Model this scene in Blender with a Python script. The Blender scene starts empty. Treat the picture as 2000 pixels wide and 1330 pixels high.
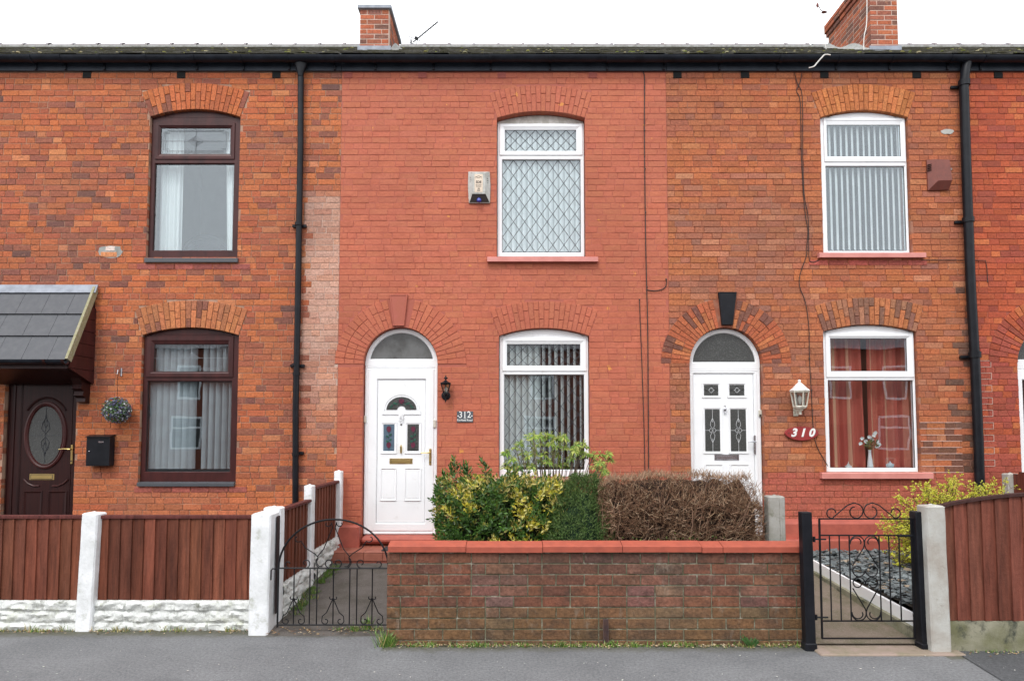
import bpy, bmesh, math, random
import numpy as np
from mathutils import Vector, Matrix, noise
from mathutils.geometry import tessellate_polygon

random.seed(7)
R = random.random
U = random.uniform
scene = bpy.context.scene
COL = scene.collection

# ------------------------------------------------------------------ camera
F, CX, CY = 1280.0, 1000.0, 776.0          # focal length and principal point in photo pixels
TH = math.radians(3.1)
CAMY, CAMZ = -8.0, 1.70
cam_d = bpy.data.cameras.new('camera')
cam = bpy.data.objects.new('camera', cam_d)
COL.objects.link(cam)
cam.location = (0, CAMY, CAMZ)
cam.rotation_euler = (math.radians(90) + TH, 0, 0)
cam_d.sensor_width = 36
cam_d.lens = F / 2000 * 36
cam_d.shift_y = (CY - 665) / 2000
cam_d.clip_end = 500
scene.camera = cam

# ------------------------------------------------------------------ world, sun, exposure
SUN_EL, SUN_AZ = math.radians(52), math.radians(200)     # azimuth measured clockwise from +Y
w = bpy.data.worlds.new('World')
scene.world = w
w.use_nodes = True
nt = w.node_tree
nt.nodes.clear()
sky = nt.nodes.new('ShaderNodeTexSky')
sky.sky_type = 'NISHITA'
sky.sun_disc = False
sky.sun_elevation = SUN_EL
sky.sun_rotation = SUN_AZ
sky.air_density = 1.0
sky.dust_density = 4.0
hs = nt.nodes.new('ShaderNodeHueSaturation')
hs.inputs['Saturation'].default_value = 0.16
bgn = nt.nodes.new('ShaderNodeBackground')
bgn.inputs['Strength'].default_value = 0.15
wo = nt.nodes.new('ShaderNodeOutputWorld')
nt.links.new(sky.outputs[0], hs.inputs['Color'])
cl = nt.nodes.new('ShaderNodeMix'); cl.data_type = 'RGBA'      # even overcast cloud over the blue
cl.inputs[0].default_value = .8
cl.inputs[7].default_value = (7.6, 7.75, 8.0, 1)
nt.links.new(hs.outputs[0], cl.inputs[6])
nt.links.new(cl.outputs[2], bgn.inputs['Color'])
nt.links.new(bgn.outputs[0], wo.inputs['Surface'])

sun_d = bpy.data.lights.new('sun', 'SUN')
sun_d.energy = 0.85
sun_d.angle = math.radians(16)
sun_d.color = (1.0, 0.97, 0.93)
sun = bpy.data.objects.new('sun', sun_d)
COL.objects.link(sun)
sd = Vector((math.sin(SUN_AZ) * math.cos(SUN_EL), math.cos(SUN_AZ) * math.cos(SUN_EL), math.sin(SUN_EL)))
sun.rotation_euler = sd.to_track_quat('Z', 'Y').to_euler()
sun.location = (0, -10, 20)

vs = scene.view_settings
vs.view_transform = 'Standard'
vs.look = 'None'
vs.gamma = 1
vs.use_curve_mapping = False
vs.exposure = 0.82

# ------------------------------------------------------------------ photo pixel -> place
def ray(px, py):
    u = (px - CX) / F
    v = (CY - py) / F
    return u, math.cos(TH) - v * math.sin(TH), math.sin(TH) + v * math.cos(TH)
def P(px, py, Y=0.0):
    u, f, z = ray(px, py)
    t = (Y - CAMY) / f
    return u * t, CAMZ + z * t
def X(px, py, Y=0.0): return P(px, py, Y)[0]
def Z(py, Y=0.0): return P(1000, py, Y)[1]
def V(px, py, Y=0.0):
    x, z = P(px, py, Y)
    return Vector((x, Y, z))

# ------------------------------------------------------------------ mesh builder
class MB:
    def __init__(s):
        s.v, s.f, s.c, s.col = [], [], [], None
    def add(s, vs, fs):
        n = len(s.v)
        s.v.extend([tuple(a) for a in vs])
        s.f.extend([tuple(i + n for i in q) for q in fs])
        if s.col is not None:
            s.c.extend([s.col] * len(vs))
        return s
    def box(s, x0, x1, y0, y1, z0, z1, M=None):
        vs = [(x, y, z) for x in (x0, x1) for y in (y0, y1) for z in (z0, z1)]
        if M is not None: vs = [M @ Vector(a) for a in vs]
        return s.add(vs, [(0, 1, 3, 2), (4, 6, 7, 5), (0, 4, 5, 1), (2, 3, 7, 6), (0, 2, 6, 4), (1, 5, 7, 3)])
    def cbox(s, x0, x1, y0, y1, z0, z1, b=0.006, M=None):
        vs = []; idx = {}
        for sx in (0, 1):
            for sy in (0, 1):
                for sz in (0, 1):
                    cx = (x0, x1)[sx]; cy = (y0, y1)[sy]; cz = (z0, z1)[sz]
                    dx = b if sx == 0 else -b; dy = b if sy == 0 else -b; dz = b if sz == 0 else -b
                    idx[(sx, sy, sz, 0)] = len(vs); vs.append((cx, cy + dy, cz + dz))
                    idx[(sx, sy, sz, 1)] = len(vs); vs.append((cx + dx, cy, cz + dz))
                    idx[(sx, sy, sz, 2)] = len(vs); vs.append((cx + dx, cy + dy, cz))
        fs = []
        I = idx
        for a in (0, 1):
            fs.append([I[(a, p, q, 0)] for p, q in ((0, 0), (1, 0), (1, 1), (0, 1))])
            fs.append([I[(p, a, q, 1)] for p, q in ((0, 0), (1, 0), (1, 1), (0, 1))])
            fs.append([I[(p, q, a, 2)] for p, q in ((0, 0), (1, 0), (1, 1), (0, 1))])
        for p in (0, 1):
            for q in (0, 1):
                fs.append([I[(p, q, 0, 0)], I[(p, q, 1, 0)], I[(p, q, 1, 1)], I[(p, q, 0, 1)]])
                fs.append([I[(p, 0, q, 0)], I[(p, 1, q, 0)], I[(p, 1, q, 2)], I[(p, 0, q, 2)]])
                fs.append([I[(0, p, q, 1)], I[(1, p, q, 1)], I[(1, p, q, 2)], I[(0, p, q, 2)]])
        for k in range(8):
            c = (k >> 2 & 1, k >> 1 & 1, k & 1)
            fs.append([I[c + (0,)], I[c + (1,)], I[c + (2,)]])
        if M is not None: vs = [M @ Vector(a) for a in vs]
        return s.add(vs, fs)
    def loft(s, loops, closed=True, cap0=False, cap1=False):
        n = len(loops[0]); vs = [p for l in loops for p in l]; fs = []
        for k in range(len(loops) - 1):
            for i in range(n if closed else n - 1):
                j = (i + 1) % n
                fs.append((k * n + i, k * n + j, (k + 1) * n + j, (k + 1) * n + i))
        if cap0: fs.append(tuple(range(n))[::-1])
        if cap1: fs.append(tuple(range((len(loops) - 1) * n, len(loops) * n)))
        return s.add(vs, fs)
    def tube(s, pts, r, n=6, cap=True):
        pts = [Vector(p) for p in pts]; loops = []
        rr = r if isinstance(r, (list, tuple)) else [r] * len(pts)
        prev = None
        for i, p in enumerate(pts):
            t = (pts[min(i + 1, len(pts) - 1)] - pts[max(i - 1, 0)])
            if t.length < 1e-9: t = Vector((0, 0, 1))
            t.normalize()
            if prev is None:
                a = t.orthogonal().normalized()
            else:
                a = (prev - t * prev.dot(t))
                a = a.normalized() if a.length > 1e-6 else t.orthogonal().normalized()
            prev = a
            b = t.cross(a)
            loops.append([p + (a * math.cos(2 * math.pi * k / n) + b * math.sin(2 * math.pi * k / n)) * rr[i] for k in range(n)])
        return s.loft(loops, True, cap, cap)
    def lathe(s, prof, c=(0, 0, 0), n=16, M=None, ph=0.0):
        loops = []
        for r, z in prof:
            l = [Vector((c[0] + r * math.cos(ph + 2 * math.pi * k / n), c[1] + r * math.sin(ph + 2 * math.pi * k / n), c[2] + z)) for k in range(n)]
            if M is not None: l = [M @ p for p in l]
            loops.append(l)
        return s.loft(loops, True, True, True)
    def rect(s, x0, x1, z0, z1, prof, cap=False):
        """mitred rectangular moulding facing -Y: prof = [(inset, y), ...]"""
        loops = [[(x0 + i, y, z0 + i), (x1 - i, y, z0 + i), (x1 - i, y, z1 - i), (x0 + i, y, z1 - i)] for i, y in prof]
        return s.loft(loops, True, False, cap)
    def shape(s, fn, prof, cap=False, cap0=False):
        """fn(inset) -> list of (x,z); prof [(inset,y)]"""
        loops = [[(x, y, z) for x, z in fn(i)] for i, y in prof]
        return s.loft(loops, True, cap0, cap)
    def prism(s, poly, y0, y1):
        return s.loft([[(x, y0, z) for x, z in poly], [(x, y1, z) for x, z in poly]], True, True, True)
    def build(s, name, mat, parent=None, smooth=False, recalc=True):
        me = bpy.data.meshes.new(name)
        me.from_pydata(s.v, [], s.f)
        if recalc:
            bm = bmesh.new(); bm.from_mesh(me)
            bmesh.ops.recalc_face_normals(bm, faces=bm.faces[:])
            bm.to_mesh(me); bm.free()
        if s.c:
            a = me.color_attributes.new('tint', 'FLOAT_COLOR', 'POINT')
            arr = np.array([(c[0], c[1], c[2], 1.0) for c in s.c], dtype=np.float32).ravel()
            a.data.foreach_set('color', arr)
        if smooth:
            me.polygons.foreach_set('use_smooth', [True] * len(me.polygons))
            if smooth != 'all':
                try: me.set_sharp_from_angle(angle=math.radians(38))
                except Exception: pass
        me.materials.append(mat)
        o = bpy.data.objects.new(name, me)
        o.color = (0, 0, 0, 1)
        COL.objects.link(o)
        if parent is not None: o.parent = parent
        return o

def tag(o, label=None, cat=None, group=None, kind=None):
    if label: o['label'] = label
    if cat: o['category'] = cat
    if group: o['group'] = group
    if kind: o['kind'] = kind
    return o
def thing(name, label, cat, loc=(0, 0, 0), group=None):
    """an Empty at the thing's base; parts are then built in world coordinates and hooked on with adopt()"""
    o = bpy.data.objects.new(name, None)
    o.empty_display_size = 0.1
    COL.objects.link(o)
    o.location = loc
    o.matrix_world = Matrix.Translation(loc)
    return tag(o, label, cat, group)
def finish(root):
    """children were built in world coordinates: keep them there"""
    inv = Matrix.Translation(root.location).inverted()
    for c in root.children:
        c.matrix_parent_inverse = inv

# ------------------------------------------------------------------ materials
def new_mat(name):
    m = bpy.data.materials.new(name); m.use_nodes = True
    t = m.node_tree; t.nodes.clear()
    out = t.nodes.new('ShaderNodeOutputMaterial'); b = t.nodes.new('ShaderNodeBsdfPrincipled')
    t.links.new(b.outputs[0], out.inputs[0])
    return m, t, b
def noise_node(t, scale, detail=5, stretch=None, rough=.6, off=None):
    g = t.nodes.new('ShaderNodeNewGeometry')
    n = t.nodes.new('ShaderNodeTexNoise')
    n.inputs['Scale'].default_value = scale; n.inputs['Detail'].default_value = detail; n.inputs['Roughness'].default_value = rough
    if stretch or off:
        mp = t.nodes.new('ShaderNodeMapping')
        if stretch: mp.inputs['Scale'].default_value = stretch
        if off: mp.inputs['Location'].default_value = off
        t.links.new(g.outputs['Position'], mp.inputs['Vector']); t.links.new(mp.outputs[0], n.inputs['Vector'])
    else:
        t.links.new(g.outputs['Position'], n.inputs['Vector'])
    return n
def mrange(t, src, a, b, c=0., d=1.):
    r = t.nodes.new('ShaderNodeMapRange')
    r.inputs[1].default_value = a; r.inputs[2].default_value = b; r.inputs[3].default_value = c; r.inputs[4].default_value = d
    t.links.new(src, r.inputs[0]); return r.outputs[0]
def mix(t, fac, a, b, mode='MIX'):
    m = t.nodes.new('ShaderNodeMix'); m.data_type = 'RGBA'; m.blend_type = mode
    for sock, val in ((m.inputs[0], fac), (m.inputs[6], a), (m.inputs[7], b)):
        if isinstance(val, (int, float)): sock.default_value = val
        elif isinstance(val, tuple): sock.default_value = (*val[:3], 1)
        else: t.links.new(val, sock)
    return m.outputs[2]
def bump(t, b, src, strength, dist=0.01, prev=None):
    n = t.nodes.new('ShaderNodeBump'); n.inputs['Strength'].default_value = strength; n.inputs['Distance'].default_value = dist
    t.links.new(src, n.inputs['Height'])
    if prev is not None: t.links.new(prev, n.inputs['Normal'])
    t.links.new(n.outputs[0], b.inputs['Normal']); return n.outputs[0]
def pmat(name, col, rough=.6, col2=None, scale=6, lo=.4, hi=.65, bmp=0, bscale=90, stretch=None, metal=0, spec=None,
         dirt=None, dscale=14, dlo=.55, dhi=.75, vary=.12, coat=0):
    m, t, b = new_mat(name)
    n = noise_node(t, scale, 6, stretch)
    c = mix(t, mrange(t, n.outputs[0], lo, hi), col, col2 if col2 else tuple(x * (1 - vary) for x in col))
    if dirt:
        n2 = noise_node(t, dscale, 8, stretch, .7, (3.1, 1.7, .4))
        c = mix(t, mrange(t, n2.outputs[0], dlo, dhi), c, dirt)
    t.links.new(c, b.inputs['Base Color'])
    b.inputs['Roughness'].default_value = rough; b.inputs['Metallic'].default_value = metal
    if spec is not None: b.inputs['Specular IOR Level'].default_value = spec
    if coat: b.inputs['Coat Weight'].default_value = coat
    if bmp:
        n3 = noise_node(t, bscale, 5, stretch)
        bump(t, b, n3.outputs[0], bmp, .004)
    return m
def tint_mat(name, rough=.8, grain=.35, gscale=60, dark=(.07, .05, .05), dlo=.62, dhi=.8, dscale=22, chip=None, clo=.72, bmp=.5, spec=.15,
             extra=None, elo=.6, ehi=.8, escale=5, damt=.8, sub=0, gst=None, est=None, eamt=.8):
    """colour comes from the piece itself (object colour of a single piece or the tint attribute of joined ones)"""
    m, t, b = new_mat(name)
    oi = t.nodes.new('ShaderNodeObjectInfo'); at = t.nodes.new('ShaderNodeAttribute'); at.attribute_name = 'tint'
    c = mix(t, 1.0, oi.outputs['Color'], at.outputs['Color'], 'ADD')
    n = noise_node(t, gscale, 6, gst, .7)
    g = mrange(t, n.outputs[0], .3, .7, 1 - grain, 1 + grain)
    c = mix(t, 1.0, c, g, 'MULTIPLY')
    nd = noise_node(t, dscale, 7, gst or (1, 1, 1.6), .7, (7, 3, 1))
    f = mrange(t, nd.outputs[0], dlo, dhi, 0, damt)
    c = mix(t, f, c, dark)
    if extra:
        ne = noise_node(t, escale, 8, est, .75, (1, 9, 4))
        c = mix(t, mrange(t, ne.outputs[0], elo, ehi, 0, eamt), c, extra)
    if chip:
        nc = noise_node(t, 7, 3, (1, 1, 1), .5, (2, 2, 5)); nc2 = noise_node(t, 70, 4, None, .6)
        s = t.nodes.new('ShaderNodeMath'); s.operation = 'MULTIPLY_ADD'; s.inputs[1].default_value = .16
        t.links.new(nc2.outputs[0], s.inputs[0]); t.links.new(nc.outputs[0], s.inputs[2])
        c = mix(t, mrange(t, s.outputs[0], clo, clo + .012), c, chip)
    t.links.new(c, b.inputs['Base Color'])
    b.inputs['Roughness'].default_value = rough; b.inputs['Specular IOR Level'].default_value = spec
    if sub: b.inputs['Transmission Weight'].default_value = 0
    if bmp:
        nb = noise_node(t, 110, 6, None, .7)
        p = bump(t, b, nb.outputs[0], bmp, .004)
        nb2 = noise_node(t, 28, 3)
        bump(t, b, nb2.outputs[0], bmp * .8, .01, p)
    return m
def glass_mat(name, tint=(.92, .95, .96), ior=1.55, rough=0.0, wav=0):
    m = bpy.data.materials.new(name); m.use_nodes = True; t = m.node_tree; t.nodes.clear()
    out = t.nodes.new('ShaderNodeOutputMaterial'); tr = t.nodes.new('ShaderNodeBsdfTransparent'); gl = t.nodes.new('ShaderNodeBsdfGlossy')
    lw = t.nodes.new('ShaderNodeLayerWeight'); lw.inputs[0].default_value = .5
    pw = t.nodes.new('ShaderNodeMath'); pw.operation = 'POWER'; pw.inputs[1].default_value = 4
    fr = t.nodes.new('ShaderNodeMapRange'); fr.inputs[3].default_value = .095; fr.inputs[4].default_value = .9
    t.links.new(lw.outputs['Facing'], pw.inputs[0]); t.links.new(pw.outputs[0], fr.inputs[0])
    mx = t.nodes.new('ShaderNodeMixShader'); tr.inputs[0].default_value = (*tint, 1); gl.inputs['Roughness'].default_value = rough; gl.inputs['Color'].default_value = (.90, .96, 1.0, 1)
    t.links.new(fr.outputs[0], mx.inputs[0]); t.links.new(tr.outputs[0], mx.inputs[1]); t.links.new(gl.outputs[0], mx.inputs[2]); t.links.new(mx.outputs[0], out.inputs[0])
    if wav:
        n = noise_node(t, 1.6, 2)
        bn = t.nodes.new('ShaderNodeBump'); bn.inputs['Strength'].default_value = wav; bn.inputs['Distance'].default_value = .02
        t.links.new(n.outputs[0], bn.inputs['Height']); t.links.new(bn.outputs[0], gl.inputs['Normal'])
    return m

M = {}
M['brick_old'] = tint_mat('old_brick', grain=.38, gscale=45, dark=(.15, .062, .042), dlo=.52, dhi=.74, damt=.6, dscale=13, extra=(.56, .25, .12), elo=.56, ehi=.72, escale=13, eamt=.55, bmp=.9)
M['brick_red'] = tint_mat('red_brick', grain=.34, gscale=45, dark=(.17, .05, .035), dlo=.54, dhi=.74, damt=.6, dscale=13, extra=(.52, .20, .09), elo=.56, ehi=.72, escale=12, eamt=.5, bmp=.9)
M['brick_paint'] = tint_mat('painted_brick', rough=.62, grain=.12, gscale=30, dark=(.34, .085, .055), dlo=.48, dhi=.72, damt=.6, dscale=6, chip=(.60, .25, .07), clo=.785, bmp=.7, extra=(.36, .10, .062), elo=.50, ehi=.74, escale=.9, eamt=.75)
M['brick_wall'] = tint_mat('garden_wall_brick', grain=.42, gscale=40, dark=(.05, .038, .03), dlo=.44, dhi=.68, damt=.75, dscale=5, extra=(.27, .235, .19), elo=.57, ehi=.72, escale=7, est=(1.6, 1, .6), eamt=.55, bmp=1.0)
M['mortar_orange'] = pmat('reddish_mortar', (.27, .088, .05), .95, (.46, .29, .20), 3, .5, .75, bmp=.5, bscale=120)
M['mortar_tan'] = pmat('weathered_tan_mortar', (.43, .27, .19), .95, (.22, .11, .075), 4, bmp=.5, bscale=120)
M['mortar_pale'] = pmat('pale_lime_mortar', (.58, .45, .38), .95, (.40, .25, .19), 8, .35, .7, bmp=.5, bscale=120)
M['mortar_paint'] = pmat('painted_mortar', (.36, .098, .06), .75, (.38, .10, .07), 9, bmp=.3, bscale=100)  # joints darker than the brick paint: crevice shade put into the colour
M['mortar_red'] = pmat('red_mortar', (.30, .075, .045), .95, (.36, .12, .08), 9, bmp=.4)
M['mortar_wall'] = pmat('mossy_mortar', (.17, .165, .11), .98, (.07, .075, .04), 6, bmp=.7, bscale=90, dirt=(.36, .345, .28), dlo=.50, dhi=.66)
M['pointing'] = pmat('pale_pointing', (.56, .38, .32), .9, (.46, .27, .22), 20)
M['upvc'] = pmat('white_plastic', (.86, .875, .89), .35, (.82, .835, .85), 3, dirt=(.60, .60, .57), dscale=5, dlo=.60, dhi=.85)
M['upvc_dirty'] = pmat('weathered_white_board', (.62, .60, .56), .6, (.45, .43, .38), 14, .4, .6)
M['brown'] = pmat('rosewood_plastic', (.060, .016, .015), .38, (.034, .010, .010), 10, stretch=(1, 1, .3), spec=.3)
M['brown_dark'] = pmat('dark_rosewood_door', (.032, .009, .008), .38, (.018, .006, .006), 8, stretch=(6, 1, .3), spec=.25)
M['grey_sill'] = pmat('slate_grey_sill', (.07, .075, .085), .45)
M['sill_pink'] = pmat('pink_painted_sill', (.62, .25, .215), .45, (.54, .20, .17), 6)
M['paint_red'] = pmat('red_masonry_paint', (.43, .105, .07), .65, (.33, .078, .055), 7, bmp=.3, bscale=50)
M['coping'] = pmat('red_coping_paint', (.38, .083, .047), .65, (.31, .068, .04), 12, bmp=.35, bscale=60, dirt=(.16, .06, .04), dlo=.68, dhi=.85)
M['black'] = pmat('black_gloss_paint', (.007, .008, .011), .38, (.012, .013, .017), 8, spec=.22)
M['black_dull'] = pmat('black_weathered_plastic', (.007, .009, .014), .4, (.014, .018, .026), 6, dirt=(.05, .05, .05), dlo=.62, dhi=.9, spec=.22)
M['fascia'] = pmat('dark_painted_fascia', (.020, .027, .038), .45, (.042, .052, .068), 4, .35, .7, spec=.3)
M['iron'] = pmat('black_iron', (.008, .008, .010), .5, spec=.25, dirt=(.07, .028, .012), dlo=.64, dhi=.74)
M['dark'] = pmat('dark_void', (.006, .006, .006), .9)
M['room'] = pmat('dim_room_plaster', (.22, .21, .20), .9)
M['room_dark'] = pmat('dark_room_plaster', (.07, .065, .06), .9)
M['glass'] = glass_mat('window_glass', wav=.045)
M['glass_obs'] = pmat('obscure_glass', (.050, .052, .05), .16, (.10, .105, .10), 60, .5, .7, bmp=.9, bscale=75)
M['glass_blue'] = pmat('pale_etched_glass', (.30, .34, .38), .2, (.26, .30, .34), 5)
M['lead'] = pmat('lead_came', (.06, .065, .075), .6, spec=.2)
M['lead_light'] = pmat('pale_lead_came', (.22, .24, .26), .6)
M['fan_glass'] = pmat('clouded_fanlight_glass', (.15, .155, .155), .12, (.09, .092, .09), 5)
M['lead_white'] = pmat('white_came', (.7, .72, .74), .4)
M['lead_sheet'] = pmat('lead_flashing', (.28, .31, .36), .5, (.19, .21, .25), 9)
M['gold'] = pmat('brass', (.62, .46, .18), .28, metal=.85)
M['chrome'] = pmat('chrome', (.55, .55, .58), .2, metal=.95)
M['slate'] = tint_mat('mossy_roof_slate', grain=.35, gscale=30, dark=(.075, .072, .03), dlo=.42, dhi=.62, damt=.85, dscale=7, extra=(.26, .25, .19), elo=.6, ehi=.72, escale=24, bmp=.6)
M['ridge'] = pmat('grey_ridge_tile', (.19, .17, .19), .8, (.26, .22, .22), 12, bmp=.5, bscale=40, dirt=(.25, .24, .12), dlo=.6, dhi=.7)
M['render'] = pmat('cement_fillet', (.34, .35, .34), .9, (.22, .22, .20), 12, bmp=.6, bscale=40)
M['tile'] = pmat('grey_concrete_tile', (.058, .062, .072), .55, (.075, .079, .088), 14, bmp=.3, bscale=120, dirt=(.12, .12, .09), dlo=.68, dhi=.9)
M['verge'] = pmat('lichened_verge_strip', (.26, .25, .13), .8, (.34, .31, .22), 30)
M['white_post'] = pmat('white_painted_post', (.82, .84, .86), .8, (.62, .64, .64), 6, .4, .7, bmp=1.0, bscale=38, dirt=(.34, .36, .28), dscale=8, dlo=.58, dhi=.78)
M['white_stone'] = tint_mat('white_painted_stone', rough=.85, grain=.18, gscale=40, dark=(.13, .135, .10), dlo=.52, dhi=.70, damt=.8, dscale=10, bmp=1.0, extra=(.42, .44, .25), elo=.54, ehi=.74, escale=4, eamt=.7)
M['wood'] = tint_mat('stained_fence_board', rough=.7, grain=.45, gscale=30, dark=(.035, .012, .009), dlo=.52, dhi=.72, damt=.7, dscale=9, bmp=.5, gst=(1, 1, .09), extra=(.20, .085, .06), elo=.56, ehi=.74, escale=7, est=(1.5, 1, .3), eamt=.4, spec=.2)
M['concrete'] = pmat('weathered_concrete', (.34, .335, .31), .92, (.24, .235, .2), 5, bmp=.8, bscale=70, dirt=(.12, .12, .07), dscale=9, dlo=.56, dhi=.72)
M['concrete_pale'] = pmat('pale_concrete_post', (.46, .46, .43), .92, (.36, .33, .29), 5, bmp=.8, bscale=70, dirt=(.22, .18, .14), dscale=8, dlo=.6, dhi=.78)
M['concrete_moss'] = pmat('mossy_concrete', (.27, .26, .19), .95, (.15, .15, .08), 4, bmp=.8, bscale=60, dirt=(.05, .055, .04), dscale=7, dlo=.52, dhi=.66)
def asphalt_mat(name, a, b, yf=None, moss=(.085, .085, .055)):
    m, t, bs = new_mat(name)
    n = noise_node(t, 1.4, 8, None, .65); c = mix(t, mrange(t, n.outputs[0], .35, .68), a, b)
    n1 = noise_node(t, 48, 6, None, .8); c = mix(t, 1.0, c, mrange(t, n1.outputs[0], .3, .7, .55, 1.5), 'MULTIPLY')
    n5 = noise_node(t, .8, 9, (1, 2.5, 1), .7, (5, 2, 0)); c = mix(t, mrange(t, n5.outputs[0], .56, .66, 0, .5), c, tuple(v * .72 for v in b))
    n2 = noise_node(t, 60, 4, None, .7, (4, 4, 1)); c = mix(t, mrange(t, n2.outputs[0], .66, .74), c, (.34, .335, .33))
    if yf is not None:
        g = t.nodes.new('ShaderNodeNewGeometry'); sp = t.nodes.new('ShaderNodeSeparateXYZ'); t.links.new(g.outputs['Position'], sp.inputs[0])
        d = mrange(t, sp.outputs[1], yf - .26, yf, 0, 1); n3 = noise_node(t, 9, 8, (.6, 1, 1), .75)
        md = t.nodes.new('ShaderNodeMath'); md.operation = 'MULTIPLY_ADD'; md.inputs[1].default_value = 1.1; t.links.new(n3.outputs[0], md.inputs[0]); t.links.new(d, md.inputs[2])
        n4 = noise_node(t, 25, 6, None, .7, (2, 2, 2)); mc = mix(t, mrange(t, n4.outputs[0], .42, .62), moss, (.12, .115, .095))
        c = mix(t, mrange(t, md.outputs[0], .92, 1.42, 0, .95), c, mc)  # moss towards the walls, strengthened as a painted contact shadow
    t.links.new(c, bs.inputs['Base Color']); bs.inputs['Roughness'].default_value = .92; bs.inputs['Specular IOR Level'].default_value = .3
    nb = noise_node(t, 90, 4, None, .6); bump(t, bs, nb.outputs[0], .9, .006)
    return m
M['asphalt'] = asphalt_mat('grey_asphalt', (.172, .175, .18), (.128, .13, .135))
M['asphalt_edge'] = pmat('mossy_asphalt_edge', (.10, .098, .08), .95, (.07, .072, .045), 6, bmp=1, bscale=130, dirt=(.15, .15, .14), dscale=120, dlo=.6, dhi=.72)
M['asphalt_dark'] = pmat('dark_patch_asphalt', (.075, .077, .082), .9, (.06, .062, .066), 2, bmp=1, bscale=170, dirt=(.15, .15, .155), dscale=150, dlo=.6, dhi=.74)
M['path'] = pmat('dark_path_tarmac', (.10, .088, .08), .95, (.062, .055, .045), 5, bmp=1, bscale=70, dirt=(.19, .175, .155), dscale=70, dlo=.56, dhi=.7)
M['path_con'] = pmat('brown_path_concrete', (.18, .142, .11), .95, (.12, .105, .065), 5, bmp=1, bscale=70, dirt=(.30, .25, .21), dscale=70, dlo=.55, dhi=.7)
M['slab'] = pmat('pinkish_threshold_concrete', (.30, .23, .19), .95, (.21, .18, .12), 6, bmp=1, bscale=90)
M['soil'] = pmat('dark_soil', (.030, .022, .016), 1, (.05, .04, .028), 18, bmp=1, bscale=50)
M['chips'] = tint_mat('slate_chips', rough=.6, grain=.3, gscale=40, dark=(.05, .05, .045), dlo=.6, bmp=.4)
M['leaf'] = tint_mat('glossy_leaf', rough=.32, grain=.18, gscale=90, dark=(.02, .03, .01), dlo=.75, dhi=.9, bmp=.0, spec=.5)
M['leaf_matt'] = tint_mat('matt_leaf', rough=.6, grain=.2, gscale=90, dark=(.02, .03, .01), dlo=.75, dhi=.9, bmp=.0, spec=.2)
M['twig'] = tint_mat('bare_twig', rough=.85, grain=.3, gscale=50, dark=(.03, .02, .015), dlo=.7, dhi=.9, bmp=0)
M['litter'] = tint_mat('leaf_litter', rough=.9, grain=.3, bmp=0)
M['curtain'] = tint_mat('curtain_cloth', rough=.9, grain=.06, gscale=120, dark=(.2, .2, .2), dlo=.95, dhi=1, bmp=.0)
M['blind'] = pmat('blind_fabric', (.80, .82, .80), .8)
M['blind_grey'] = pmat('grey_blind_fabric', (.42, .46, .48), .8)
M['terracotta'] = pmat('terracotta_tile', (.34, .115, .075), .6, (.26, .08, .05), 8, bmp=.3, bscale=60)
M['sign_grey'] = pmat('slate_sign', (.075, .085, .10), .5)
M['sign_red'] = pmat('red_sign_board', (.30, .03, .03), .4)
M['white_paint'] = pmat('white_paint', (.82, .82, .8), .4)
M['alarm_white'] = pmat('weathered_white_box', (.50, .50, .47), .5, (.34, .34, .31), 12, .4, .65, dirt=(.2, .17, .12), dscale=20)
M['alarm_label'] = pmat('cream_label', (.70, .58, .46), .6)
M['ink'] = pmat('dark_ink', (.05, .04, .035), .6)
M['blue'] = pmat('blue_lens', (.01, .03, .30), .12, coat=1)
M['alarm_red'] = pmat('dull_red_box', (.20, .055, .038), .5, (.15, .042, .03), 12, dirt=(.12, .07, .05), dlo=.62)
M['lamp_glass'] = glass_mat('lamp_glass', (.80, .82, .80), 1.6, .12)
M['cream'] = pmat('cream_lantern_paint', (.62, .60, .52), .5, (.5, .47, .38), 30)
M['mat'] = pmat('rubber_mat', (.02, .022, .025), .8, bmp=.6, bscale=120)
M['cable'] = pmat('dark_cable', (.03, .02, .018), .7)
M['cable_red'] = pmat('painted_cable', (.12, .035, .03), .7)
M['cable_white'] = pmat('white_cable', (.7, .68, .64), .6)
M['rust'] = pmat('rusty_iron', (.10, .055, .045), .8, (.06, .04, .045), 20)
M['ceramic'] = pmat('white_ceramic', (.8, .81, .82), .2)
M['bulb'] = pmat('frosted_bulb', (.75, .72, .68), .3)

# ================================================================== LARGE STRUCTURE
ZTOP = Z(141)                      # underside of the fascia
GROUND = 0.0
COURSE = 0.0757
BD = 0.10                          # depth of a facing brick
CLAMP = lambda a, lo, hi: max(lo, min(hi, a))

def seg_open(xa, xb, pym, py_bot, py_spring, py_crown):
    x0, x1 = X(xa, pym), X(xb, pym); z0 = Z(py_bot); zs = Z(py_spring); zc = Z(py_crown)
    h = zc - zs; a = (x1 - x0) / 2; Rr = (a * a + h * h) / (2 * h)
    return dict(kind='seg', x0=x0, x1=x1, z0=z0, zs=zs, cx=(x0 + x1) / 2, cz=zc - Rr, R=Rr, zc=zc, ang=math.asin(a / Rr), T=.335)
def semi_open(xa, xb, pym, py_bot, py_spring):
    x0, x1 = X(xa, pym), X(xb, pym); z0 = Z(py_bot); zs = Z(py_spring); Rr = (x1 - x0) / 2
    return dict(kind='semi', x0=x0, x1=x1, z0=z0, zs=zs, cx=(x0 + x1) / 2, cz=zs, R=Rr, zc=zs + Rr, ang=math.pi / 2, T=.355)
def rect_open(x0, x1, z0, z1):
    return dict(kind='rect', x0=x0, x1=x1, z0=z0, zs=z1, cx=(x0 + x1) / 2, zc=z1)

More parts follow.
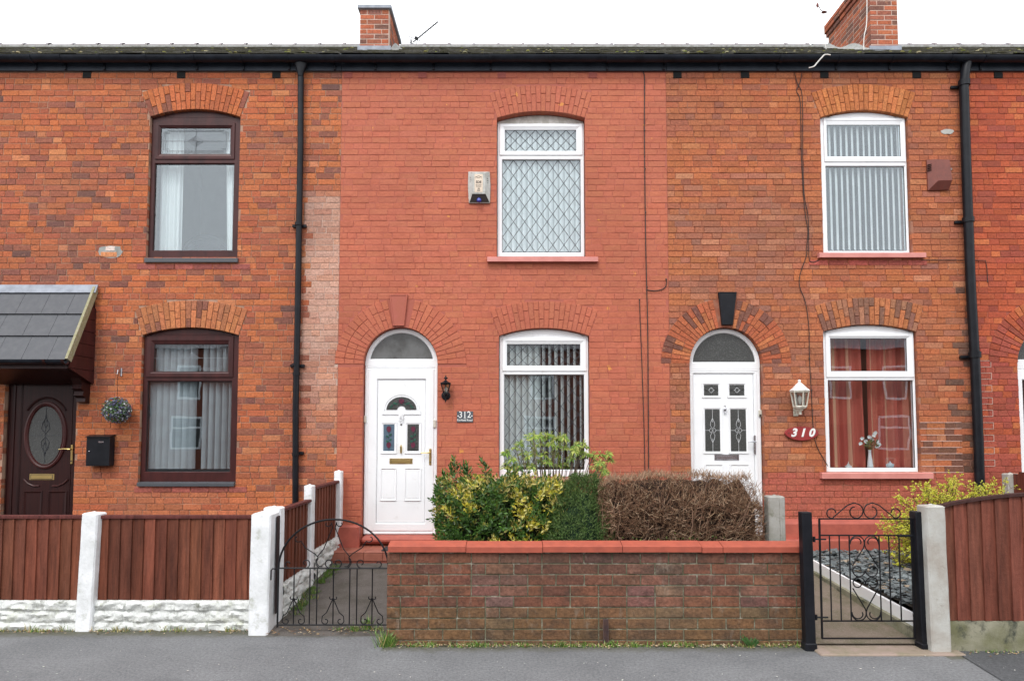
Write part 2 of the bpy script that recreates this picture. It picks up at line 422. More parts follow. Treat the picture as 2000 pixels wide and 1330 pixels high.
def blocked(o, z, ring=True):
    """interval of x in which no ordinary brick is laid at height z"""
    k = o['kind']
    if z < o['z0'] - .01: return None
    if k == 'rect': return (o['x0'], o['x1']) if z < o['zs'] else None
    Ro = o['R'] + o['T']
    if k == 'seg':
        best = None
        if z <= o['zs']: best = o['x1'] - o['cx']
        dz = z - o['cz']
        if 0 < dz < Ro:
            hh = min(math.tan(o['ang']) * dz, math.sqrt(Ro * Ro - dz * dz))
            if math.hypot(hh, dz) >= o['R'] - .001:
                best = max(best or 0, hh)
    else:
        best = o['x1'] - o['cx'] if z <= o['zs'] else None
        dz = z - o['cz']
        if 0 <= dz < Ro: best = math.sqrt(Ro * Ro - dz * dz)
    return None if best is None else (o['cx'] - best, o['cx'] + best)

def outline(o, grow=0.0, n=20):
    pts = [(o['x0'] - grow, o['z0'] - grow), (o['x1'] + grow, o['z0'] - grow)]
    if o['kind'] == 'rect': return pts + [(o['x1'] + grow, o['zs'] + grow), (o['x0'] - grow, o['zs'] + grow)]
    Rr = o['R'] + grow
    a0 = math.asin(min(1, (o['x1'] + grow - o['cx']) / Rr))
    return pts + [(o['cx'] + Rr * math.sin(a0 * (1 - 2 * i / n)), o['cz'] + Rr * math.cos(a0 * (1 - 2 * i / n))) for i in range(n + 1)]

def slab_with_holes(name, outer, holes, y0, y1, mat, parent):
    polys = [[Vector((x, z, 0)) for x, z in outer]] + [[Vector((x, z, 0)) for x, z in h] for h in holes]
    tris = tessellate_polygon(polys)
    flat = [p for q in polys for p in q]; n = len(flat)
    mb = MB()
    vs = [(p.x, y0, p.y) for p in flat] + [(p.x, y1, p.y) for p in flat]
    fs = [tuple(t) for t in tris] + [tuple(i + n for i in t) for t in tris]
    k = 0
    for q in polys:
        m = len(q)
        for i in range(m):
            j = (i + 1) % m
            fs.append((k + i, k + j, n + k + j, n + k + i))
        k += m
    mb.add(vs, fs)
    return mb.build(name, mat, parent)

# ---- shared brick meshes (unit sized, origin at the left bottom front corner)
def brick_verts(L, H, D, bev=.0035, jit=.0014, rs=None):
    j = lambda s=1: (rs.uniform(-jit, jit) * s) if rs else 0
    b = bev
    fr = [(b + j(), j(.8), b + j()), (L - b + j(), j(.8), b + j()), (L - b + j(), j(.8), H - b + j()), (b + j(), j(.8), H - b + j())]
    e = [(0, b, 0), (L, b, 0), (L, b, H), (0, b, H)]
    e = [(x + j(), y, z + j()) for x, y, z in e]
    bk = [(x, D, z) for x, y, z in e]
    return fr + e + bk
BRICK_F = [(0, 1, 2, 3), (4, 5, 1, 0), (5, 6, 2, 1), (6, 7, 3, 2), (7, 4, 0, 3), (8, 9, 5, 4), (9, 10, 6, 5), (10, 11, 7, 6), (11, 8, 4, 7)]
rsb = random.Random(3)
def brick_mesh(L, H, D, mat, bev=.0035, jit=.0014):
    me = bpy.data.meshes.new('brick'); me.from_pydata(brick_verts(L, H, D, bev, jit, rsb), [], BRICK_F); me.materials.append(mat); return me
_cache = {}
def shared_brick(L, H, D, mat, bev=.0035, jit=.0014):
    key = (round(L / .02), round(H, 3), round(D, 2), mat.name)
    lst = _cache.setdefault(key, [])
    if len(lst) < 5:
        lst.append((brick_mesh(round(L / .02) * .02, H, D, mat, bev, jit), round(L / .02) * .02))
    return rsb.choice(lst)
def put_brick(L, H, D, mat, loc, col, parent, name='brick', rot=None):
    me, l0 = shared_brick(L, H, D, mat)
    o = bpy.data.objects.new(name, me); o.location = loc; o.scale = (L / l0, 1, 1)
    if rot: o.rotation_euler = rot
    o.color = (*col, 1)
    COL.objects.link(o); o.parent = parent
    return o

def lay(x0, x1, z0, z1, opens, rs, S=.2185, Hd=.1085, J=.0075, course=COURSE, pattern=None):
    out = []; n = int((z1 - z0) / course + .5)
    for k in range(n):
        zb = z1 - (n - k) * course; zm = zb + course / 2
        iv = []
        for o in opens:
            b = blocked(o, zm)
            if b and b[1] > x0 and b[0] < x1: iv.append(b)
        iv.sort()
        free = []; cur = x0
        for a, b in iv:
            if a - .004 > cur: free.append((cur, a - .004))
            cur = max(cur, b + .004)
        if cur < x1: free.append((cur, x1))
        seq = pattern(k, rs) if pattern else ([S, Hd, S, Hd, Hd, S, Hd] if rs.random() < .8 else [S] * 7)
        x = x0 - rs.uniform(0, .2); i = rs.randrange(7)
        while x < x1:
            Lb = seq[i % len(seq)] * rs.uniform(.97, 1.03); i += 1
            a, b = x, x + Lb
            x = b + J * rs.uniform(.7, 1.3)
            for fa, fb in free:
                aa, bb = max(a, fa), min(b, fb)
                if bb - aa > .028:
                    out.append((aa, bb, zb + rs.uniform(-.0012, .0012), course - J * rs.uniform(.85, 1.15)))
    return out

def wall_bricks(parent, bricks, mat, colfn, vis, D=BD, y=0.0, limit=292, name='brick'):
    rs = random.Random(len(bricks))
    scored = []
    for b in bricks:
        a = (b[1] - b[0]) * b[3]
        if not vis(b) or b[0] < XV0 or b[1] > XV1: a *= .01
        scored.append((a * rs.uniform(.9, 1.0), b))
    scored.sort(key=lambda q: -q[0])
    sep = scored[:limit]; rest = scored[limit:]
    for _, (a, b, zb, h) in sep:
        put_brick(b - a, round(h, 3), D, mat, (a, y + rs.uniform(-.002, .002), zb), colfn((a + b) / 2, zb + h / 2, rs), parent, name)
    if rest:
        mb = MB()
        for _, (a, b, zb, h) in rest:
            mb.col = colfn((a + b) / 2, zb + h / 2, rs)
            dy = y + rs.uniform(-.002, .002)
            mb.add([(x + a, yy + dy, z + zb) for x, yy, z in brick_verts(b - a, h, D, .0035, .0014, rs)], BRICK_F)
        tag(mb.build('brickwork', mat, parent, recalc=False), kind='stuff')

def arch_bricks(parent, o, mat, colfn, n, rs, skip=0.0):
    """voussoirs: every ray split in a long and a short brick, alternately"""
    A = o['ang']; g = .0035
    for i in range(n):
        a0 = -A + 2 * A * i / n; a1 = -A + 2 * A * (i + 1) / n
        if abs((a0 + a1) / 2) < skip: continue
        Ri, Ro = o['R'] + .002, o['R'] + o['T']
        cut = Ri + (Ro - Ri) * (.34 if i % 2 else .66) + rs.uniform(-.006, .006)
        segs = [(Ri, cut - g), (cut + g, Ro)]
        if o['kind'] == 'semi' and rs.random() < .35: 
            segs = [(Ri, Ri + (Ro - Ri) * .33 - g), (Ri + (Ro - Ri) * .33 + g, Ri + (Ro - Ri) * .66 - g), (Ri + (Ro - Ri) * .66 + g, Ro)]
        for r0, r1 in segs:
            def q(r, ang, ins): 
                return (o['cx'] + r * math.sin(ang), o['cz'] + r * math.cos(ang))
            yy = -.0045 + rs.uniform(-.0015, .0015)
            gi, go = g / r0, g / r1; b = .003
            e = [q(r0, a0 + gi, 0), q(r0, a1 - gi, 0), q(r1, a1 - go, 0), q(r1, a0 + go, 0)]
            cxm = sum(p[0] for p in e) / 4; czm = sum(p[1] for p in e) / 4
            inn = []
            for x, z in e:
                d = math.hypot(x - cxm, z - czm); inn.append((x + (cxm - x) / d * b * 1.3 + rs.uniform(-.001, .001), z + (czm - z) / d * b * 1.3 + rs.uniform(-.001, .001)))
            mb = MB()
            mb.add([(x, yy, z) for x, z in inn] + [(x, yy + b, z) for x, z in e] + [(x, yy + BD + .004, z) for x, z in e], BRICK_F)
            ob = mb.build('arch_brick', mat, parent)
            ob.color = (*colfn(cxm, czm, rs), 1)

# ---- colours of single bricks
def jit(c, rs, a=.12):
    k = 1 + rs.uniform(-a, a)
    return tuple(CLAMP(v * k * (1 + rs.uniform(-.04, .04)), 0, 1) for v in c)
def pick(rs, table):
    r = rs.random() * sum(t[0] for t in table)
    for wgt, c in table:
        r -= wgt
        if r <= 0: return c
    return table[-1][1]
def soot(c, x, z, k=1.0):                 # weathering that runs across many bricks
    n = noise.noise(Vector((x * .8, 3, z * 1.3))) + .6 * noise.noise(Vector((x * 2.3, 7, z * 3.1)))
    f = CLAMP(.10 + n * .48, .0, .42) * k
    c = tuple(a + (b - a) * .08 for a, b in zip(c, (.40, .20, .15)))
    return tuple(a + (b - a) * f for a, b in zip(c, (.21, .10, .075)))
PAL_L = [(.46, (.46, .135, .048)), (.28, (.41, .108, .046)), (.14, (.35, .10, .052)), (.05, (.25, .085, .055)), (.07, (.51, .18, .075))]
PAL_LD = [(.34, (.44, .122, .045)), (.28, (.36, .098, .05)), (.22, (.27, .088, .056)), (.10, (.19, .072, .055)), (.03, (.12, .06, .052)), (.03, (.54, .20, .09))]
PAL_M = [(.48, (.42, .130, .050)), (.28, (.385, .112, .048)), (.14, (.35, .11, .058)), (.03, (.29, .10, .06)), (.07, (.47, .165, .07))]
PAL_MG = [(.40, (.41, .135, .055)), (.26, (.37, .125, .066)), (.20, (.35, .13, .076)), (.04, (.27, .115, .08)), (.10, (.47, .19, .10))]
PAL_R = [(.45, (.40, .090, .042)), (.3, (.35, .078, .042)), (.15, (.45, .13, .052)), (.1, (.29, .07, .045))]
X_PIPE_L, X_PIPE_R = X(586, 560), X(1897, 560)
def near(x, a, s): return math.exp(-((x - a) / s) ** 2)
def col_left(x, z, rs):
    dark = .12 + .9 * near(z, 3.9, .75) * (x < -4.3) * near(x, -5.6, 1.6)
    dark += .55 * near(x, X_PIPE_L - .02, .16) * (z < 3.6) + .35 * near(x, X_PIPE_L + .16, .13) * (z < 2.9)
    c = jit(pick(rs, PAL_LD if rs.random() < dark else PAL_L), rs)
    if x > X_PIPE_L + .06:                                    # limey bloom right of the downpipe
        f = CLAMP((Z(372) - z) / .12, 0, 1) * CLAMP((z - 1.3) / 1.6, 0, 1) * .5 + .02
        f *= .75 + .4 * rs.random()
        f *= 1.25 + .6 * noise.noise(Vector((x * 6, z * 5, 2))); f = CLAMP(f, 0, .7); c = tuple(a + (b - a) * f for a, b in zip(c, (.60, .42, .34)))
    if z < 1.0: c = jit((.48, .145, .06), rs, .15) if rs.random() < .8 else c
    return soot(c, x, z)
def col_mid(x, z, rs):
    if z < Z(924):                                            # painted band under the sill
        return jit((.41, .112, .075), rs, .05)
    grey = CLAMP((Z(330) - z) / .8, 0, 1) * CLAMP((x * 0 + 4.1 - x) / .8, .25, 1)
    c = jit(pick(rs, PAL_MG if rs.random() < grey else PAL_M), rs)
    d = near(x, X_PIPE_R - .08, .14) * (z < Z(560)) * (z > Z(925)) * .75
    if rs.random() < d: c = jit((.13, .07, .052), rs, .3)
    c = soot(c, x, z)
    if X(1790, 870) < x < X(1885, 870) and Z(922) < z < Z(824) and rs.random() < .35: c = jit((.18, .08, .055), rs)
    return c
def col_right(x, z, rs):
    if x < X_PIPE_R + .5 and z < Z(640) and rs.random() < .6: return jit((.34, .08, .055), rs)
    return jit(pick(rs, PAL_R), rs)
def col_paint(x, z, rs):
    n = noise.noise(Vector((x * .7, 1, z * .9))) + .5 * noise.noise(Vector((x * 2.6, 4, z * 2.1)))
    d = CLAMP(.09 + .38 * n, 0, .36) + .10 * CLAMP((1.2 - z) / .9, 0, 1)                       # grime, splash at the foot
    d += .22 * near(x, X(936, 430), .16) * CLAMP((Z(395) - z) / .05, 0, 1) * CLAMP((z - Z(470)) / .4, 0, 1)      # run-off under the alarm box
    for xe in (X(955, 540), X(1164, 540)): d += .12 * near(x, xe, .09) * (Z(590) < z < Z(512))
    return jit(tuple(a + (b - a) * d for a, b in zip((.472, .146, .084), (.26, .08, .048))), rs, .03)
def col_arch_grey(x, z, rs): return jit(pick(rs, [(.5, (.42, .15, .065)), (.25, (.21, .10, .07)), (.25, (.34, .15, .09))]), rs)
def col_arch_door(x, z, rs): return jit(pick(rs, [(.62, (.40, .115, .055)), (.23, (.19, .08, .06)), (.15, (.44, .15, .065))]), rs)
def col_arch_left(x, z, rs): return jit(pick(rs, [(.7, (.47, .14, .056)), (.2, (.40, .12, .055)), (.1, (.25, .09, .06))]), rs)
def col_arch_low(x, z, rs): return jit(pick(rs, [(.6, (.46, .17, .075)), (.3, (.36, .14, .07)), (.1, (.22, .09, .06))]), rs)

# ---- boundaries of the four houses
XA, XB, XC, XD, XE = X(-620, 500), X(663, 500), X(1305, 500), X(1894, 500), X(2620, 500)
XV0, XV1 = X(-60, 500), X(2070, 500)          # bricks are laid one by one as far as the photograph reaches

# openings
W1 = seg_open(289.5, 466, 360, 504, 229, 214)
W2 = seg_open(274, 463, 790, 942, 655, 640)
W3 = seg_open(971, 1142.5, 360, 503, 231, 218)
W4 = seg_open(975, 1151, 790, 931, 656, 641)
W5 = seg_open(1606, 1777, 360, 495, 230, 216)
W6 = seg_open(1612, 1794, 790, 921, 648, 634)
D0 = rect_open(X(6, 860), X(146, 860), GROUND, Z(690))
D1 = semi_open(709, 853.5, 800, 1060, 711)
D2 = semi_open(1349, 1491, 800, 1060, 710)
D3 = semi_open(1992, 2134, 800, 1060, 708)

def house(label, x0, x1, opens, ringopens, mat, mort, colfn, vis, group='terraced houses in the row'):
    root = thing('brick_house', label, 'house', ((x0 + x1) / 2, 0, 0), group)
    slab_with_holes('wall', [(x0, -.1), (x1, -.1), (x1, ZTOP + .14), (x0, ZTOP + .14)], [outline(o, .004) for o in opens], .0035 if mat is M['brick_paint'] else .0065, .22, mort, root)
    rs = random.Random(int(abs(x0) * 100))
    bl = lay(x0 + .002, x1 - .004, .02, ZTOP - .004, ringopens, rs, J=.0055 if mat is M['brick_paint'] else .0065)
    wall_bricks(root, bl, mat, colfn, vis)
    return root

hL = house('orange brick terraced house with brown window frames and a tiled door canopy', XA, XB, [W1, W2, D0], [W1, W2, D0, D1],
           M['brick_old'], M['mortar_tan'], col_left, lambda b: b[2] > 1.0 and not (b[0] < -5.1 and 1.2 < b[2] < 3.5) and b[0] > -6.1)
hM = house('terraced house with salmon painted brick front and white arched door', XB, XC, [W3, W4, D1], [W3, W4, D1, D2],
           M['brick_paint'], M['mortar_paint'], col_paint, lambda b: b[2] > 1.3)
hR = house('orange brick terraced house with white frames and a black keystone over its door', XC, XD, [W5, W6, D2], [W5, W6, D2],
           M['brick_old'], M['mortar_orange'], col_mid, lambda b: b[2] > 1.25)
hE = house('deep red brick terraced house at the right edge beyond the black downpipe', XD, XE, [D3], [D3],
           M['brick_red'], M['mortar_red'], col_right, lambda b: b[2] > 1.3 and b[0] < 6.1)

rs = random.Random(5)
arch_bricks(hL, W1, M['brick_old'], col_arch_left, 20, rs)
arch_bricks(hL, W2, M['brick_old'], col_arch_low, 20, rs)
arch_bricks(hM, W3, M['brick_paint'], col_paint, 20, rs)
arch_bricks(hM, W4, M['brick_paint'], col_paint, 20, rs)
arch_bricks(hM, D1, M['brick_paint'], col_paint, 30, rs, .17)
arch_bricks(hR, W5, M['brick_old'], lambda x, z, r: jit((.46, .16, .06), r, .15), 20, rs)
arch_bricks(hR, W6, M['brick_old'], col_arch_grey, 20, rs)
arch_bricks(hR, D2, M['brick_old'], col_arch_door, 34, rs, .17)
arch_bricks(hE, D3, M['brick_red'], col_right, 30, rs)
# mortar backing behind the left edge of the door arch that laps over the neighbour
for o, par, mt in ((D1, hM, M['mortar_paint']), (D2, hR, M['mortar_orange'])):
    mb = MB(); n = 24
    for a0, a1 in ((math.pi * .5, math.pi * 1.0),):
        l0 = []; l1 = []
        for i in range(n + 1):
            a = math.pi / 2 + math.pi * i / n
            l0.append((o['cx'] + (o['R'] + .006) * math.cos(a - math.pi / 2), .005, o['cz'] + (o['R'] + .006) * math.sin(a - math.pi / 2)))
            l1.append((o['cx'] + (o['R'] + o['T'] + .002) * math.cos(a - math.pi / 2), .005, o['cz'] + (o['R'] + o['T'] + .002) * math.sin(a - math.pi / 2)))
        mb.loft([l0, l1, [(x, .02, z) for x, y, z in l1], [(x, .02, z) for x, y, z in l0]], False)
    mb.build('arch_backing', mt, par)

# bloom of lime behind the bricks right of the left downpipe
MB().box(X_PIPE_L + .045, XB - .003, .0055, .02, Z(760), Z(380)).build('limed_mortar', M['mortar_pale'], hL)
# repointed joints on the right (pale lines standing out between the courses)
mb = MB(); n = int((Z(826) - Z(921)) / COURSE) + 1
k0 = round((ZTOP - .004 - Z(921)) / COURSE)
for k in range(n + 1):
    z = ZTOP - .004 - (k0 - k) * COURSE - .006
    if z > Z(820): break
    mb.box(X(1799, 870), X(1879, 870), -.0035, .012, z, z + .0085)
mb.build('pointing', M['pointing'], hR)
mb = MB()
for k in range(9):
    z = ZTOP - .004 - (k0 + 8 - 2 * k) * COURSE + 0 * COURSE - .006
    z = ZTOP - .004 - (k0 - 1 - 2 * k) * COURSE - .006
    if z > Z(665): break
    x0 = X_PIPE_R + .07; x1 = x0 + .13
    mb.box(x0, x1, -.0035, .012, z, z + .006); mb.box(x0, x1, -.0035, .012, z + COURSE, z + COURSE + .006); mb.box(x1, x1 + .006, -.0035, .012, z, z + COURSE + .006)
mb.build('pointing', M['pointing'], hE)
# a pair of patched bricks in grey mortar on the left house, small blobs of cement
mb = MB(); rs = random.Random(2)
xx, zz = X(216, 490), Z(492)
pts = [(xx + .145 * math.copysign(abs(math.cos(a)) ** .5, math.cos(a)) * rs.uniform(.85, 1.05), zz + .078 * math.copysign(abs(math.sin(a)) ** .5, math.sin(a)) * rs.uniform(.85, 1.05)) for a in [i * math.pi / 8 for i in range(16)]]
mb.prism(pts, -.003, .012); mb.build('mortar_patch', M['render'], hL)
o = put_brick(.115, .05, .03, M['brick_old'], (xx - .06, -.007, zz + .012), (.72, .60, .54), hL)
o = put_brick(.20, .062, .03, M['brick_old'], (xx - .12, -.007, zz - .066), (.58, .24, .11), hL)
mb = MB(); xx, zz = X(1850, 258), Z(258)
pts = [(xx + .09 * math.cos(a) * rs.uniform(.7, 1.1), zz + .03 * math.sin(a) * rs.uniform(.7, 1.2)) for a in [i * math.pi / 8 for i in range(16)]]
mb.prism(pts, -.006, .012); mb.build('mortar_patch', M['concrete_pale'], hR)

# joist ends under the fascia
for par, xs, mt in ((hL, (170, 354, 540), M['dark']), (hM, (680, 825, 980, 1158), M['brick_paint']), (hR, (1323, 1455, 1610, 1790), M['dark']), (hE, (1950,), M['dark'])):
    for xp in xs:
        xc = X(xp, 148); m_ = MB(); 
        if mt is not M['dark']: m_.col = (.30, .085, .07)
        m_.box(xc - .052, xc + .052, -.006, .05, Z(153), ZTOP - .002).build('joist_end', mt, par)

# dark brown engineering bricks under the brown windows
def sill_course(par, xa, xb, py, col, n, mat, y=-.004):
    x0, x1 = X(xa, py), X(xb, py); L = (x1 - x0) / n
    for i in range(n):
        put_brick(L - .01, .066, .05, mat, (x0 + i * L, y, Z(py) - .034), jit(col, random.Random(i), .2), par)
sill_course(hL, 268, 490, 521, (.28, .085, .07), 6, M['brick_old'], -.005)
sill_course(hL, 262, 484, 956, (.30, .09, .07), 6, M['brick_old'], -.005)
sill_course(hR, 1580, 1812, 513, (.36, .09, .07), 6, M['brick_old'], -.005)

# painted plinths
def plinth(par, x0, x1, ztop, zslope, mat, y=-.06):
    prof = [(0.01, -.05), (y, -.05), (y, zslope), (y + .01, zslope + .012), (.01, ztop)]
    MB().loft([[(x0, a, b) for a, b in prof], [(x1, a, b) for a, b in prof]], True, True, True).build('plinth', mat, par)
plinth(hM, XB + .01, D1['x0'] - .01, Z(1024), Z(1036), M['paint_red'])
plinth(hM, D1['x1'] + .01, XC - .005, Z(1028), Z(1036), M['paint_red'])
plinth(hR, D2['x1'] + .01, XD - .005, Z(1012), Z(1022), M['paint_red'])
plinth(hR, XC + .005, D2['x0'] - .01, Z(1012), Z(1022), M['paint_red'])
MB().cbox(D2['x1'] + .06, XD - .02, -.16, -.05, .2, Z(1050), .012).build('plinth_foot', M['paint_red'], hR)
MB().cbox(XB + .05, D1['x0'] + .005, -.17, -.055, .2, Z(1026, -.15), .02).build('plinth_block', M['paint_red'], hM)

# keystones
def keystone(par, xa, xb, pt, xc, xd, pb, mat):
    pts = [(X(xc, pb), Z(pb)), (X(xd, pb), Z(pb)), (X(xb, pt), Z(pt)), (X(xa, pt), Z(pt))]
    cx = sum(p[0] for p in pts) / 4; cz = sum(p[1] for p in pts) / 4
    ins = lambda k: [(cx + (x - cx) * (1 - k / .1), cz + (z - cz) * (1 - k / .28)) for x, z in pts]
    mb = MB(); mb.loft([[(x, y, z) for x, z in ins(i)] for i, y in ((0, .09), (0, -.022), (.004, -.028), (.016, -.028), (.020, -.023))], True, True, True)
    return mb.build('keystone', mat, par)
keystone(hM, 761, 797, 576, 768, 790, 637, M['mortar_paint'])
keystone(hR, 1402, 1438, 571, 1409, 1430, 635, M['black'])

# ---- fascia, soffit, roof
RY0, RY1 = -.12, 4.2
ZE = Z(109, RY0)
ZR = P(1000, 96, RY1)[1]
SL = (ZR - ZE) / (RY1 - RY0)
roof_z = lambda y: ZE + (y - RY0) * SL
def roof(par, x0, x1, seed):
    rs = random.Random(seed)
    MB().cbox(x0 + .002, x1 - .002, -.032, -.010, ZTOP - .002, ZTOP + .22, .003).build('fascia', M['fascia'], par)
    mb = MB(); prof = [(.0, roof_z(.0) - .03), (RY1, ZR - .04), (RY1 + 4.2, ZE - .07), (RY1 + 4.2, ZE - .16), (RY1, ZR - .12), (.0, roof_z(0) - .10)]
    mb.loft([[(x0 + .001, a, b) for a, b in prof], [(x1 - .001, a, b) for a, b in prof]], True, True, True)
    rf = mb.build('roof', M['slate'], par); rf.color = (.10, .10, .095, 1)
    length = math.hypot(RY1 - RY0, ZR - ZE); dy = (RY1 - RY0) / length; dz = (ZR - ZE) / length
    mb = MB(); n = int(length / .19); step = length / n; Wd = .27
    for k in range(n):
        s0 = k * step; s1 = min(length, s0 + step * 2)
        x = x0 - (Wd / 2 if k % 2 else 0)
        while x < x1:
            a, b = max(x, x0) + .002, min(x + Wd, x1) - .002
            x += Wd
            if b - a < .03: continue
            ya = rs.uniform(.008, .022); t = rs.uniform(.006, .011); sk = rs.uniform(-.008, .008)
            def pt(s, h, xx): return (xx, RY0 + dy * s - dz * h, ZE + dz * s + dy * h)
            lo, hi = .020 + ya - .012, .004
            g = rs.uniform(.6, 1.35); mb.col = (.135 * g, .130 * g, .118 * g)
            vs = [pt(s0 + sk, lo, a), pt(s0 - sk, lo, b), pt(s1, hi, b), pt(s1, hi, a), pt(s0 + sk, lo + t, a), pt(s0 - sk, lo + t, b), pt(s1, hi + t, b), pt(s1, hi + t, a)]
            mb.add(vs, [(4, 5, 6, 7), (0, 1, 5, 4), (1, 2, 6, 5), (3, 0, 4, 7), (2, 3, 7, 6)])
    tag(mb.build('slates', M['slate'], rf, recalc=False), kind='stuff')
    # ridge tiles
    P0 = .47; x = x0 + rs.uniform(0, .1); i = 0
    while x < x1 - .1:
        xe = min(x + P0, x1)
        m_ = MB(); arc = [(.125 * math.cos(a), .105 * math.sin(a)) for a in [math.pi * q / 8 for q in range(9)]]
        ht = ZR - .03 + rs.uniform(-.006, .006) + (.035 if x < -4.2 else 0) * 0
        prof = lambda s: [(RY1 + a * s, ht + b * s) for a, b in arc]
        m_.loft([[(xx, a, b) for a, b in prof(s)] for xx, s in ((x, 1), (xe - .05, 1), (xe - .05, 1.14), (xe - .004, 1.14))], False)
        m_.build('ridge_tile', M['ridge'], rf)
        x = xe; i += 1
    m_ = MB().box(x0, x1, RY1 - .15, RY1 + .15, ZR - .05, ZR - .012); m_.build('ridge_mortar', M['render'], rf)
    return rf
rfs = {}
for h_, a, b, s in ((hL, XA, XB, 1), (hM, XB, XC, 2), (hR, XC, XD, 3), (hE, XD, XE, 4)):
    rfs[h_.name] = roof(h_, a, b, s)

# ---- chimneys
def chimney(par, x0, x1, ya, yb, ztop, side, seed, cap, bands=None):
    rs = random.Random(seed); D = .02
    zb = roof_z(ya) - .1
    ch = MB().box(x0 + .004, x1 - .004, ya + .004, yb - .004, zb - .3, ztop).build('chimney', M['mortar_pale'], par)
    cc = (lambda: jit(pick(rs, [(.45, (.38, .115, .06)), (.3, (.29, .10, .065)), (.25, (.18, .085, .065))]), rs, .15))
    n = int((ztop - zb) / COURSE)
    for k in range(n):
        z = ztop - (k + 1) * COURSE + .004
        out = 0.0
        if bands:
            for (b0, b1, e) in bands:
                if b0 <= k < b1: out = e
        # front
        wv = x1 - x0 + 2 * out; seq = [.22, .22, .22, .22] if k % 2 else [.11, .22, .22, .22]
        x = x0 - out
        for L in seq:
            e = min(x + L, x1 + out)
            if e - x > .03: put_brick(e - x - .011, .063, .10, M['brick_old'], (x, ya - out, z), cc(), ch)
            x = e
            if x >= x1 + out - .02: break
        # side
        y = ya - out + .10; i = 0
        while y < yb + out - .03:
            L = .22 if i % 2 == k % 2 else .17
            e = min(y + L, yb + out)
            if side > 0:
                put_brick(e - y - .011, .063, .05, M['brick_old'], (x1 + out, y, z), cc(), ch, rot=(0, 0, math.pi / 2))
            else:
                put_brick(e - y - .011, .063, .05, M['brick_old'], (x0 - out, e - .008, z), cc(), ch, rot=(0, 0, -math.pi / 2))
            y = e; i += 1
    if cap:
        MB().cbox(x0 - .035, x1 + .035, ya - .035, yb + .035, ztop, ztop + .055, .006).build('chimney_cap', M['lead_sheet'], ch)
    # flashing following the roof
    m_ = MB(); zf = roof_z(ya)
    m_.box(x0 - .03, x1 + .03, ya - .02, ya - .006, zf - .06, zf + .09)
    m_.add([(x0 - .05, ya - .19, roof_z(ya - .19) + .035), (x1 + .05, ya - .19, roof_z(ya - .19) + .035), (x1 + .03, ya - .006, zf + .03), (x0 - .03, ya - .006, zf + .03),
            (x0 - .05, ya - .19, roof_z(ya - .19) + .02), (x1 + .05, ya - .19, roof_z(ya - .19) + .02)], [(0, 1, 2, 3), (0, 1, 5, 4)])
    m_.build('flashing', M['lead_sheet'], ch)
    m_ = MB()
    for sx, xx in ((-1, x0), (1, x1)):
        ring = []
        for y in [ya + (yb - ya) * q / 10 for q in range(11)]:
            hgt = .10 + .04 * math.sin(q * 2.1 if False else y * 7)
            ring.append([(xx + sx * .10, y, roof_z(y) + .02), (xx + sx * .03, y, roof_z(y) + hgt * .7), (xx - sx * .004, y, roof_z(y) + hgt)])
        m_.loft(ring, False)
    m_.build('mortar_fillet', M['render'], ch)
    return ch
yc = 1.5
chimney(rfs[hM.name], X(703, 60, yc), X(760, 60, yc), yc, yc + .86, Z(19, yc), 1, 11, True)
chL = yc + .05
chimR = chimney(rfs[hR.name], X(1700, 40, chL), X(1754, 40, chL), chL, chL + 1.30, Z(-55, chL), -1, 12, False, bands=[(0, 2, .05), (2, 3, .025)])
m_ = MB(); x = (X(703, 60, yc) + X(760, 60, yc)) / 2
zv = Z(19, yc) - .072
m_.box(x - .09, x + .09, yc - .004, yc + .02, zv, zv + .06)
m_.build('air_brick', M['terracotta'], rfs[hM.name])
m_ = MB()
for i in range(8): m_.box(x - .08 + i * .021, x - .08 + i * .021 + .008, yc - .0065, yc + .01, zv + .008, zv + .052)
m_.build('air_slot', M['dark'], rfs[hM.name])

# house body behind: rooms, so the windows look into something
def room(par, o, depth=2.4, mat='room', z_add=.35, name='room'):
    x0, x1, z0, z1 = o['x0'] - .5, o['x1'] + .5, o['z0'] - .45, o['zc'] + z_add
    x0 = max(x0, XA); y0, y1 = .225, depth
    mb = MB(); mb.add([(x0, y0, z0), (x1, y0, z0), (x1, y0, z1), (x0, y0, z1), (x0, y1, z0), (x1, y1, z0), (x1, y1, z1), (x0, y1, z1)],
                      [(0, 1, 5, 4), (1, 2, 6, 5), (2, 3, 7, 6), (3, 0, 4, 7), (4, 5, 6, 7)])
    return mb.build(name, M[mat], par)
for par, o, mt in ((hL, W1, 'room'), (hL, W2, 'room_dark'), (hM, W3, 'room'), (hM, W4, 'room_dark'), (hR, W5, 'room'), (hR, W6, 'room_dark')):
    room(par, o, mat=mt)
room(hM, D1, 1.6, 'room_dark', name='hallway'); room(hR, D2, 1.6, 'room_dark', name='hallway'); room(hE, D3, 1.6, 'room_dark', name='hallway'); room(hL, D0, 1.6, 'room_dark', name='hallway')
# rear and end walls close the block
for par, a, b in ((hL, XA, XB), (hM, XB, XC), (hR, XC, XD), (hE, XD, XE)):
    MB().box(a + .001, b - .001, 8.1, 8.3, -.1, ZE - .1).build('rear_wall', M['mortar_red'], par)
MB().box(XA - .2, XA, .01, 8.3, -.1, ZE - .1).build('end_wall', M['mortar_red'], hL)
MB().box(XE, XE + .2, .01, 8.3, -.1, ZE - .1).build('end_wall', M['mortar_red'], hE)
for par, xx, dx in ((hL, XA, -.2), (hE, XE, .2)):
    MB().loft([[(xx, .0, ZE - .12), (xx, 8.3, ZE - .12), (xx, RY1, ZR - .16)], [(xx + dx, .0, ZE - .12), (xx + dx, 8.3, ZE - .12), (xx + dx, RY1, ZR - .16)]], True, True, True).build('gable', M['mortar_red'], par)

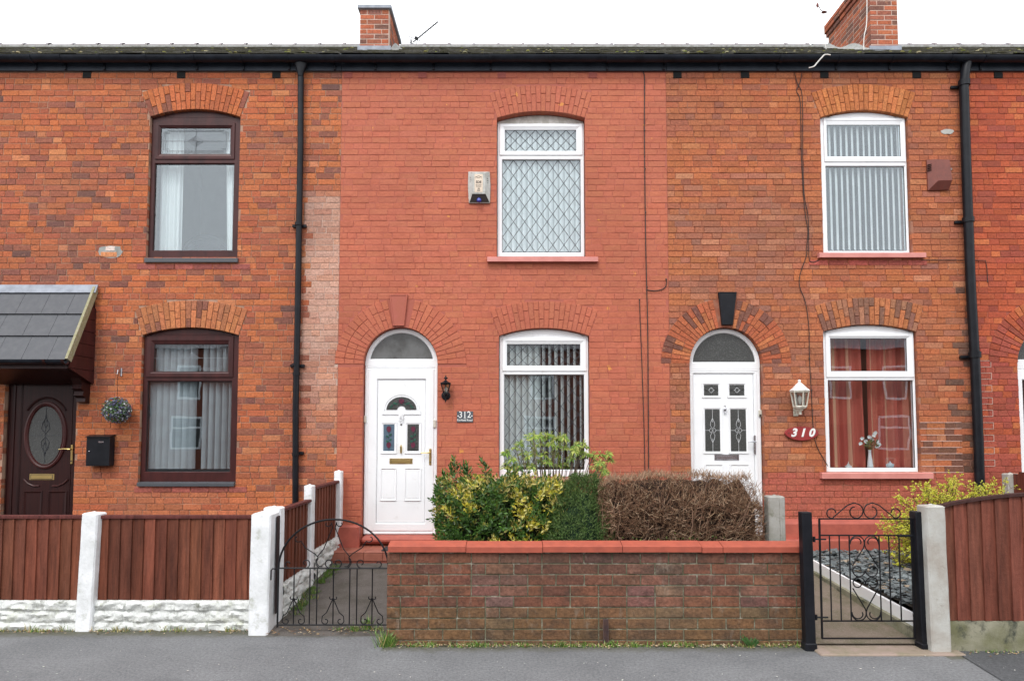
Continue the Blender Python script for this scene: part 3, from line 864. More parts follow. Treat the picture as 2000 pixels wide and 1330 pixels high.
# ================================================================== WINDOWS AND DOORS
def seg_fn(o, zlow):
    """outline of the arched head above zlow, inset i"""
    def fn(i, n=16):
        x0, x1 = o['x0'] + .004 + i, o['x1'] - .004 - i; Rr = o['R'] - .004 - i
        a0 = math.asin(min(1, (x1 - o['cx']) / Rr))
        return [(x0, zlow + i), (x1, zlow + i)] + [(o['cx'] + Rr * math.sin(a0 * (1 - 2 * q / n)), o['cz'] + Rr * math.cos(a0 * (1 - 2 * q / n))) for q in range(n + 1)]
    return fn
def diamonds(x0, x1, z0, z1, y, nx, nz, r=.0042):
    """leaded lattice as thin flat strips clipped to the pane"""
    mb = MB(); dx = (x1 - x0) / nx; dz = (z1 - z0) / nz; W_, H_ = x1 - x0, z1 - z0
    for s in (1, -1):
        m = s * dz / dx
        for k in range(-nz - 1, nx + nz + 2):
            # line passing through (x0 + k*dx, z0) with slope m (and its mirror)
            xk = x0 + k * dx
            pts = []
            for t in (0, 1):
                xx = (x0, x1)[t]; zz = z0 + m * (xx - xk)
                if z0 - 1e-6 <= zz <= z1 + 1e-6: pts.append((xx, zz))
                zz = (z0, z1)[t]; xx = xk + (zz - z0) / m
                if x0 - 1e-6 <= xx <= x1 + 1e-6: pts.append((xx, zz))
            pts = sorted(set((round(a, 5), round(b, 5)) for a, b in pts))
            if len(pts) < 2: continue
            (ax, az), (bx, bz) = pts[0], pts[-1]
            if math.hypot(bx - ax, bz - az) < .01: continue
            mb.tube([(ax, y, az), (bx, y, bz)], r, 4)
    return mb

def window(par, o, Y, mat, sash, top_glass, low_glass, head_py, bot_py, pym, lead=None, obsc_top=False, head_mat=None, sillspec=None, fw=.055, head_y=None):
    fr = MB(); mt = M[mat]
    x0, x1 = o['x0'] + .004, o['x1'] - .004; zt = Z(head_py, Y); zb = Z(bot_py, Y)
    gx0, gx1, gz0, gz1 = X(low_glass[0], pym, Y), X(low_glass[1], pym, Y), Z(low_glass[3], Y), Z(low_glass[2], Y)
    tx0, tx1, tz0, tz1 = X(top_glass[0], pym, Y), X(top_glass[1], pym, Y), Z(top_glass[3], Y), Z(top_glass[2], Y)
    sx0, sx1, sz0, sz1 = X(sash[0], pym, Y), X(sash[1], pym, Y), Z(sash[3], Y), Z(sash[2], Y)
    # outer frame as four bars around the two lights with bevelled inner edges
    zm = sz0 - .002                     # transom top
    zq = gz1                            # lower light top
    def ring(a, b, c, d, A, B, C, D_, y0, y1, mb):
        lo = [(a, y0, c), (b, y0, c), (b, y0, d), (a, y0, d)]
        bk = [(a, y1, c), (b, y1, c), (b, y1, d), (a, y1, d)]
        i1 = [(A - .008, y0, C - .008), (B + .008, y0, C - .008), (B + .008, y0, D_ + .008), (A - .008, y0, D_ + .008)]
        i2 = [(A, y0 + .012, C), (B, y0 + .012, C), (B, y0 + .012, D_), (A, y0 + .012, D_)]
        i3 = [(p[0], y1, p[2]) for p in i2]
        mb.loft([bk, lo, i1, i2, i3], True)
    ring(x0, x1, zb, zm - .0, gx0, gx1, gz0, gz1, Y, Y + .06, fr)
    # side posts beside the opening sash
    fr.box(x0, sx0 - .0015, Y + .001, Y + .06, zm, zt); fr.box(sx1 + .0015, x1, Y + .001, Y + .06, zm, zt)
    fr.box(sx0 - .0015, sx1 + .0015, Y + .001, Y + .06, sz1 + .0015, zt)
    win = fr.build('window', mt, par)
    # opening sash
    sb = MB(); ys = Y - .012
    lo = [(sx0, Y + .03, sz0), (sx1, Y + .03, sz0), (sx1, Y + .03, sz1), (sx0, Y + .03, sz1)]
    sb.rect(sx0, sx1, sz0, sz1, [(0, Y + .03), (0, ys + .004), (.004, ys), ((tx0 - sx0) * .55, ys), ((tx0 - sx0) * .7, ys + .006), ])
    f1 = (tx0 - sx0) * .7; 
    a = [(sx0 + f1, ys + .006, sz0 + f1 * (tz0 - sz0) / (tx0 - sx0) if False else sz0 + f1), (sx1 - f1, ys + .006, sz0 + f1), (sx1 - f1, ys + .006, sz1 - f1), (sx0 + f1, ys + .006, sz1 - f1)]
    b = [(tx0, ys + .016, tz0), (tx1, ys + .016, tz0), (tx1, ys + .016, tz1), (tx0, ys + .016, tz1)]
    c = [(p[0], Y + .05, p[2]) for p in b]
    sb.loft([a, b, c], True)
    sb.build('sash', mt, win)
    hb = MB(); hy = Y if head_y is None else head_y
    fn = seg_fn(o, zt)
    hb.shape(fn, [(0, hy + .06), (0, hy + .003), (.003, hy), (.012, hy), (.016, hy + .004)] if head_y is None else [(0, hy + .03), (0, hy)], cap=True)
    hb.build('head_panel', M[head_mat] if head_mat else mt, win)
    # panes
    MB().box(tx0 - .004, tx1 + .004, Y + .012, Y + .016, tz0 - .004, tz1 + .004).build('pane', M['glass'], win)
    MB().box(gx0 - .004, gx1 + .004, Y + .024, Y + .028, gz0 - .004, gz1 + .004).build('pane', M['glass'], win)
    if lead:
        (nx, nz), (tnx, tnz) = lead
        diamonds(tx0, tx1, tz0, tz1, Y + .010, tnx, tnz).build('leading', M['lead'], win)
        diamonds(gx0, gx1, gz0, gz1, Y + .022, nx, nz).build('leading', M['lead'], win)
    # dark gasket lines round the glass
    for (a0, a1, c0, c1, yy) in ((tx0, tx1, tz0, tz1, Y + .0085), (gx0, gx1, gz0, gz1, Y + .0165)):
        MB().rect(a0, a1, c0, c1, [(0, yy), (.0045, yy + .002), (.0045, yy + .006)]).build('gasket', M['dark'], win)
    if sillspec:
        xa, xb, pt, pb, sm, ny = sillspec
        ya = -.045 if ny is None else ny
        prof = [(Y + .05, Z(pt)), (ya + .008, Z(pt) - .012), (ya, Z(pt) - .018), (ya, Z(pb)), (Y + .05, Z(pb))]
        l = [[(xx, a_, b_) for a_, b_ in prof] for xx in (X(xa, pt), X(xb, pt))]
        MB().loft(l, True, True, True).build('sill', M[sm], win)
    return win, (gx0, gx1, gz0, gz1), (tx0, tx1, tz0, tz1)

def etched(win, g, Y, s=1.0, mat='lead'):
    """victorian border and centre diamond on the top light"""
    x0, x1, z0, z1 = g; mb = MB(); r = .0022; y = Y + .009
    cx, cz = (x0 + x1) / 2, (z0 + z1) / 2
    for k, ins in ((0, .035), (1, .055)):
        a, b, c, d = x0 + ins, x1 - ins, z0 + ins * .8, z1 - ins * .8; n = .05
        pts = [(a + n, c), (b - n, c), (b - n, c + n * .5), (b, c + n * .5), (b, d - n * .5), (b - n, d - n * .5), (b - n, d), (a + n, d), (a + n, d - n * .5), (a, d - n * .5), (a, c + n * .5), (a + n, c + n * .5), (a + n, c)]
        mb.tube([(p[0], y, p[1]) for p in pts], r, 4)
    mb.tube([(x0, y, cz), (x1, y, cz)], r, 4); mb.tube([(cx, y, z0), (cx, y, z1)], r, 4)
    for q in (.1, .062, .032):
        mb.tube([(cx - q, y, cz), (cx, y, cz + q * .65), (cx + q, y, cz), (cx, y, cz - q * .65), (cx - q, y, cz)], r * 1.3, 4)
    mb.build('leading', M['lead_light'], win)
    return

w1, g1, t1 = window(hL, W1, .045, 'brown', (302, 457, 241, 312), (311, 448, 250, 301), (302, 456, 320, 489), 231, 503, 360, sillspec=(285, 466, 503, 513, 'grey_sill', -.03))
etched(w1, t1, .045)
w2, g2, t2 = window(hL, W2, .045, 'brown', (284, 454, 657, 737), (298, 443, 672, 726), (287, 451, 745, 921), 655, 940, 790, sillspec=(270, 459, 940, 949, 'grey_sill', -.03))
etched(w2, t2, .045)
w3, g3, t3 = window(hM, W3, .085, 'upvc', (976, 1138, 243, 304), (986, 1126, 254, 295), (981, 1134, 312, 493), 242, 501, 360, lead=((7, 6), (7, 2)), head_mat='upvc_dirty', head_y=.10,
                    sillspec=(952, 1167, 502, 513, 'sill_pink', -.06))
w4, g4, t4 = window(hM, W4, .06, 'upvc', (981, 1146, 661, 725), (990, 1134, 672, 714), (985, 1141, 732, 917), 657, 930, 790, lead=((7, 6), (7, 2)),
                    sillspec=(955, 1172, 931, 941, 'sill_pink', -.06))
w5, g5, t5 = window(hR, W5, .05, 'upvc', (1611, 1770, 232, 317), (1618, 1762, 244, 306), (1614, 1768, 325, 490), 231, 495, 360, sillspec=(1596, 1803, 494, 505, 'sill_pink', -.06))
w6, g6, t6 = window(hR, W6, .05, 'upvc', (1615, 1787, 651, 737), (1625, 1775, 661, 725), (1619, 1785, 743, 914), 650, 921, 790, sillspec=(1601, 1817, 921, 934, 'sill_pink', -.06))

# ---- white door, number 312
def panel(par, x0, x1, z0, z1, y, mat, name='panel_moulding', w_=.018, cap=True, out=.012):
    mb = MB(); mb.rect(x0, x1, z0, z1, [(0, y + .001), (.004, y - out), (.010, y - out), (w_, y + .0), (w_ + .012, y - .004)] if cap else [(0, y + .001), (.004, y - out), (.012, y - out), (w_, y - .002), (w_, y + .02)], cap=cap)
    return mb.build(name, mat, par)
def arch_fn(cx, cz, Rr, base):
    def fn(i, n=28):
        r = Rr - i; b = base + i
        a0 = math.acos(CLAMP((b - cz) / r, -1, 1))
        return [(cx + r * math.sin(a0 * (1 - 2 * q / n)), cz + r * math.cos(a0 * (1 - 2 * q / n))) for q in range(n + 1)]
    return fn

def door_set(par, o, Y, leaf, fan, mat, glassmat, ptrans, pbot):
    """frame with arched fanlight; leaf in px (x0,x1,top,bot), fan glass (base py)"""
    m = M[mat]; zb = Z(pbot, Y); R0 = o['R'] - .005; cz = o['cz']; cx = o['cx']
    lx0, lx1, lz0, lz1 = X(leaf[0], 880, Y), X(leaf[1], 880, Y), Z(leaf[3], Y), Z(leaf[2], Y)
    x0, x1 = cx - R0, cx + R0
    zt = Z(ptrans, Y)
    fb = MB()
    # jambs + head + bottom
    fb.rect(x0, x1, zb, zt, [(0, Y + .08), (0, Y + .004), (.005, Y), (.022, Y), (.028, Y + .006), (.040, Y + .006), (.046, Y - .004)])
    a = [(x0 + .046, Y - .004, zb + .046), (x1 - .046, Y - .004, zb + .046), (x1 - .046, Y - .004, zt - .046), (x0 + .046, Y - .004, zt - .046)]
    b = [(lx0 - .01, Y - .004, lz0 - .01), (lx1 + .01, Y - .004, lz0 - .01), (lx1 + .01, Y - .004, lz1 + .01), (lx0 - .01, Y - .004, lz1 + .01)]
    c = [(lx0, Y + .008, lz0), (lx1, Y + .008, lz0), (lx1, Y + .008, lz1), (lx0, Y + .008, lz1)]
    d = [(p[0], Y + .05, p[2]) for p in c]
    fb.loft([a, b, c, d], True)
    # fanlight frame
    fn = arch_fn(cx, cz, R0, zt + .001)
    gz = Z(fan, Y)
    gR = R0 - .052
    n = 28
    def inner(y, rr, base):
        a0 = math.acos(CLAMP((base - cz) / rr, -1, 1))
        return [(cx + rr * math.sin(a0 * (1 - 2 * q / n)), y, cz + rr * math.cos(a0 * (1 - 2 * q / n))) for q in range(n + 1)]
    o0 = [(x_, Y + .08, z_) for x_, z_ in fn(0)]; o1 = [(x_, Y, z_) for x_, z_ in fn(0)]
    fb.loft([o0, o1, inner(Y, gR + .012, gz - .012), inner(Y + .012, gR, gz), inner(Y + .06, gR, gz)], True)
    frame = fb.build('door_frame', m, par)
    pb = MB(); pb.loft([inner(Y + .02, gR + .004, gz - .004), inner(Y + .026, gR + .004, gz - .004)], True, True, True); pb.build('fanlight_pane', glassmat, frame)
    leafo = MB().cbox(lx0 + .003, lx1 - .003, Y + .012, Y + .055, lz0 + .003, lz1 - .003, .003).build('door', m, par)
    return frame, leafo, (lx0, lx1, lz0, lz1)

Y1 = .075
fr1, d1, L1 = door_set(hM, D1, Y1, (736, 830, 741, 1021), 701, 'upvc', M['fan_glass'], 714, 1043)
yl = Y1 + .012
px_ = lambda a, b=880: X(a, b, Y1)
# sunburst light with its little arched bump for the knocker
cx1, cz1 = px_(784, 800), Z(800, Y1); rg = .185
def sunfn(i, n=20):
    r = rg - i; rb = .052 + i
    pts = [(cx1 + r * math.cos(a), cz1 + i + r * .86 * math.sin(a)) for a in [math.pi * q / n for q in range(n + 1)]]
    pts += [(cx1 - rb * math.cos(a), cz1 + i + rb * .9 * math.sin(a)) for a in [math.pi * q / 10 for q in range(11)]]
    return pts
def sunout(grow, base):
    n = 20
    pts = [(cx1 + (rg + grow) * math.cos(a), cz1 + (rg + grow) * .88 * math.sin(a)) for a in [math.pi * q / n for q in range(n + 1)]]
    return pts + [(cx1 - (rg + grow) - .012, cz1 - base * .3), (cx1 - (rg + grow) - .012, cz1 - base), (cx1 + (rg + grow) + .012, cz1 - base), (cx1 + (rg + grow) + .012, cz1 - base * .3)]
mb = MB(); mb.loft([[(x, y, z) for x, z in sunout(g, b)] for g, b, y in ((.042, .062, yl + .001), (.038, .058, yl - .012), (.024, .040, yl - .012), (.018, .034, yl - .006), (0.006, .012, yl - .006))], True, False, True)
mb.build('panel_moulding', M['upvc'], d1)
mb = MB(); mb.loft([[(x, y, z) for x, z in sunfn(0)] for y in (yl - .012, yl + .004)], True, True, True); mb.build('arched_pane', M['glass_obs'], d1)
def stained(par, paths, fills, y, r=.0022):
    mb = MB()
    for p in paths: mb.tube([(a, y, b) for a, b in p], r, 4)
    mb.build('leading', M['lead_white'] if par is not d1 else M['lead'], par)
M['rose_glass'] = pmat('rose_coloured_glass', (.16, .03, .06), .2); M['green_glass'] = pmat('green_coloured_glass', (.03, .12, .08), .2); M['blue_glass'] = pmat('blue_grey_glass', (.10, .15, .20), .2)
def blob(cx, cz, rx, rz, y, mat, par, name, ang=0, n=12):
    pts = []
    for q in range(n):
        a = 2 * math.pi * q / n; k = 1 + .12 * math.sin(3 * a)
        u, v = rx * k * math.cos(a), rz * k * math.sin(a)
        pts.append((cx + u * math.cos(ang) - v * math.sin(ang), cz + u * math.sin(ang) + v * math.cos(ang)))
    mb = MB(); mb.loft([[(x, yy, z) for x, z in pts] for yy in (y, y + .003)], True, True, True); return mb.build(name, mat, par)
blob(cx1, cz1 + .105, .034, .030, yl - .015, M['rose_glass'], d1, 'coloured_glass')
for s in (-1, 1):
    blob(cx1 + s * .075, cz1 + .075, .030, .013, yl - .015, M['green_glass'], d1, 'coloured_glass', s * .3)
    blob(cx1 + s * .125, cz1 + .04, .028, .012, yl - .015, M['green_glass'], d1, 'coloured_glass', -s * .9)
th = lambda n_, r_, a0=0, a1=2 * math.pi, ax=1: [(r_ * math.cos(a0 + (a1 - a0) * q / n_) * ax, r_ * math.sin(a0 + (a1 - a0) * q / n_)) for q in range(n_ + 1)]
stained(d1, [[(cx1 + x, cz1 + .105 + z) for x, z in th(12, r)] for r in (.036, .018)] +
        [[(cx1 + s * .04, cz1 + .10), (cx1 + s * .09, cz1 + .06), (cx1 + s * .155, cz1 + .03)] for s in (-1, 1)], None, yl - .019)
for a, b in ((743, 775), (790, 823)):
    xa, xb, za, zb2 = px_(a), px_(b), Z(886, Y1), Z(824, Y1)
    panel(d1, xa, xb, za, zb2, yl, M['upvc'], cap=False, w_=.034)
    gx0_, gx1_, gz0_, gz1_ = xa + .045, xb - .045, za + .038, zb2 - .036
    MB().box(gx0_ - .012, gx1_ + .012, yl - .004, yl + .01, gz0_ - .006, gz1_ + .006).build('door_pane', M['blue_glass'] if a < 760 else M['glass_obs'], d1)
    cxx = (gx0_ + gx1_) / 2
    for fz in (.84, .22):
        blob(cxx, gz0_ + (gz1_ - gz0_) * fz, .026, .036, yl - .008, M['rose_glass'], d1, 'coloured_glass')
    for fz, s in ((.62, 1), (.55, -1), (.42, 1), (.36, -1)):
        blob(cxx + s * .018, gz0_ + (gz1_ - gz0_) * fz, .019, .011, yl - .008, M['green_glass'], d1, 'coloured_glass', s * .5)
    H_ = gz1_ - gz0_
    stained(d1, [[(cxx + .006 * math.sin(q * 1.2), gz0_ + H_ * q / 12) for q in range(13)], [(cxx + x, gz0_ + H_ * .84 + z * 1.4) for x, z in th(10, .028)], [(cxx + x, gz0_ + H_ * .22 + z * 1.4) for x, z in th(10, .028)],
                 [(cxx + x + .02, gz0_ + H_ * .6 + z * .6) for x, z in th(8, .02)], [(cxx + x - .02, gz0_ + H_ * .5 + z * .6) for x, z in th(8, .02)]], None, yl - .011, .0016)
for a, b in ((743, 775), (790, 823)):
    panel(d1, px_(a), px_(b), Z(978, Y1), Z(913, Y1), yl, M['upvc'], w_=.026)
def letterbox(par, xa, xb, pt, pb, Y, mat):
    x0, x1, z0, z1 = X(xa, 880, Y), X(xb, 880, Y), Z(pb, Y), Z(pt, Y)
    lb = MB().cbox(x0, x1, Y - .006, Y + .004, z0, z1, .003).build('letterbox', mat, par)
    MB().cbox(x0 + .022, x1 - .022, Y - .012, Y - .005, z0 + .013, z1 - .013, .003).build('flap', mat, lb)
    MB().rect(x0 + .016, x1 - .016, z0 + .008, z1 - .008, [(0, Y - .0062), (0, Y - .0075), (.005, Y - .0075), (.005, Y - .0062)]).build('flap_gap', M['ink'], lb)
def handle(par, xc, pt, pb, plever, xl, Y, mat):
    x, z0, z1 = X(xc, 880, Y), Z(pb, Y), Z(pt, Y); zl = Z(plever, Y); xe = X(xl, 880, Y)
    MB().cbox(x - .014, x + .014, Y - .012, Y - .002, z0, z1, .005).build('handle_plate', mat, par)
    mb = MB(); mb.tube([(x, Y - .008, zl), (x, Y - .045, zl)], .009, 8)
    s = 1 if xe > x else -1
    mb.tube([(x, Y - .045, zl), (x + s * .02, Y - .05, zl + .001), ((x + xe) / 2, Y - .05, zl + .004), (xe, Y - .045, zl - .002)], [.009, .009, .0075, .006], 8)
    mb.build('handle', mat, par, smooth=True)
    mb = MB(); mb.lathe([(0, 0), (.008, 0), (.008, .003), (0, .003)], n=10, M=Matrix.Translation((x, Y - .013, z0 + .035)) @ Matrix.Rotation(math.radians(90), 4, 'X')); mb.build('keyhole', M['ink'], par)
letterbox(d1, 761, 806, 895, 906, yl, M['gold'])
handle(d1, 840.5, 876, 908, 884, 823, Y1 - .004, M['gold'])
# white ceramic knocker, spyhole, brass urn knocker
mb = MB(); xk, zk = px_(783.5, 812), Z(812, Y1)
mb.lathe([(0, 0), (.030, 0), (.034, .006), (.028, .016), (.012, .024), (0, .026)], n=16, M=Matrix.Translation((xk, yl, zk)) @ Matrix.Rotation(math.radians(90), 4, 'X') @ Matrix.Diagonal((1, 1.6, 1, 1)))
mb.tube([(xk - .02, yl - .02, zk - .01), (xk - .022, yl - .026, zk - .045), (xk, yl - .03, zk - .062), (xk + .022, yl - .026, zk - .045), (xk + .02, yl - .02, zk - .01)], .007, 6)
mb.build('knocker', M['ceramic'], d1, smooth=True)
MB().lathe([(0, 0), (.011, 0), (.011, .006), (0, .007)], n=12, M=Matrix.Translation((xk, yl, Z(829, Y1))) @ Matrix.Rotation(math.radians(90), 4, 'X')).build('spyhole', M['ink'], d1)
mb = MB(); zk = Z(877, Y1)
mb.lathe([(0, 0), (.014, .0), (.012, .01), (0, .014)], n=12, M=Matrix.Translation((xk, yl, zk)) @ Matrix.Rotation(math.radians(90), 4, 'X') @ Matrix.Diagonal((1, 4.0, 1, 1)))
mb.tube([(xk, yl - .014, zk + .045), (xk, yl - .03, zk + .03), (xk, yl - .03, zk - .03), (xk, yl - .016, zk - .045)], [.006, .009, .007, .009], 8)
mb.build('knocker', M['gold'], d1, smooth=True)
MB().cbox(X(846, 830, Y1), X(852, 830, Y1), Y1 - .014, Y1 - .0, Z(835, Y1), Z(820, Y1), .004).build('doorbell', M['cream'], fr1)
MB().cbox(X(708.5, 820, 0), X(713, 820, 0), Y1 - .02, Y1 - .0, Z(825, Y1), Z(812, Y1), .003).build('hinge', M['cream'], fr1)
# red threshold below the white door
MB().cbox(D1['x0'] + .005, D1['x1'] + .02, -.10, .2, Z(1062, -.1), Z(1046, 0), .03).build('threshold', M['paint_red'], hM)

# ---- white door, number 310
Y2 = .075
fr2, d2, L2 = door_set(hR, D2, Y2, (1357, 1474.5, 729, 1034), 707, 'upvc', M['glass_obs'], 721, 1046)
yl2 = Y2 + .012
pz = lambda a, b=830: X(a, b, Y2)
for a, b, pt, pb in ((1372, 1409, 747, 777), (1422, 1460, 747, 777), (1373, 1411, 795, 886), (1423, 1462, 795, 886)):
    x0_, x1_, z0_, z1_ = pz(a), pz(b), Z(pb, Y2), Z(pt, Y2)
    panel(d2, x0_, x1_, z0_, z1_, yl2, M['upvc'], cap=False, w_=.028)
    MB().box(x0_ + .028, x1_ - .028, yl2 - .003, yl2 + .01, z0_ + .028, z1_ - .028).build('door_pane', M['glass_obs'], d2)
    cxx, czz = (x0_ + x1_) / 2, (z0_ + z1_) / 2; H_ = (z1_ - z0_) / 2 - .028; W_ = (x1_ - x0_) / 2 - .028
    paths = [[(cxx, czz - H_), (cxx, czz - min(H_ * .55, .1))], [(cxx, czz + min(H_ * .55, .1)), (cxx, czz + H_)], [(cxx - W_, czz), (cxx - W_ * .45, czz)], [(cxx + W_ * .45, czz), (cxx + W_, czz)]]
    if H_ > .1:
        paths += [[(cxx, czz + .15), (cxx + .022, czz + .10), (cxx + .028, czz + .06), (cxx, czz + .02), (cxx - .028, czz + .06), (cxx - .022, czz + .10), (cxx, czz + .15)],
                  [(cxx, czz - .15), (cxx + .022, czz - .10), (cxx + .028, czz - .06), (cxx, czz - .02), (cxx - .028, czz - .06), (cxx - .022, czz - .10), (cxx, czz - .15)],
                  [(cxx - .045, czz), (cxx - .02, czz + .03), (cxx, czz), (cxx - .02, czz - .03), (cxx - .045, czz)], [(cxx + .045, czz), (cxx + .02, czz + .03), (cxx, czz), (cxx + .02, czz - .03), (cxx + .045, czz)]]
    else:
        paths += [[(cxx + x, czz + z) for x, z in th(12, .026)], [(cxx, czz - H_), (cxx, czz - .026)], [(cxx, czz + .026), (cxx, czz + H_)], [(cxx - W_, czz), (cxx - .026, czz)], [(cxx + .026, czz), (cxx + W_, czz)]]
    stained(d2, paths, None, yl2 - .006, .0024)
for a, b in ((1375, 1412), (1424, 1463)):
    panel(d2, pz(a), pz(b), Z(1010, Y2), Z(906, Y2), yl2, M['upvc'], w_=.026)
letterbox(d2, 1395, 1443, 887, 899, yl2, M['chrome'])
handle(d2, 1474, 850, 887, 863, 1459, Y2 - .004, M['chrome'])
mb = MB(); xk, zk = pz(1416, 800), Z(799, Y2)
mb.lathe([(0, 0), (.020, 0), (.022, .008), (.012, .018), (0, .02)], n=14, M=Matrix.Translation((xk, yl2, zk)) @ Matrix.Rotation(math.radians(90), 4, 'X') @ Matrix.Diagonal((1, 1.2, 1, 1)))
mb.tube([(xk, yl2 - .005, zk + .065), (xk, yl2 - .012, zk + .045), (xk, yl2 - .01, zk + .02)], [.003, .008, .004], 8)
mb.tube([(xk - .018, yl2 - .018, zk), (xk - .016, yl2 - .022, zk - .035), (xk, yl2 - .024, zk - .05), (xk + .016, yl2 - .022, zk - .035), (xk + .018, yl2 - .018, zk)], .005, 6)
mb.tube([(xk, yl2 - .006, zk - .045), (xk, yl2 - .006, zk - .07)], [.007, .003], 8)
mb.build('knocker', M['chrome'], d2, smooth=True)
db = MB().cbox(X(1481, 807, Y2), X(1487, 807, Y2), Y2 - .016, Y2, Z(814, Y2), Z(801, Y2), .003).build('doorbell', M['cream'], fr2)
MB().box(X(1482, 807, Y2), X(1486, 807, Y2), Y2 - .018, Y2 - .015, Z(813.5, Y2), Z(809, Y2)).build('button', M['ink'], db)

# ---- right hand house door (only its edge shows)
fr3, d3, L3 = door_set(hE, D3, .10, (2003, 2123, 742, 1034), 702, 'upvc', M['glass_obs'], 716, 1046)
d3.data.materials[0] = M['brown_dark']

# ---- brown door with oval light
Y0 = .06
x0_, x1_ = D0['x0'] + .004, D0['x1'] - .004; z1_ = D0['zs'] - .004
fb = MB(); fb.loft([[(x0_, y, .3), (x0_, y, z1_), (x1_, y, z1_), (x1_, y, .3)] for y in (.16, Y0)], True)
lx0, lx1 = X(40, 860, Y0), X(139, 860, Y0); lz1 = Z(748, Y0)
def fr_loop(y, a, b, c): return [(a, y, .3), (a, y, c), (b, y, c), (b, y, .3)]
fb.loft([fr_loop(.16, x0_, x1_, z1_), fr_loop(Y0, x0_, x1_, z1_), fr_loop(Y0, lx0 - .012, lx1 + .012, lz1 + .012), fr_loop(Y0 + .015, lx0, lx1, lz1), fr_loop(.14, lx0, lx1, lz1)], False)
for xx in (X(15, 860, Y0), X(26, 860, Y0)): fb.box(xx, xx + .012, Y0 - .01, Y0 + .005, .3, z1_ - .02)
fb.build('door_frame', M['brown_dark'], hL)
MB().box(x0_, x1_, Y0 - .05, .2, .12, .3).build('threshold', M['grey_sill'], hL)
d0 = MB().cbox(lx0 + .003, lx1 - .003, Y0 + .012, Y0 + .06, .31, lz1 - .003, .003).build('door', M['brown_dark'], hL)
yd = Y0 + .012
ocx, ocz = X(88, 850, Y0), Z(850, Y0)
def oval(g, n=36, cx=ocx, cz=ocz): return [(cx + (.205 + g) * math.cos(2 * math.pi * q / n), cz + (.355 + g) * math.sin(2 * math.pi * q / n)) for q in range(n)]
mb = MB(); mb.loft([[(x, y, z) for x, z in oval(g)] for g, y in ((.062, yd + .001), (.055, yd - .014), (.035, yd - .020), (.018, yd - .012), (.010, yd - .018), (0, yd - .004), (0, yd + .01))], True); mb.build('oval_moulding', M['brown'], d0, smooth=True)
mb = MB(); mb.loft([[(x, y, z) for x, z in oval(.002)] for y in (yd - .004, yd)], True, True, True); mb.build('oval_pane', M['glass_obs'], d0)
mb = MB(); yy = yd - .0065
for s in (-1, 1):
    mb.tube([(ocx, yy, ocz + s * .02), (ocx + .05, yy, ocz + s * .08), (ocx + .04, yy, ocz + s * .15), (ocx, yy, ocz + s * .22), (ocx - .04, yy, ocz + s * .15), (ocx - .05, yy, ocz + s * .08), (ocx, yy, ocz + s * .02)], .003, 4)
    mb.tube([(ocx, yy, ocz + s * .08), (ocx + .025, yy, ocz + s * .14), (ocx, yy, ocz + s * .26), (ocx - .025, yy, ocz + s * .14), (ocx, yy, ocz + s * .08)], .003, 4)
mb.tube([(ocx - .2, yy, ocz), (ocx + .2, yy, ocz)], .003, 4); mb.tube([(ocx, yy, ocz - .35), (ocx, yy, ocz + .35)], .002, 4)
mb.build('leading', M['lead'], d0)
mb = MB(); mb.tube([(ocx + .30 * math.cos(a), yd - .002, ocz + .06 + .40 * math.sin(a)) for a in [math.radians(38 + 104 * q / 14) for q in range(15)]], .014, 6); mb.build('eyebrow_moulding', M['brown_dark'], d0, smooth=True)
letterbox(d0, 60, 108, 925, 937, yd, M['gold'])
handle(d0, 141, 868, 906, 877, 119, Y0 - .002, M['gold'])
for a, b in ((46, 84), (94, 132)):
    x0_, x1_ = X(a, 930, Y0), X(b, 930, Y0); zt = Z(958, Y0)
    MB().loft([[(x, y, z) for x, z in q] for q, y in (([(x0_, .36), (x1_, .36), (x1_, zt), (x0_, zt)], yd + .001), ([(x0_ + .01, .37), (x1_ - .01, .37), (x1_ - .01, zt - .01), (x0_ + .01, zt - .01)], yd - .010), ([(x0_ + .035, .39), (x1_ - .035, .39), (x1_ - .035, zt - .03), (x0_ + .035, zt - .03)], yd - .001))], True, False, True).build('panel_moulding', M['brown_dark'], d0)
    mb = MB(); s = 1 if a < 60 else -1; xm = x0_ if s > 0 else x1_
    mb.tube([(xm + s * .0, yd - .004, Z(936, Y0)), (xm + s * .05, yd - .004, Z(944, Y0)), (xm + s * .12, yd - .004, Z(949, Y0)), (xm + s * .19, yd - .004, Z(949, Y0))], .010, 6); mb.build('eyebrow_moulding', M['brown'], d0, smooth=True)

# ---- tiled canopy over the brown door
CXR = X(190, 640, 0); CXL = X(-190, 640, 0)
CYF = -.46; cz_t = Z(562, 0); cz_f = Z(703, CYF)
can = MB()
prof = [(0.0, cz_t - .03), (CYF, cz_f - .02), (CYF, cz_f - .10), (CYF + .03, cz_f - .105), (-.0, cz_f - .25)]
can.loft([[(x, a, b) for a, b in prof] for x in (CXL, CXR - .035)], True, True, True)
canopy = can.build('door_canopy', M['brown_dark'], hL)
for i in range(6):                                           # stained boards closing its side
    za, zb_ = cz_f - .24 + i * .155, cz_f - .24 + (i + 1) * .155 - .006
    def yfront(z):
        if z <= cz_f - .02: 
            return CYF + (CYF * -1) * CLAMP((cz_f - .10 - z) / .15, 0, 1)
        return CYF * (cz_t - .03 - z) / (cz_t - cz_f - .01)
    ya, yb_ = min(-.002, yfront(za)), min(-.002, yfront(zb_))
    if ya > -.02 and yb_ > -.02: continue
    MB().loft([[(CXR - .033, ya, za), (CXR - .033, yb_, zb_), (CXR - .033, 0, zb_), (CXR - .033, 0, za)], [(CXR - .018, ya, za), (CXR - .018, yb_, zb_), (CXR - .018, 0, zb_), (CXR - .018, 0, za)]], True, True, True).build('side_board', M['brown'], canopy)
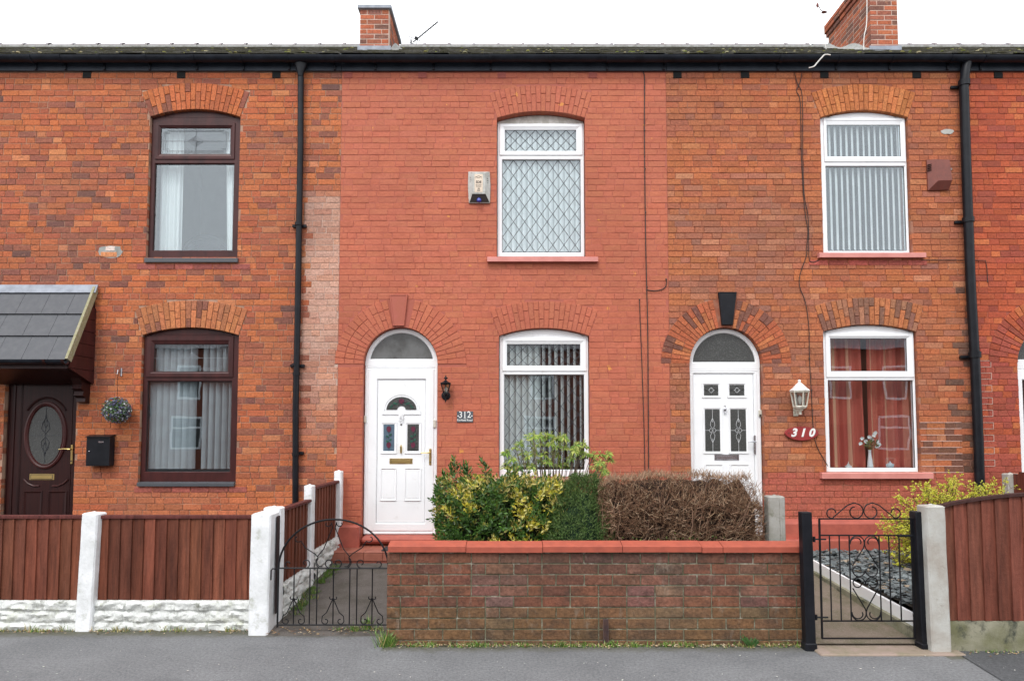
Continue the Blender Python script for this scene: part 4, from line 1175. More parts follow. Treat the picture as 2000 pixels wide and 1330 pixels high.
dxy = Vector((0, CYF, cz_f - cz_t)); Ls = dxy.length; dn = dxy / Ls; up = Vector((0, dn.z, -dn.y)); up = up if up.z > 0 else -up
def slope(s, h, x): 
    p = Vector((x, 0, cz_t)) + dn * s + up * h
    return (p.x, p.y, p.z)
nrow = 3; s_top = Ls * .10
for r in range(nrow):
    sa = s_top + (Ls - s_top) * r / nrow - .03; sb_ = s_top + (Ls - s_top) * (r + 1) / nrow + (.015 if r == 2 else 0)
    tw = .305; x = CXR - .04 - (0 if r % 2 else .16)
    first = True
    x1t = CXR - .04
    while x1t > CXL:
        x0t = x1t - (tw if not (first and r % 2 == 0) else .2)
        a, b = max(x0t, CXL) + .0018, x1t - .0018
        lo = .035 - .004; t = .022
        vs = [slope(sa, .004, a), slope(sa, .004, b), slope(sb_, lo - t + .012, b), slope(sb_, lo - t + .012, a), slope(sa, .018, a), slope(sa, .018, b), slope(sb_, lo + .008, b), slope(sb_, lo + .008, a)]
        MB().add(vs, [(0, 1, 2, 3), (4, 5, 6, 7), (0, 1, 5, 4), (1, 2, 6, 5), (2, 3, 7, 6), (3, 0, 4, 7)]).build('tile', M['tile'], canopy)
        x1t = x0t; first = False
vs = [slope(-.0, .03, CXL), slope(-.0, .03, CXR + .01), slope(s_top + .0, .036, CXR + .01), slope(s_top, .036, CXL)]
mb = MB(); mb.loft([[slope(-.01, .045, x), slope(s_top, .040, x), slope(s_top, .030, x), slope(-.01, .030, x)] for x in (CXL, X(20, 570), X(20, 570) + .004, CXR + .012)], True, True, True); mb.build('lead_flashing', M['lead_sheet'], canopy)
mb = MB(); mb.loft([[slope(s, .05, CXR - .038), slope(s, .05, CXR - .008), slope(s, -.03, CXR - .008), slope(s, -.03, CXR - .038)] for s in (.02, Ls + .01)], True, True, True); mb.build('verge_strip', M['verge'], canopy)
def gutter_prof(cy, cz, r, open_=True): return [(cy - r * math.cos(a), cz - r * math.sin(a)) for a in [math.pi * q / 10 for q in range(11)]]
mb = MB(); zg = cz_f - .005; pr = gutter_prof(CYF - .055, zg, .05)
pr2 = gutter_prof(CYF - .055, zg, .045)[::-1]
mb.loft([[(x, a, b) for a, b in pr + pr2] for x in (CXL, CXR - .03)], True, True, True); gt = mb.build('canopy_gutter', M['black_dull'], canopy, smooth=True)
for xx in (CXR - .26, CXR - .045, CXR - 1.7):
    pr = gutter_prof(CYF - .055, zg, .056); pr2 = gutter_prof(CYF - .055, zg, .048)[::-1]
    MB().loft([[(x, a, b) for a, b in pr + pr2] for x in (xx, xx + .03)], True, True, True).build('gutter_clip', M['brown_dark'], canopy)
# carved bracket
xb0, xb1 = X(158, 760), X(176, 760)
zt_ = Z(724, 0); prof = [(0, zt_), (-.38, zt_ - .0), (-.40, zt_ - .04), (-.30, zt_ - .07), (-.20, zt_ - .10), (-.15, zt_ - .18), (-.17, zt_ - .23), (-.12, zt_ - .26), (-.135, zt_ - .31), (-.08, zt_ - .34), (-.09, zt_ - .385), (0, zt_ - .40)]
MB().loft([[(x, a, b) for a, b in prof] for x in (xb0, xb1)], True, True, True).build('bracket', M['brown_dark'], canopy)

for h_ in (hL, hM, hR, hE): finish(h_)

# ================================================================== GROUND
def sheet(name, pts, mat, label=None, kind='structure'):
    mb = MB(); mb.add(pts, [tuple(range(len(pts)))]); o = mb.build(name, mat); return tag(o, label, None, None, kind)
def xg(px, py, z):                      # point on a horizontal plane seen at a photo pixel
    u, f, zz = ray(px, py); t = (z - CAMZ) / zz; return Vector((u * t, CAMY + f * t, z))
YW = -2.63                              # face of the garden wall
sheet('ground', [(-60, -60, -.14), (60, -60, -.14), (60, 60, -.14), (-60, 60, -.14)], M['soil'], 'dark earth under everything')
for xa_, xb_, yw_, yf_ in ((-40, -1.03, -2.1, -2.30), (-1.03, 3.3, -2.33, -2.66), (3.3, 40, -2.5, -2.86)):
    sheet('pavement', [(xa_, -6.3, 0), (xb_, -6.3, 0), (xb_, yw_, 0), (xa_, yw_, 0)], asphalt_mat('grey_asphalt', (.172, .175, .18), (.128, .13, .135), yf_), 'grey asphalt pavement in front of the garden walls')
a, b = xg(1850, 1262, .006), xg(1968, 1335, .006)
k_ = (b.x - a.x) / (b.y - a.y)
sheet('asphalt_patch', [(3.3 if False else a.x + k_ * (-2.7 - a.y), -2.7, .006), (b.x + k_ * .6, b.y - .6 * 1, .006) if False else (a.x + k_ * (-4.6 - a.y), -4.6, .006), (12, -4.6, .006), (12, -2.7, .006)], asphalt_mat('dark_patch', (.085, .087, .092), (.07, .072, .076)), 'darker asphalt patch of the pavement at the right')
MB().cbox(-40, 40, -6.42, -6.3, -.14, .005, .012).build('kerb', M['concrete']); tag(bpy.data.objects['kerb'], 'concrete kerb', None, None, 'structure')
sheet('road', [(-40, -15, -.11), (40, -15, -.11), (40, -6.42, -.11), (-40, -6.42, -.11)], M['asphalt_dark'], 'road')
# worn mossy strip where the pavement meets the walls
rs = random.Random(8); XLW_ = -1.03
def strip(x0, x1, y0, y1, z, mat, name, label):
    n = int((x1 - x0) / .06); f = []; 
    for i in range(n + 1):
        x = x0 + (x1 - x0) * i / n; f.append((x, y0 - .05 - .05 * noise.noise(Vector((x * 1.7, 3, 0))) - .03 * noise.noise(Vector((x * 9, 1, 0))), z))
    mb = MB(); mb.loft([f, [(p[0], y1, z) for p in f]], False); return tag(mb.build(name, mat), label, None, None, 'structure')

XLW = -1.01; XRW = 2.40                 # ends of the garden wall
XFP = -2.05                             # fence between 314 and 312
def ramp(name, x0, x1, ys, zs, mat, label, nx=2):
    mb = MB(); mb.loft([[(x0 + (x1 - x0) * i / nx, y, z) for i in range(nx + 1)] for y, z in zip(ys, zs)], False)
    return tag(mb.build(name, mat), label, None, None, 'structure')
ramp('path', XFP - .02, XLW + .25, (-2.42, -2.32, -1.4, -.2), (-.004, .02, .13, .25), M['path'], 'dark tarmac path sloping up to the white door of the salmon house')
ramp('path', XRW + .02, 3.30, (-2.70, -2.4, -1.4, -.05), (.03, .05, .14, .26), M['path_con'], 'brown concrete path behind the small iron gate')
MB().cbox(XRW - .04, 3.47, -2.90, -2.60, -.05, .016, .010).build('threshold_slab', M['slab']); tag(bpy.data.objects['threshold_slab'], 'pinkish concrete threshold slab under the small gate', None, None, 'structure')
def bed(name, x0, x1, y0, y1, z, mat, label, amp=.02, r=.07):
    mb = MB(); nx = max(2, int((x1 - x0) / r)); ny = max(2, int((y1 - y0) / r))
    mb.loft([[(x0 + (x1 - x0) * i / nx, y0 + (y1 - y0) * j / ny, z + amp * noise.noise(Vector((i * .6, j * .6, x0)))) for i in range(nx + 1)] for j in range(ny + 1)], False)
    mb.build(name, mat, smooth=True); tag(bpy.context.scene.objects[-1], label, None, None, 'structure')
def bed2(*a, **k):
    bed(*a, **k)
def soilbed(x0, x1, y0, y1, z, label, mat='soil'):
    mb = MB(); r = .08; nx = max(2, int((x1 - x0) / r)); ny = max(2, int((y1 - y0) / r))
    mb.loft([[(x0 + (x1 - x0) * i / nx, y0 + (y1 - y0) * j / ny, z + .02 * noise.noise(Vector((i * .6, j * .6, x0)))) for i in range(nx + 1)] for j in range(ny + 1)], False)
    tag(mb.build('garden_bed', M[mat]), label, None, None, 'structure')
soilbed(XLW + .25, 2.34, YW + .2, -.02, .36, 'dark soil bed under the hedges')
soilbed(-8, XFP - .12, -2.2, -.02, .22, 'front garden behind the white posted fence')
soilbed(3.32, 5.9, -2.6, -.02, .26, 'soil under the slate chippings')
soilbed(6.05, 9, -2.6, -.02, .26, 'front garden beyond the side fence')

# ---- doorstep of the white door with terracotta tiles, mat
yS = -.47; zS = P(1000, 1078, yS)[1]
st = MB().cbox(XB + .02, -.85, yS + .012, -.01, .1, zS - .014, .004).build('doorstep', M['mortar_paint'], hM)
nT = 6; wT = (-.85 - XB) / nT
for i in range(nT):
    x0 = XB + .02 + i * wT
    MB().cbox(x0 + .002, x0 + wT - .002, yS - .004, yS + .2, zS - .012, zS, .003).build('tile', M['terracotta'], st)
    MB().cbox(x0 + .002, x0 + wT - .002, yS + .204, -.02, zS - .012, zS, .003).build('tile', M['terracotta'], st)
    MB().cbox(x0 + .002, x0 + wT - .002, yS - .004, yS + .010, zS - .10, zS - .014, .003).build('tile', M['terracotta'], st)
for c_ in hM.children: c_.matrix_parent_inverse = Matrix.Translation(hM.location).inverted()
mt = MB(); 
mt.cbox(-1.50, -1.02, yS + .06, -.14, zS, zS + .012, .004)
tag(mt.build('door_mat', M['mat']), 'dark rubber door mat on the terracotta step', 'door mat')

# ================================================================== GARDEN WALL
wz1 = P(1000, 1078, YW)[1]
gw = thing('garden_wall', 'low brown brick garden wall with red coping in front of the hedges', 'wall', ((XLW + XRW) / 2, YW, 0))
MB().box(XLW + .006, XRW - .006, YW + .007, YW + .205, -.05, wz1 - .004).build('mortar', M['mortar_wall'], gw)
rs = random.Random(21); GC = .0868; nC = 9
def col_wall(x, z):
    c = pick(rs, [(.55, (.162, .064, .040)), (.3, (.146, .058, .039)), (.1, (.122, .052, .038)), (.05, (.175, .074, .046))])
    c = jit(c, rs, .08); c = tuple(a + (b - a) * .05 for a, b in zip(c, (.11, .105, .05)))
    dark = near(x, .55, .75) * CLAMP((z - .35) / .3, 0, 1) * .55                       # sooty upper middle
    pale = (near(x, -.22, .13) + near(x, 1.12, .22) + .6 * near(x, 1.9, .15)) * near(z, .38, .26) * .22   # salts weeping out
    c = tuple(a + (b - a) * dark for a, b in zip(c, (.06, .045, .04)))
    c = tuple(a + (b - a) * pale * rs.uniform(.4, 1.2) for a, b in zip(c, (.36, .31, .25)))
    if z < .25: c = tuple(a + (b - a) * .25 for a, b in zip(c, (.11, .12, .04)))
    return tuple(v * 1.15 for v in c)
for k in range(nC):
    z = wz1 - .006 - (k + 1) * GC
    x = XLW - (.115 if k % 2 == 0 else 0)
    while x < XRW - .02:
        L = .2285; a, b = max(x, XLW), min(x + L - .0, XRW)
        if rs.random() < .08 and b - a > .2: b = a + .114; x -= .1145
        x += L
        if b - a > .04:
            h0 = -.0
            put_brick(b - a - .009, GC - .010, .10, M['brick_wall'], (a, YW + rs.uniform(-.003, .003), z + .005), col_wall(a, z), gw)
# ends of the wall, brick by brick
for xx, rz in ((XLW, -math.pi / 2), (XRW, math.pi / 2)):
    for k in range(nC):
        z = wz1 - .006 - (k + 1) * GC
        if rz > 0: put_brick(.095, GC - .011, .05, M['brick_wall'], (xx + .001, YW + .105, z + .005), col_wall(xx, z), gw, rot=(0, 0, rz))
        else: put_brick(.095, GC - .011, .05, M['brick_wall'], (xx - .001, YW + .20, z + .005), col_wall(xx, z), gw, rot=(0, 0, rz))
# coping stones
cuts = [757, 910, 1060, 1216, 1371, 1412, 1571]
yC = YW - .03
for a, b in zip(cuts[:-1], cuts[1:]):
    x0, x1 = X(a, 1072, yC), X(b, 1072, yC); z0 = P(1000, 1078.5, yC)[1]; z1 = P(1000, 1066.5, yC)[1]
    zb_ = z1 + .022; yb_ = YW + .23
    mb = MB(); g = .0022; j = rs.uniform(-.003, .003)
    prof = [(yC, z0), (yC - .001, z1 - .004), (yC + .004, z1), (yC + .12, zb_ + .004), (yb_ - .006, z1 + .004), (yb_, z1 - .004), (yb_, z0)]
    mb.loft([[(xx, p + j, q + j) for p, q in prof] for xx in (x0 + g, x1 - g)], True, True, True)
    mb.build('coping_stone', M['coping'], gw)
finish(gw)
x0 = X(1183, 1200, YW - .02)
mb = MB(); z1 = P(1000, 1209, YW - .02)[1]
mb.box(x0 - .016, x0 + .016, YW - .012, YW - .004, -.02, z1); mb.box(x0 - .020, x0 - .014, YW - .034, YW - .004, -.02, z1); mb.box(x0 + .014, x0 + .020, YW - .034, YW - .004, -.02, z1)
tag(mb.build('iron_channel', M['rust']), 'short rusty iron channel standing at the foot of the garden wall', 'channel')

# ================================================================== FENCES
def boardmesh(L, W, T, seed, mat, flip=False):
    r = random.Random(seed); mb = MB(); n = 6
    loops = []
    for k in range(n + 1):
        z = L * k / n; j = lambda a: r.uniform(-a, a)
        if flip: loops.append([(0, T * .75, z), (W + j(.0015), j(.001), z), (W, T + .004, z), (0, T * .75 + .008, z)])
        else: loops.append([(0 + j(.0012), 0, z), (W + j(.0012), T * .75, z), (W, T * .75 + .008, z), (0, T + .004, z)])
    mb.loft(loops, True, True, True)
    me = bpy.data.meshes.new('board'); me.from_pydata(mb.v, [], mb.f); me.materials.append(mat); return me
WOODC = (.145, .046, .026)
def fence_boards(root, p0, p1, zb, zt, wd, seed, col=WOODC, var=.3, topfn=None, overlap=1.22, flip=False):
    """feather edged boards from p0 to p1 (x,y), each overlapping the next; face towards the right of p0->p1"""
    r = random.Random(seed); d = Vector((p1[0] - p0[0], p1[1] - p0[1])); L = d.length; d /= L
    n = max(1, round(L / wd)); w_ = L / n; ang = math.atan2(d.y, d.x)
    ms = [boardmesh(1, w_ * overlap, .017, seed + q, M['wood'], flip) for q in range(3)]
    for i in range(n):
        t = (i + .5) / n; top = topfn(t) if topfn else zt
        last = i == n - 1
        o = bpy.data.objects.new('board', r.choice(ms))
        k_ = i - ((overlap - 1) if flip and i else 0); o.location = (p0[0] + d.x * w_ * k_, p0[1] + d.y * w_ * k_, zb + r.uniform(-.003, .003)); o.rotation_euler = (0, r.uniform(-.004, .004), ang + (-.02 if flip else .02))
        o.scale = ((1 / overlap) if (last and not flip) or (flip and i == 0) else 1, 1, top - zb)
        o.color = (*jit(col, r, var), 1); COL.objects.link(o); o.parent = root
def post(name, root, x0, x1, y0, y1, zt, mat, lean=0, cap=True, top_mat=None, b=.012):
    Mx = Matrix.Translation(((x0 + x1) / 2, (y0 + y1) / 2, 0)) @ Matrix.Rotation(lean, 4, 'Y')
    hx, hy = (x1 - x0) / 2, (y1 - y0) / 2
    mb = MB(); r = random.Random(int(x0 * 977)); n = 10
    loops = []
    for k in range(n + 1):
        z = -.05 + (zt + .05) * k / n; j = lambda: r.uniform(-.0015, .0015)
        loops.append([Mx @ Vector((sx * hx - (b if e == 0 else 0) * sx + j(), sy * hy - (b if e == 1 else 0) * sy + j(), z)) for sx, sy, e in ((-1, -1, 1), (-1, -1, 0), (1, -1, 0), (1, -1, 1), (1, 1, 1), (1, 1, 0), (-1, 1, 0), (-1, 1, 1))])
    mb.loft(loops, True, True, True)
    if cap:
        mb.lathe([(0, zt - .01), (.022, zt - .01), (.020, zt + .012), (.010, zt + .020), (0, zt + .022)], n=10, M=Mx)
        mb.loft([[Mx @ Vector((sx * hx * s, sy * hy * s, z)) for sx, sy in ((-1, -1), (1, -1), (1, 1), (-1, 1))] for z, s in ((zt - .002, .97), (zt + .010, .80))], True, False, True)
    return mb.build(name, mat, root, smooth=True)
def stone_board(root, p0, p1, zb, zt, seed, flat=False, mat=None, rows=3, amp=.030, bw=.24):
    d = Vector((p1[0] - p0[0], p1[1] - p0[1])); L = d.length; d /= L; nrm = Vector((d.y, -d.x))
    nx = int(L / .0125); nz = int((zt - zb) / .0125); loops = []; r = random.Random(seed)
    cutrow = [sorted([q * bw + r.uniform(-.06, .06) for q in range(int(L / bw) + 3)]) for _ in range(rows)]
    for k in range(nz + 1):
        z = zb + (zt - zb) * k / nz; row = []
        for i in range(nx + 1):
            s = L * i / nx
            fr = (z - zb + .012 * noise.noise(Vector((s * 6, seed, 1)))) / (zt - zb) * rows; rI = int(CLAMP(fr, 0, rows - .001)); edge = min(abs(fr - round(fr)) * (zt - zb) / rows, .05)
            jx = min(abs(s - q) for q in cutrow[rI]); e = min(edge, jx + .006)
            h = amp * (1 - math.exp(-(e / .012) ** 2))
            h *= .62 + .9 * noise.noise(Vector((s * 9 + rI * 5, z * 16, seed))) + .35 * noise.noise(Vector((s * 34, z * 45, seed)))
            if flat: h = .006 * noise.noise(Vector((s * 12, z * 12, seed)))
            row.append((p0[0] + d.x * s + nrm.x * h, p0[1] + d.y * s + nrm.y * h, z))
        loops.append(row)
    mb = MB(); mb.loft(loops, False)
    top = loops[-1]; mb.loft([top, [(p0[0] + d.x * L * i / nx - nrm.x * .05, p0[1] + d.y * L * i / nx - nrm.y * .05, zt) for i in range(nx + 1)], [(p0[0] + d.x * L * i / nx - nrm.x * .05, p0[1] + d.y * L * i / nx - nrm.y * .05, zb) for i in range(nx + 1)]], False)
    o = mb.build('gravel_board', mat or M['white_stone'], root, smooth=True); o.color = (.66, .68, .66, 1); return o

YF = -2.22
f1 = thing('front_fence', 'dark red board fence with white posts and white stone base beside the pavement', 'fence', (-4.0, YF, 0))
zb, zt = P(1000, 1171, YF)[1], P(1000, 1011, YF)[1]
xp0, xp1 = X(150, 1115, YF - .05), X(182, 1115, YF - .05)
xq0, xq1 = X(490.5, 1120, YF - .12), X(529, 1120, YF - .12)
fence_boards(f1, (xp1 - .01, YF), (xq0 + .02, YF), zb, zt, .101, 5, flip=True)
fence_boards(f1, (xp0 - 1.6, YF), (xp0 + .01, YF), zb, zt, .101, 15, flip=True)
for a, b in ((xp1 - .01, xq0 + .02), (xp0 - 1.6, xp0 + .01), (xp0 - 3.33, xp0 - 1.73)):
    o = MB().cbox(a, b, YF - .012, YF + .045, zt - .008, zt + .022, .004).build('cap_rail', M['wood'], f1); o.color = (.10, .028, .024, 1)
    o = MB().cbox(a, b, YF + .02, YF + .05, zb, zb + .05, .004).build('back_rail', M['wood'], f1); o.color = (.10, .028, .024, 1)
    stone_board(f1, (a, YF - .005), (b, YF - .005), -.03, zb - .003, int(abs(a) * 10))
post('post', f1, xp0, xp1, YF - .06, YF + .08, P(1000, 1003, YF)[1], M['white_post'], .028)
for q in (1, 2):
    post('post', f1, xp0 - 1.6 * q - .14 * q, xp0 - 1.6 * q - .14 * (q - 1), YF - .06, YF + .08, P(1000, 1003, YF)[1], M['white_post'])
fence_boards(f1, (xp0 - 3.33, YF), (xp0 - 1.73, YF), zb, zt, .101, 16, flip=True)
cp = post('corner_post', f1, xq0, xq1, YF - .17, YF + .05, P(1000, 1005, YF - .15)[1], M['white_post'], .008)
finish(f1)

f2 = thing('side_fence', 'stepped red fence with white posts running back to the salmon house', 'fence', (XFP, -1.1, 0))
def dY(d): return d + CAMY
yA, yB, yC2, yD = dY(5.87), dY(6.74), dY(6.90), dY(7.83)
post('post', f2, X(514, 1050, yA), XFP, yA - .02, yA + .10, 1.03, M['white_post'])
post('post', f2, X(592, 1030, yB + .02), XFP, yB + .02, yB + .14, 1.15, M['white_post'])
post('post', f2, X(651, 1000, yD), XFP + .02, yD, yD + .11, 1.235, M['white_post'])
stone_board(f2, (XFP - .01, yA + .08), (XFP - .01, yB + .02), .02, .345, 41)
stone_board(f2, (XFP - .01, yB + .14), (XFP - .01, yD), .06, .475, 42, rows=4)
fence_boards(f2, (XFP - .025, yA + .08), (XFP - .025, yB + .02), .35, 1.0, .10, 25, var=.35)
fence_boards(f2, (XFP - .025, yB + .14), (XFP - .025, yD), .48, 1.115, .10, 26, var=.35)
for a, b, z in ((yA + .08, yB + .02, 1.0), (yB + .14, yD, 1.115)):
    o = MB().cbox(XFP - .065, XFP - .0, a, b, z - .006, z + .022, .004).build('cap_rail', M['wood'], f2); o.color = (.10, .028, .024, 1)
o = MB().cbox(X(540, 1050, YF - .05) , X(540, 1050, YF - .05) + .012, YF - .06, YF + .0, .15, .98, .003).build('batten', M['wood'], f2); o.color = (.03, .02, .02, 1)  # near-black strip added as the shaded gap beside the corner post
finish(f2)

YR = -2.80
f3 = thing('front_fence', 'brown board fence with curved top on mossy concrete at the right', 'fence', (4.2, YR, 0))
zb = P(1000, 1212, YR)[1]
xr0 = X(1845, 1100, YR); zt0 = P(1000, 992, YR)[1]; zt1 = P(1000, 966, YR)[1]
PW = 1.83
topf = lambda t: zt0 + (zt1 - zt0) * (math.sin(math.pi * CLAMP(t * 1.0, 0, 1)) ** .8)
fence_boards(f3, (xr0 - .02, YR), (xr0 + PW, YR), zb, 0, .108, 31, (.160, .052, .033), .14, topf, 1.15)
mb = MB(); pts = [(xr0 - .02 + (PW + .02) * q / 20, topf(q / 20)) for q in range(21)]
mb.loft([[(x, YR - .015, z), (x, YR - .015, z + .022), (x, YR + .045, z + .022), (x, YR + .045, z)] for x, z in pts], True, True, True)
o = mb.build('cap_rail', M['wood'], f3); o.color = (.05, .022, .02, 1)
o = stone_board(f3, (xr0 - .02, YR - .0), (xr0 + PW, YR - .0), -.03, zb - .004, 51, True, M['concrete_moss'])
fence_boards(f3, (xr0 + PW + .12, YR), (xr0 + 2 * PW + .12, YR), zb, 0, .108, 32, (.165, .052, .032), .16, topf, 1.15)
stone_board(f3, (xr0 + PW + .12, YR), (xr0 + 2 * PW + .12, YR), -.03, zb - .004, 52, True, M['concrete_moss'])
post('post', f3, xr0 + PW, xr0 + PW + .13, YR - .05, YR + .08, P(1000, 989, YR)[1], M['concrete_pale'])
post('post', f3, X(1808, 1100, YR), X(1846, 1100, YR), YR - .05, YR + .08, P(1000, 989, YR)[1], M['concrete_pale'], -.012)
finish(f3)
XS = 6.02
f4 = thing('side_fence', 'brown curved fence and concrete post beside the yellow shrub at the far right', 'fence', (XS, -1.4, 0))
yP = -.25
post('post', f4, X(1963, 940, yP) , X(1985, 940, yP), yP - .05, yP + .06, P(1000, 926, yP)[1], M['concrete_pale'])
xs = X(1985, 940, yP) - .05
d_ = fence_boards(f4, (xs, -2.0), (xs, yP - .05), .35, 0, .1, 35, (.13, .036, .024), .12, lambda t: 1.36 - .13 * (2 * t - 1) ** 2 - .02, 1.15)
post('post', f4, xs - .06, xs + .06, -2.12, -2.0, 1.3, M['concrete_pale'])
mb = MB(); mb.box(xs - .03, xs + .02, -2.0, yP - .05, .1, .35); mb.build('gravel_board', M['concrete_moss'], f4)
finish(f4)
# boundary between the two gardens: low concrete boards with one post
f5 = thing('boundary_post', 'weathered concrete post with low boards between the brown hedge and the small gate', 'post', (2.38, -2.0, 0))
post('post', f5, X(1497, 1000, -2.0), X(1529, 1000, -2.0), -2.06, -1.93, P(1000, 970, -2.0)[1], M['concrete'])
mb = MB(); mb.cbox(X(1524, 1000, -2.07), X(1528, 1000, -2.07), -2.068, -2.0, .1, P(1000, 972, -2.0)[1], .002); mb.build('post_rib', M['concrete'], f5)
xb_ = (X(1497, 1000, -2.0) + X(1529, 1000, -2.0)) / 2
MB().cbox(xb_ - .035, xb_ + .015, -1.93, -.1, .05, .46, .006).build('gravel_board', M['concrete'], f5)
finish(f5)

# white edging strip and its kerb beside the chippings
yE0, yE1 = -2.62, -.62
mb = MB(); mb.loft([[(3.27, y, z - .10), (3.27, y, z), (3.30, y, z), (3.30, y, z - .10)] for y, z in ((yE0, .225), (yE1, .325))], True, True, True)
tag(mb.build('edging_strip', M['upvc']), 'white plastic edging strip between brown path and slate chippings', 'edging')
mb = MB(); mb.loft([[(3.225, y, -.02), (3.235, y, z - .075), (3.30, y, z - .075), (3.30, y, -.02)] for y, z in ((yE0, .20), (yE1, .30))], True, True, True)
tag(mb.build('path_kerb', M['concrete_moss']), 'mossy concrete kerb under the white edging strip', None, None, 'structure')
# slate chippings
mb = MB(); r = random.Random(77)
for i in range(5200):
    x, y = r.uniform(3.32, 5.85), r.uniform(-2.55, -.2)
    if x > 4.9 and r.random() < .5: continue
    z = .268 + r.uniform(0, .025) + (y + 2.6) * .012
    s = r.uniform(.018, .05); Mx = Matrix.Translation((x, y, z)) @ Matrix.Rotation(r.uniform(0, 6.3), 4, 'Z') @ Matrix.Rotation(r.gauss(0, .3), 4, 'X') @ Matrix.Rotation(r.gauss(0, .3), 4, 'Y')
    g = r.uniform(.5, 1.4); mb.col = (.15 * g, .17 * g, .175 * g) if r.random() < .93 else (.3, .24, .18)
    t = r.uniform(.003, .007)
    vs = [Mx @ Vector(p) for p in ((-s, -s * .5, 0), (s * .8, -s * .6, 0), (s, s * .4, 0), (-s * .6, s * .6, 0), (-s, -s * .5, t), (s * .8, -s * .6, t), (s, s * .4, t), (-s * .6, s * .6, t))]
    mb.add(vs, [(4, 5, 6, 7), (0, 1, 5, 4), (1, 2, 6, 5), (2, 3, 7, 6), (3, 0, 4, 7)])
tag(mb.build('slate_chippings', M['chips'], recalc=False), 'blue grey slate chippings behind the white edging', None, None, 'stuff')

# ================================================================== GATES
def spiral(cx, cz, r0, r1, a0, a1, n=18):
    return [(cx + (r0 + (r1 - r0) * q / n) * math.cos(a0 + (a1 - a0) * q / n), cz + (r0 + (r1 - r0) * q / n) * math.sin(a0 + (a1 - a0) * q / n)) for q in range(n + 1)]
YG = -2.36
gx = lambda px, py=1160: X(px, py, YG)
gz = lambda py: P(1000, py, YG)[1]
g1_ = thing('garden_gate', 'arched black iron garden gate between white corner post and brick wall', 'gate', (gx(649), YG, 0))
def tb(paths, r, name, root, y, n=5, mat='iron'):
    mb = MB()
    for p in paths: mb.tube([(a, y, b) for a, b in p], r, n)
    return mb.build(name, M[mat], root, smooth=True)
xl, xr = gx(543), gx(758); zl, zm_, zt_ = gz(1222), gz(1109), gz(1014)
tb([[(xl, zl - .01), (xl, zm_ + .01)], [(xr, zl - .01), (xr, zm_ + .01)]], .0085, 'stile', g1_, YG)
tb([[(xl, zm_), (xr, zm_)]], .0075, 'rail', g1_, YG); tb([[(xl, zl + .01), (xr, zl + .01)]], .0075, 'rail', g1_, YG)
cxg = (xl + xr) / 2; ra = (xr - xl) / 2; rz_ = zt_ - zm_
tb([[(cxg + ra * math.cos(a), zm_ + rz_ * math.sin(a)) for a in [math.pi * q / 30 for q in range(31)]]], .0085, 'arch_bar', g1_, YG, 6)
for px in (574, 605, 619, 651, 683, 697, 727):
    tb([[(gx(px), zl + .01), (gx(px), zm_)]], .0055, 'bar', g1_, YG)
def scroll_A(cx, zb_, zt2, w_, root, y, s=.032, r=.0045):
    """a heart shaped pair of C scrolls: feet curl inwards at the bottom, small curls at the top"""
    ps = []
    for sg in (-1, 1):
        p = [(cx + sg * x, z) for x, z in ([(-.004 + .0, zt2)])]
        top = spiral(s * .62, zt2 + s * .1, s * .25, s * .6, math.pi * 2.3, math.pi * .98, 14)
        foot = spiral(w_ - s * 1.1, zb_ + s * 1.0, s * 1.0, s * .35, -.1, -math.pi * 1.6, 16)
        line = [(0.004, zt2 - .01), (w_ * .55, (zt2 * .45 + zb_ * .55)), (w_ * .92, zb_ + s * 2.2)]
        ps.append([(cx + sg * a, b) for a, b in top + line + foot])
    return tb(ps, r, 'scroll', root, y)
for px in (574, 651, 727): scroll_A(gx(px), zl + .012, zl + .235, .098, g1_, YG - .003)
# scrolls inside the arch
def sc(paths, name='scroll'): return tb(paths, .0045, name, g1_, YG - .003)
for sg in (-1, 1):
    f = lambda pts: [(cxg + sg * a, b) for a, b in pts]
    sc([f([(x, z) for x, z in spiral(.055, zt_ - .035, .010, .034, math.pi * 2.2, math.pi * .9)] + [(.012, zt_ - .07), (.085, zt_ - .25), (.135, zm_ + .10)] + spiral(.10, zm_ + .045, .045, .03, math.pi * .25, -math.pi * .55))])
    sc([f(spiral(ra * .66, zm_ + rz_ * .66 - .02, .012, .036, math.pi * 2.4, math.pi * 1.2) + [(ra * .52, zm_ + rz_ * .42), (ra * .34, zm_ + .12)] + spiral(.10, zm_ + .05, .05, .05, math.pi * .3, -math.pi * .4, 8))])
    sc([f(spiral(ra * .50, zm_ + .042, .040, .014, math.pi * 1.5, -math.pi * .4))])
    sc([f(spiral(.035, zm_ + .042, .040, .014, -math.pi * .5, math.pi * 1.4))])
    sc([f(spiral(ra * .82, zm_ + .035, .014, .030, math.pi * .9, -math.pi * .5))])
mb = MB(); mb.tube([(xl, YG, zm_ - .01), (xl - .05, YG, zm_ - .005), (xl - .062, YG, zm_ - .02), (xl - .062, YG, zm_ - .10)], .006, 6); mb.build('latch', M['iron'], g1_)
finish(g1_)

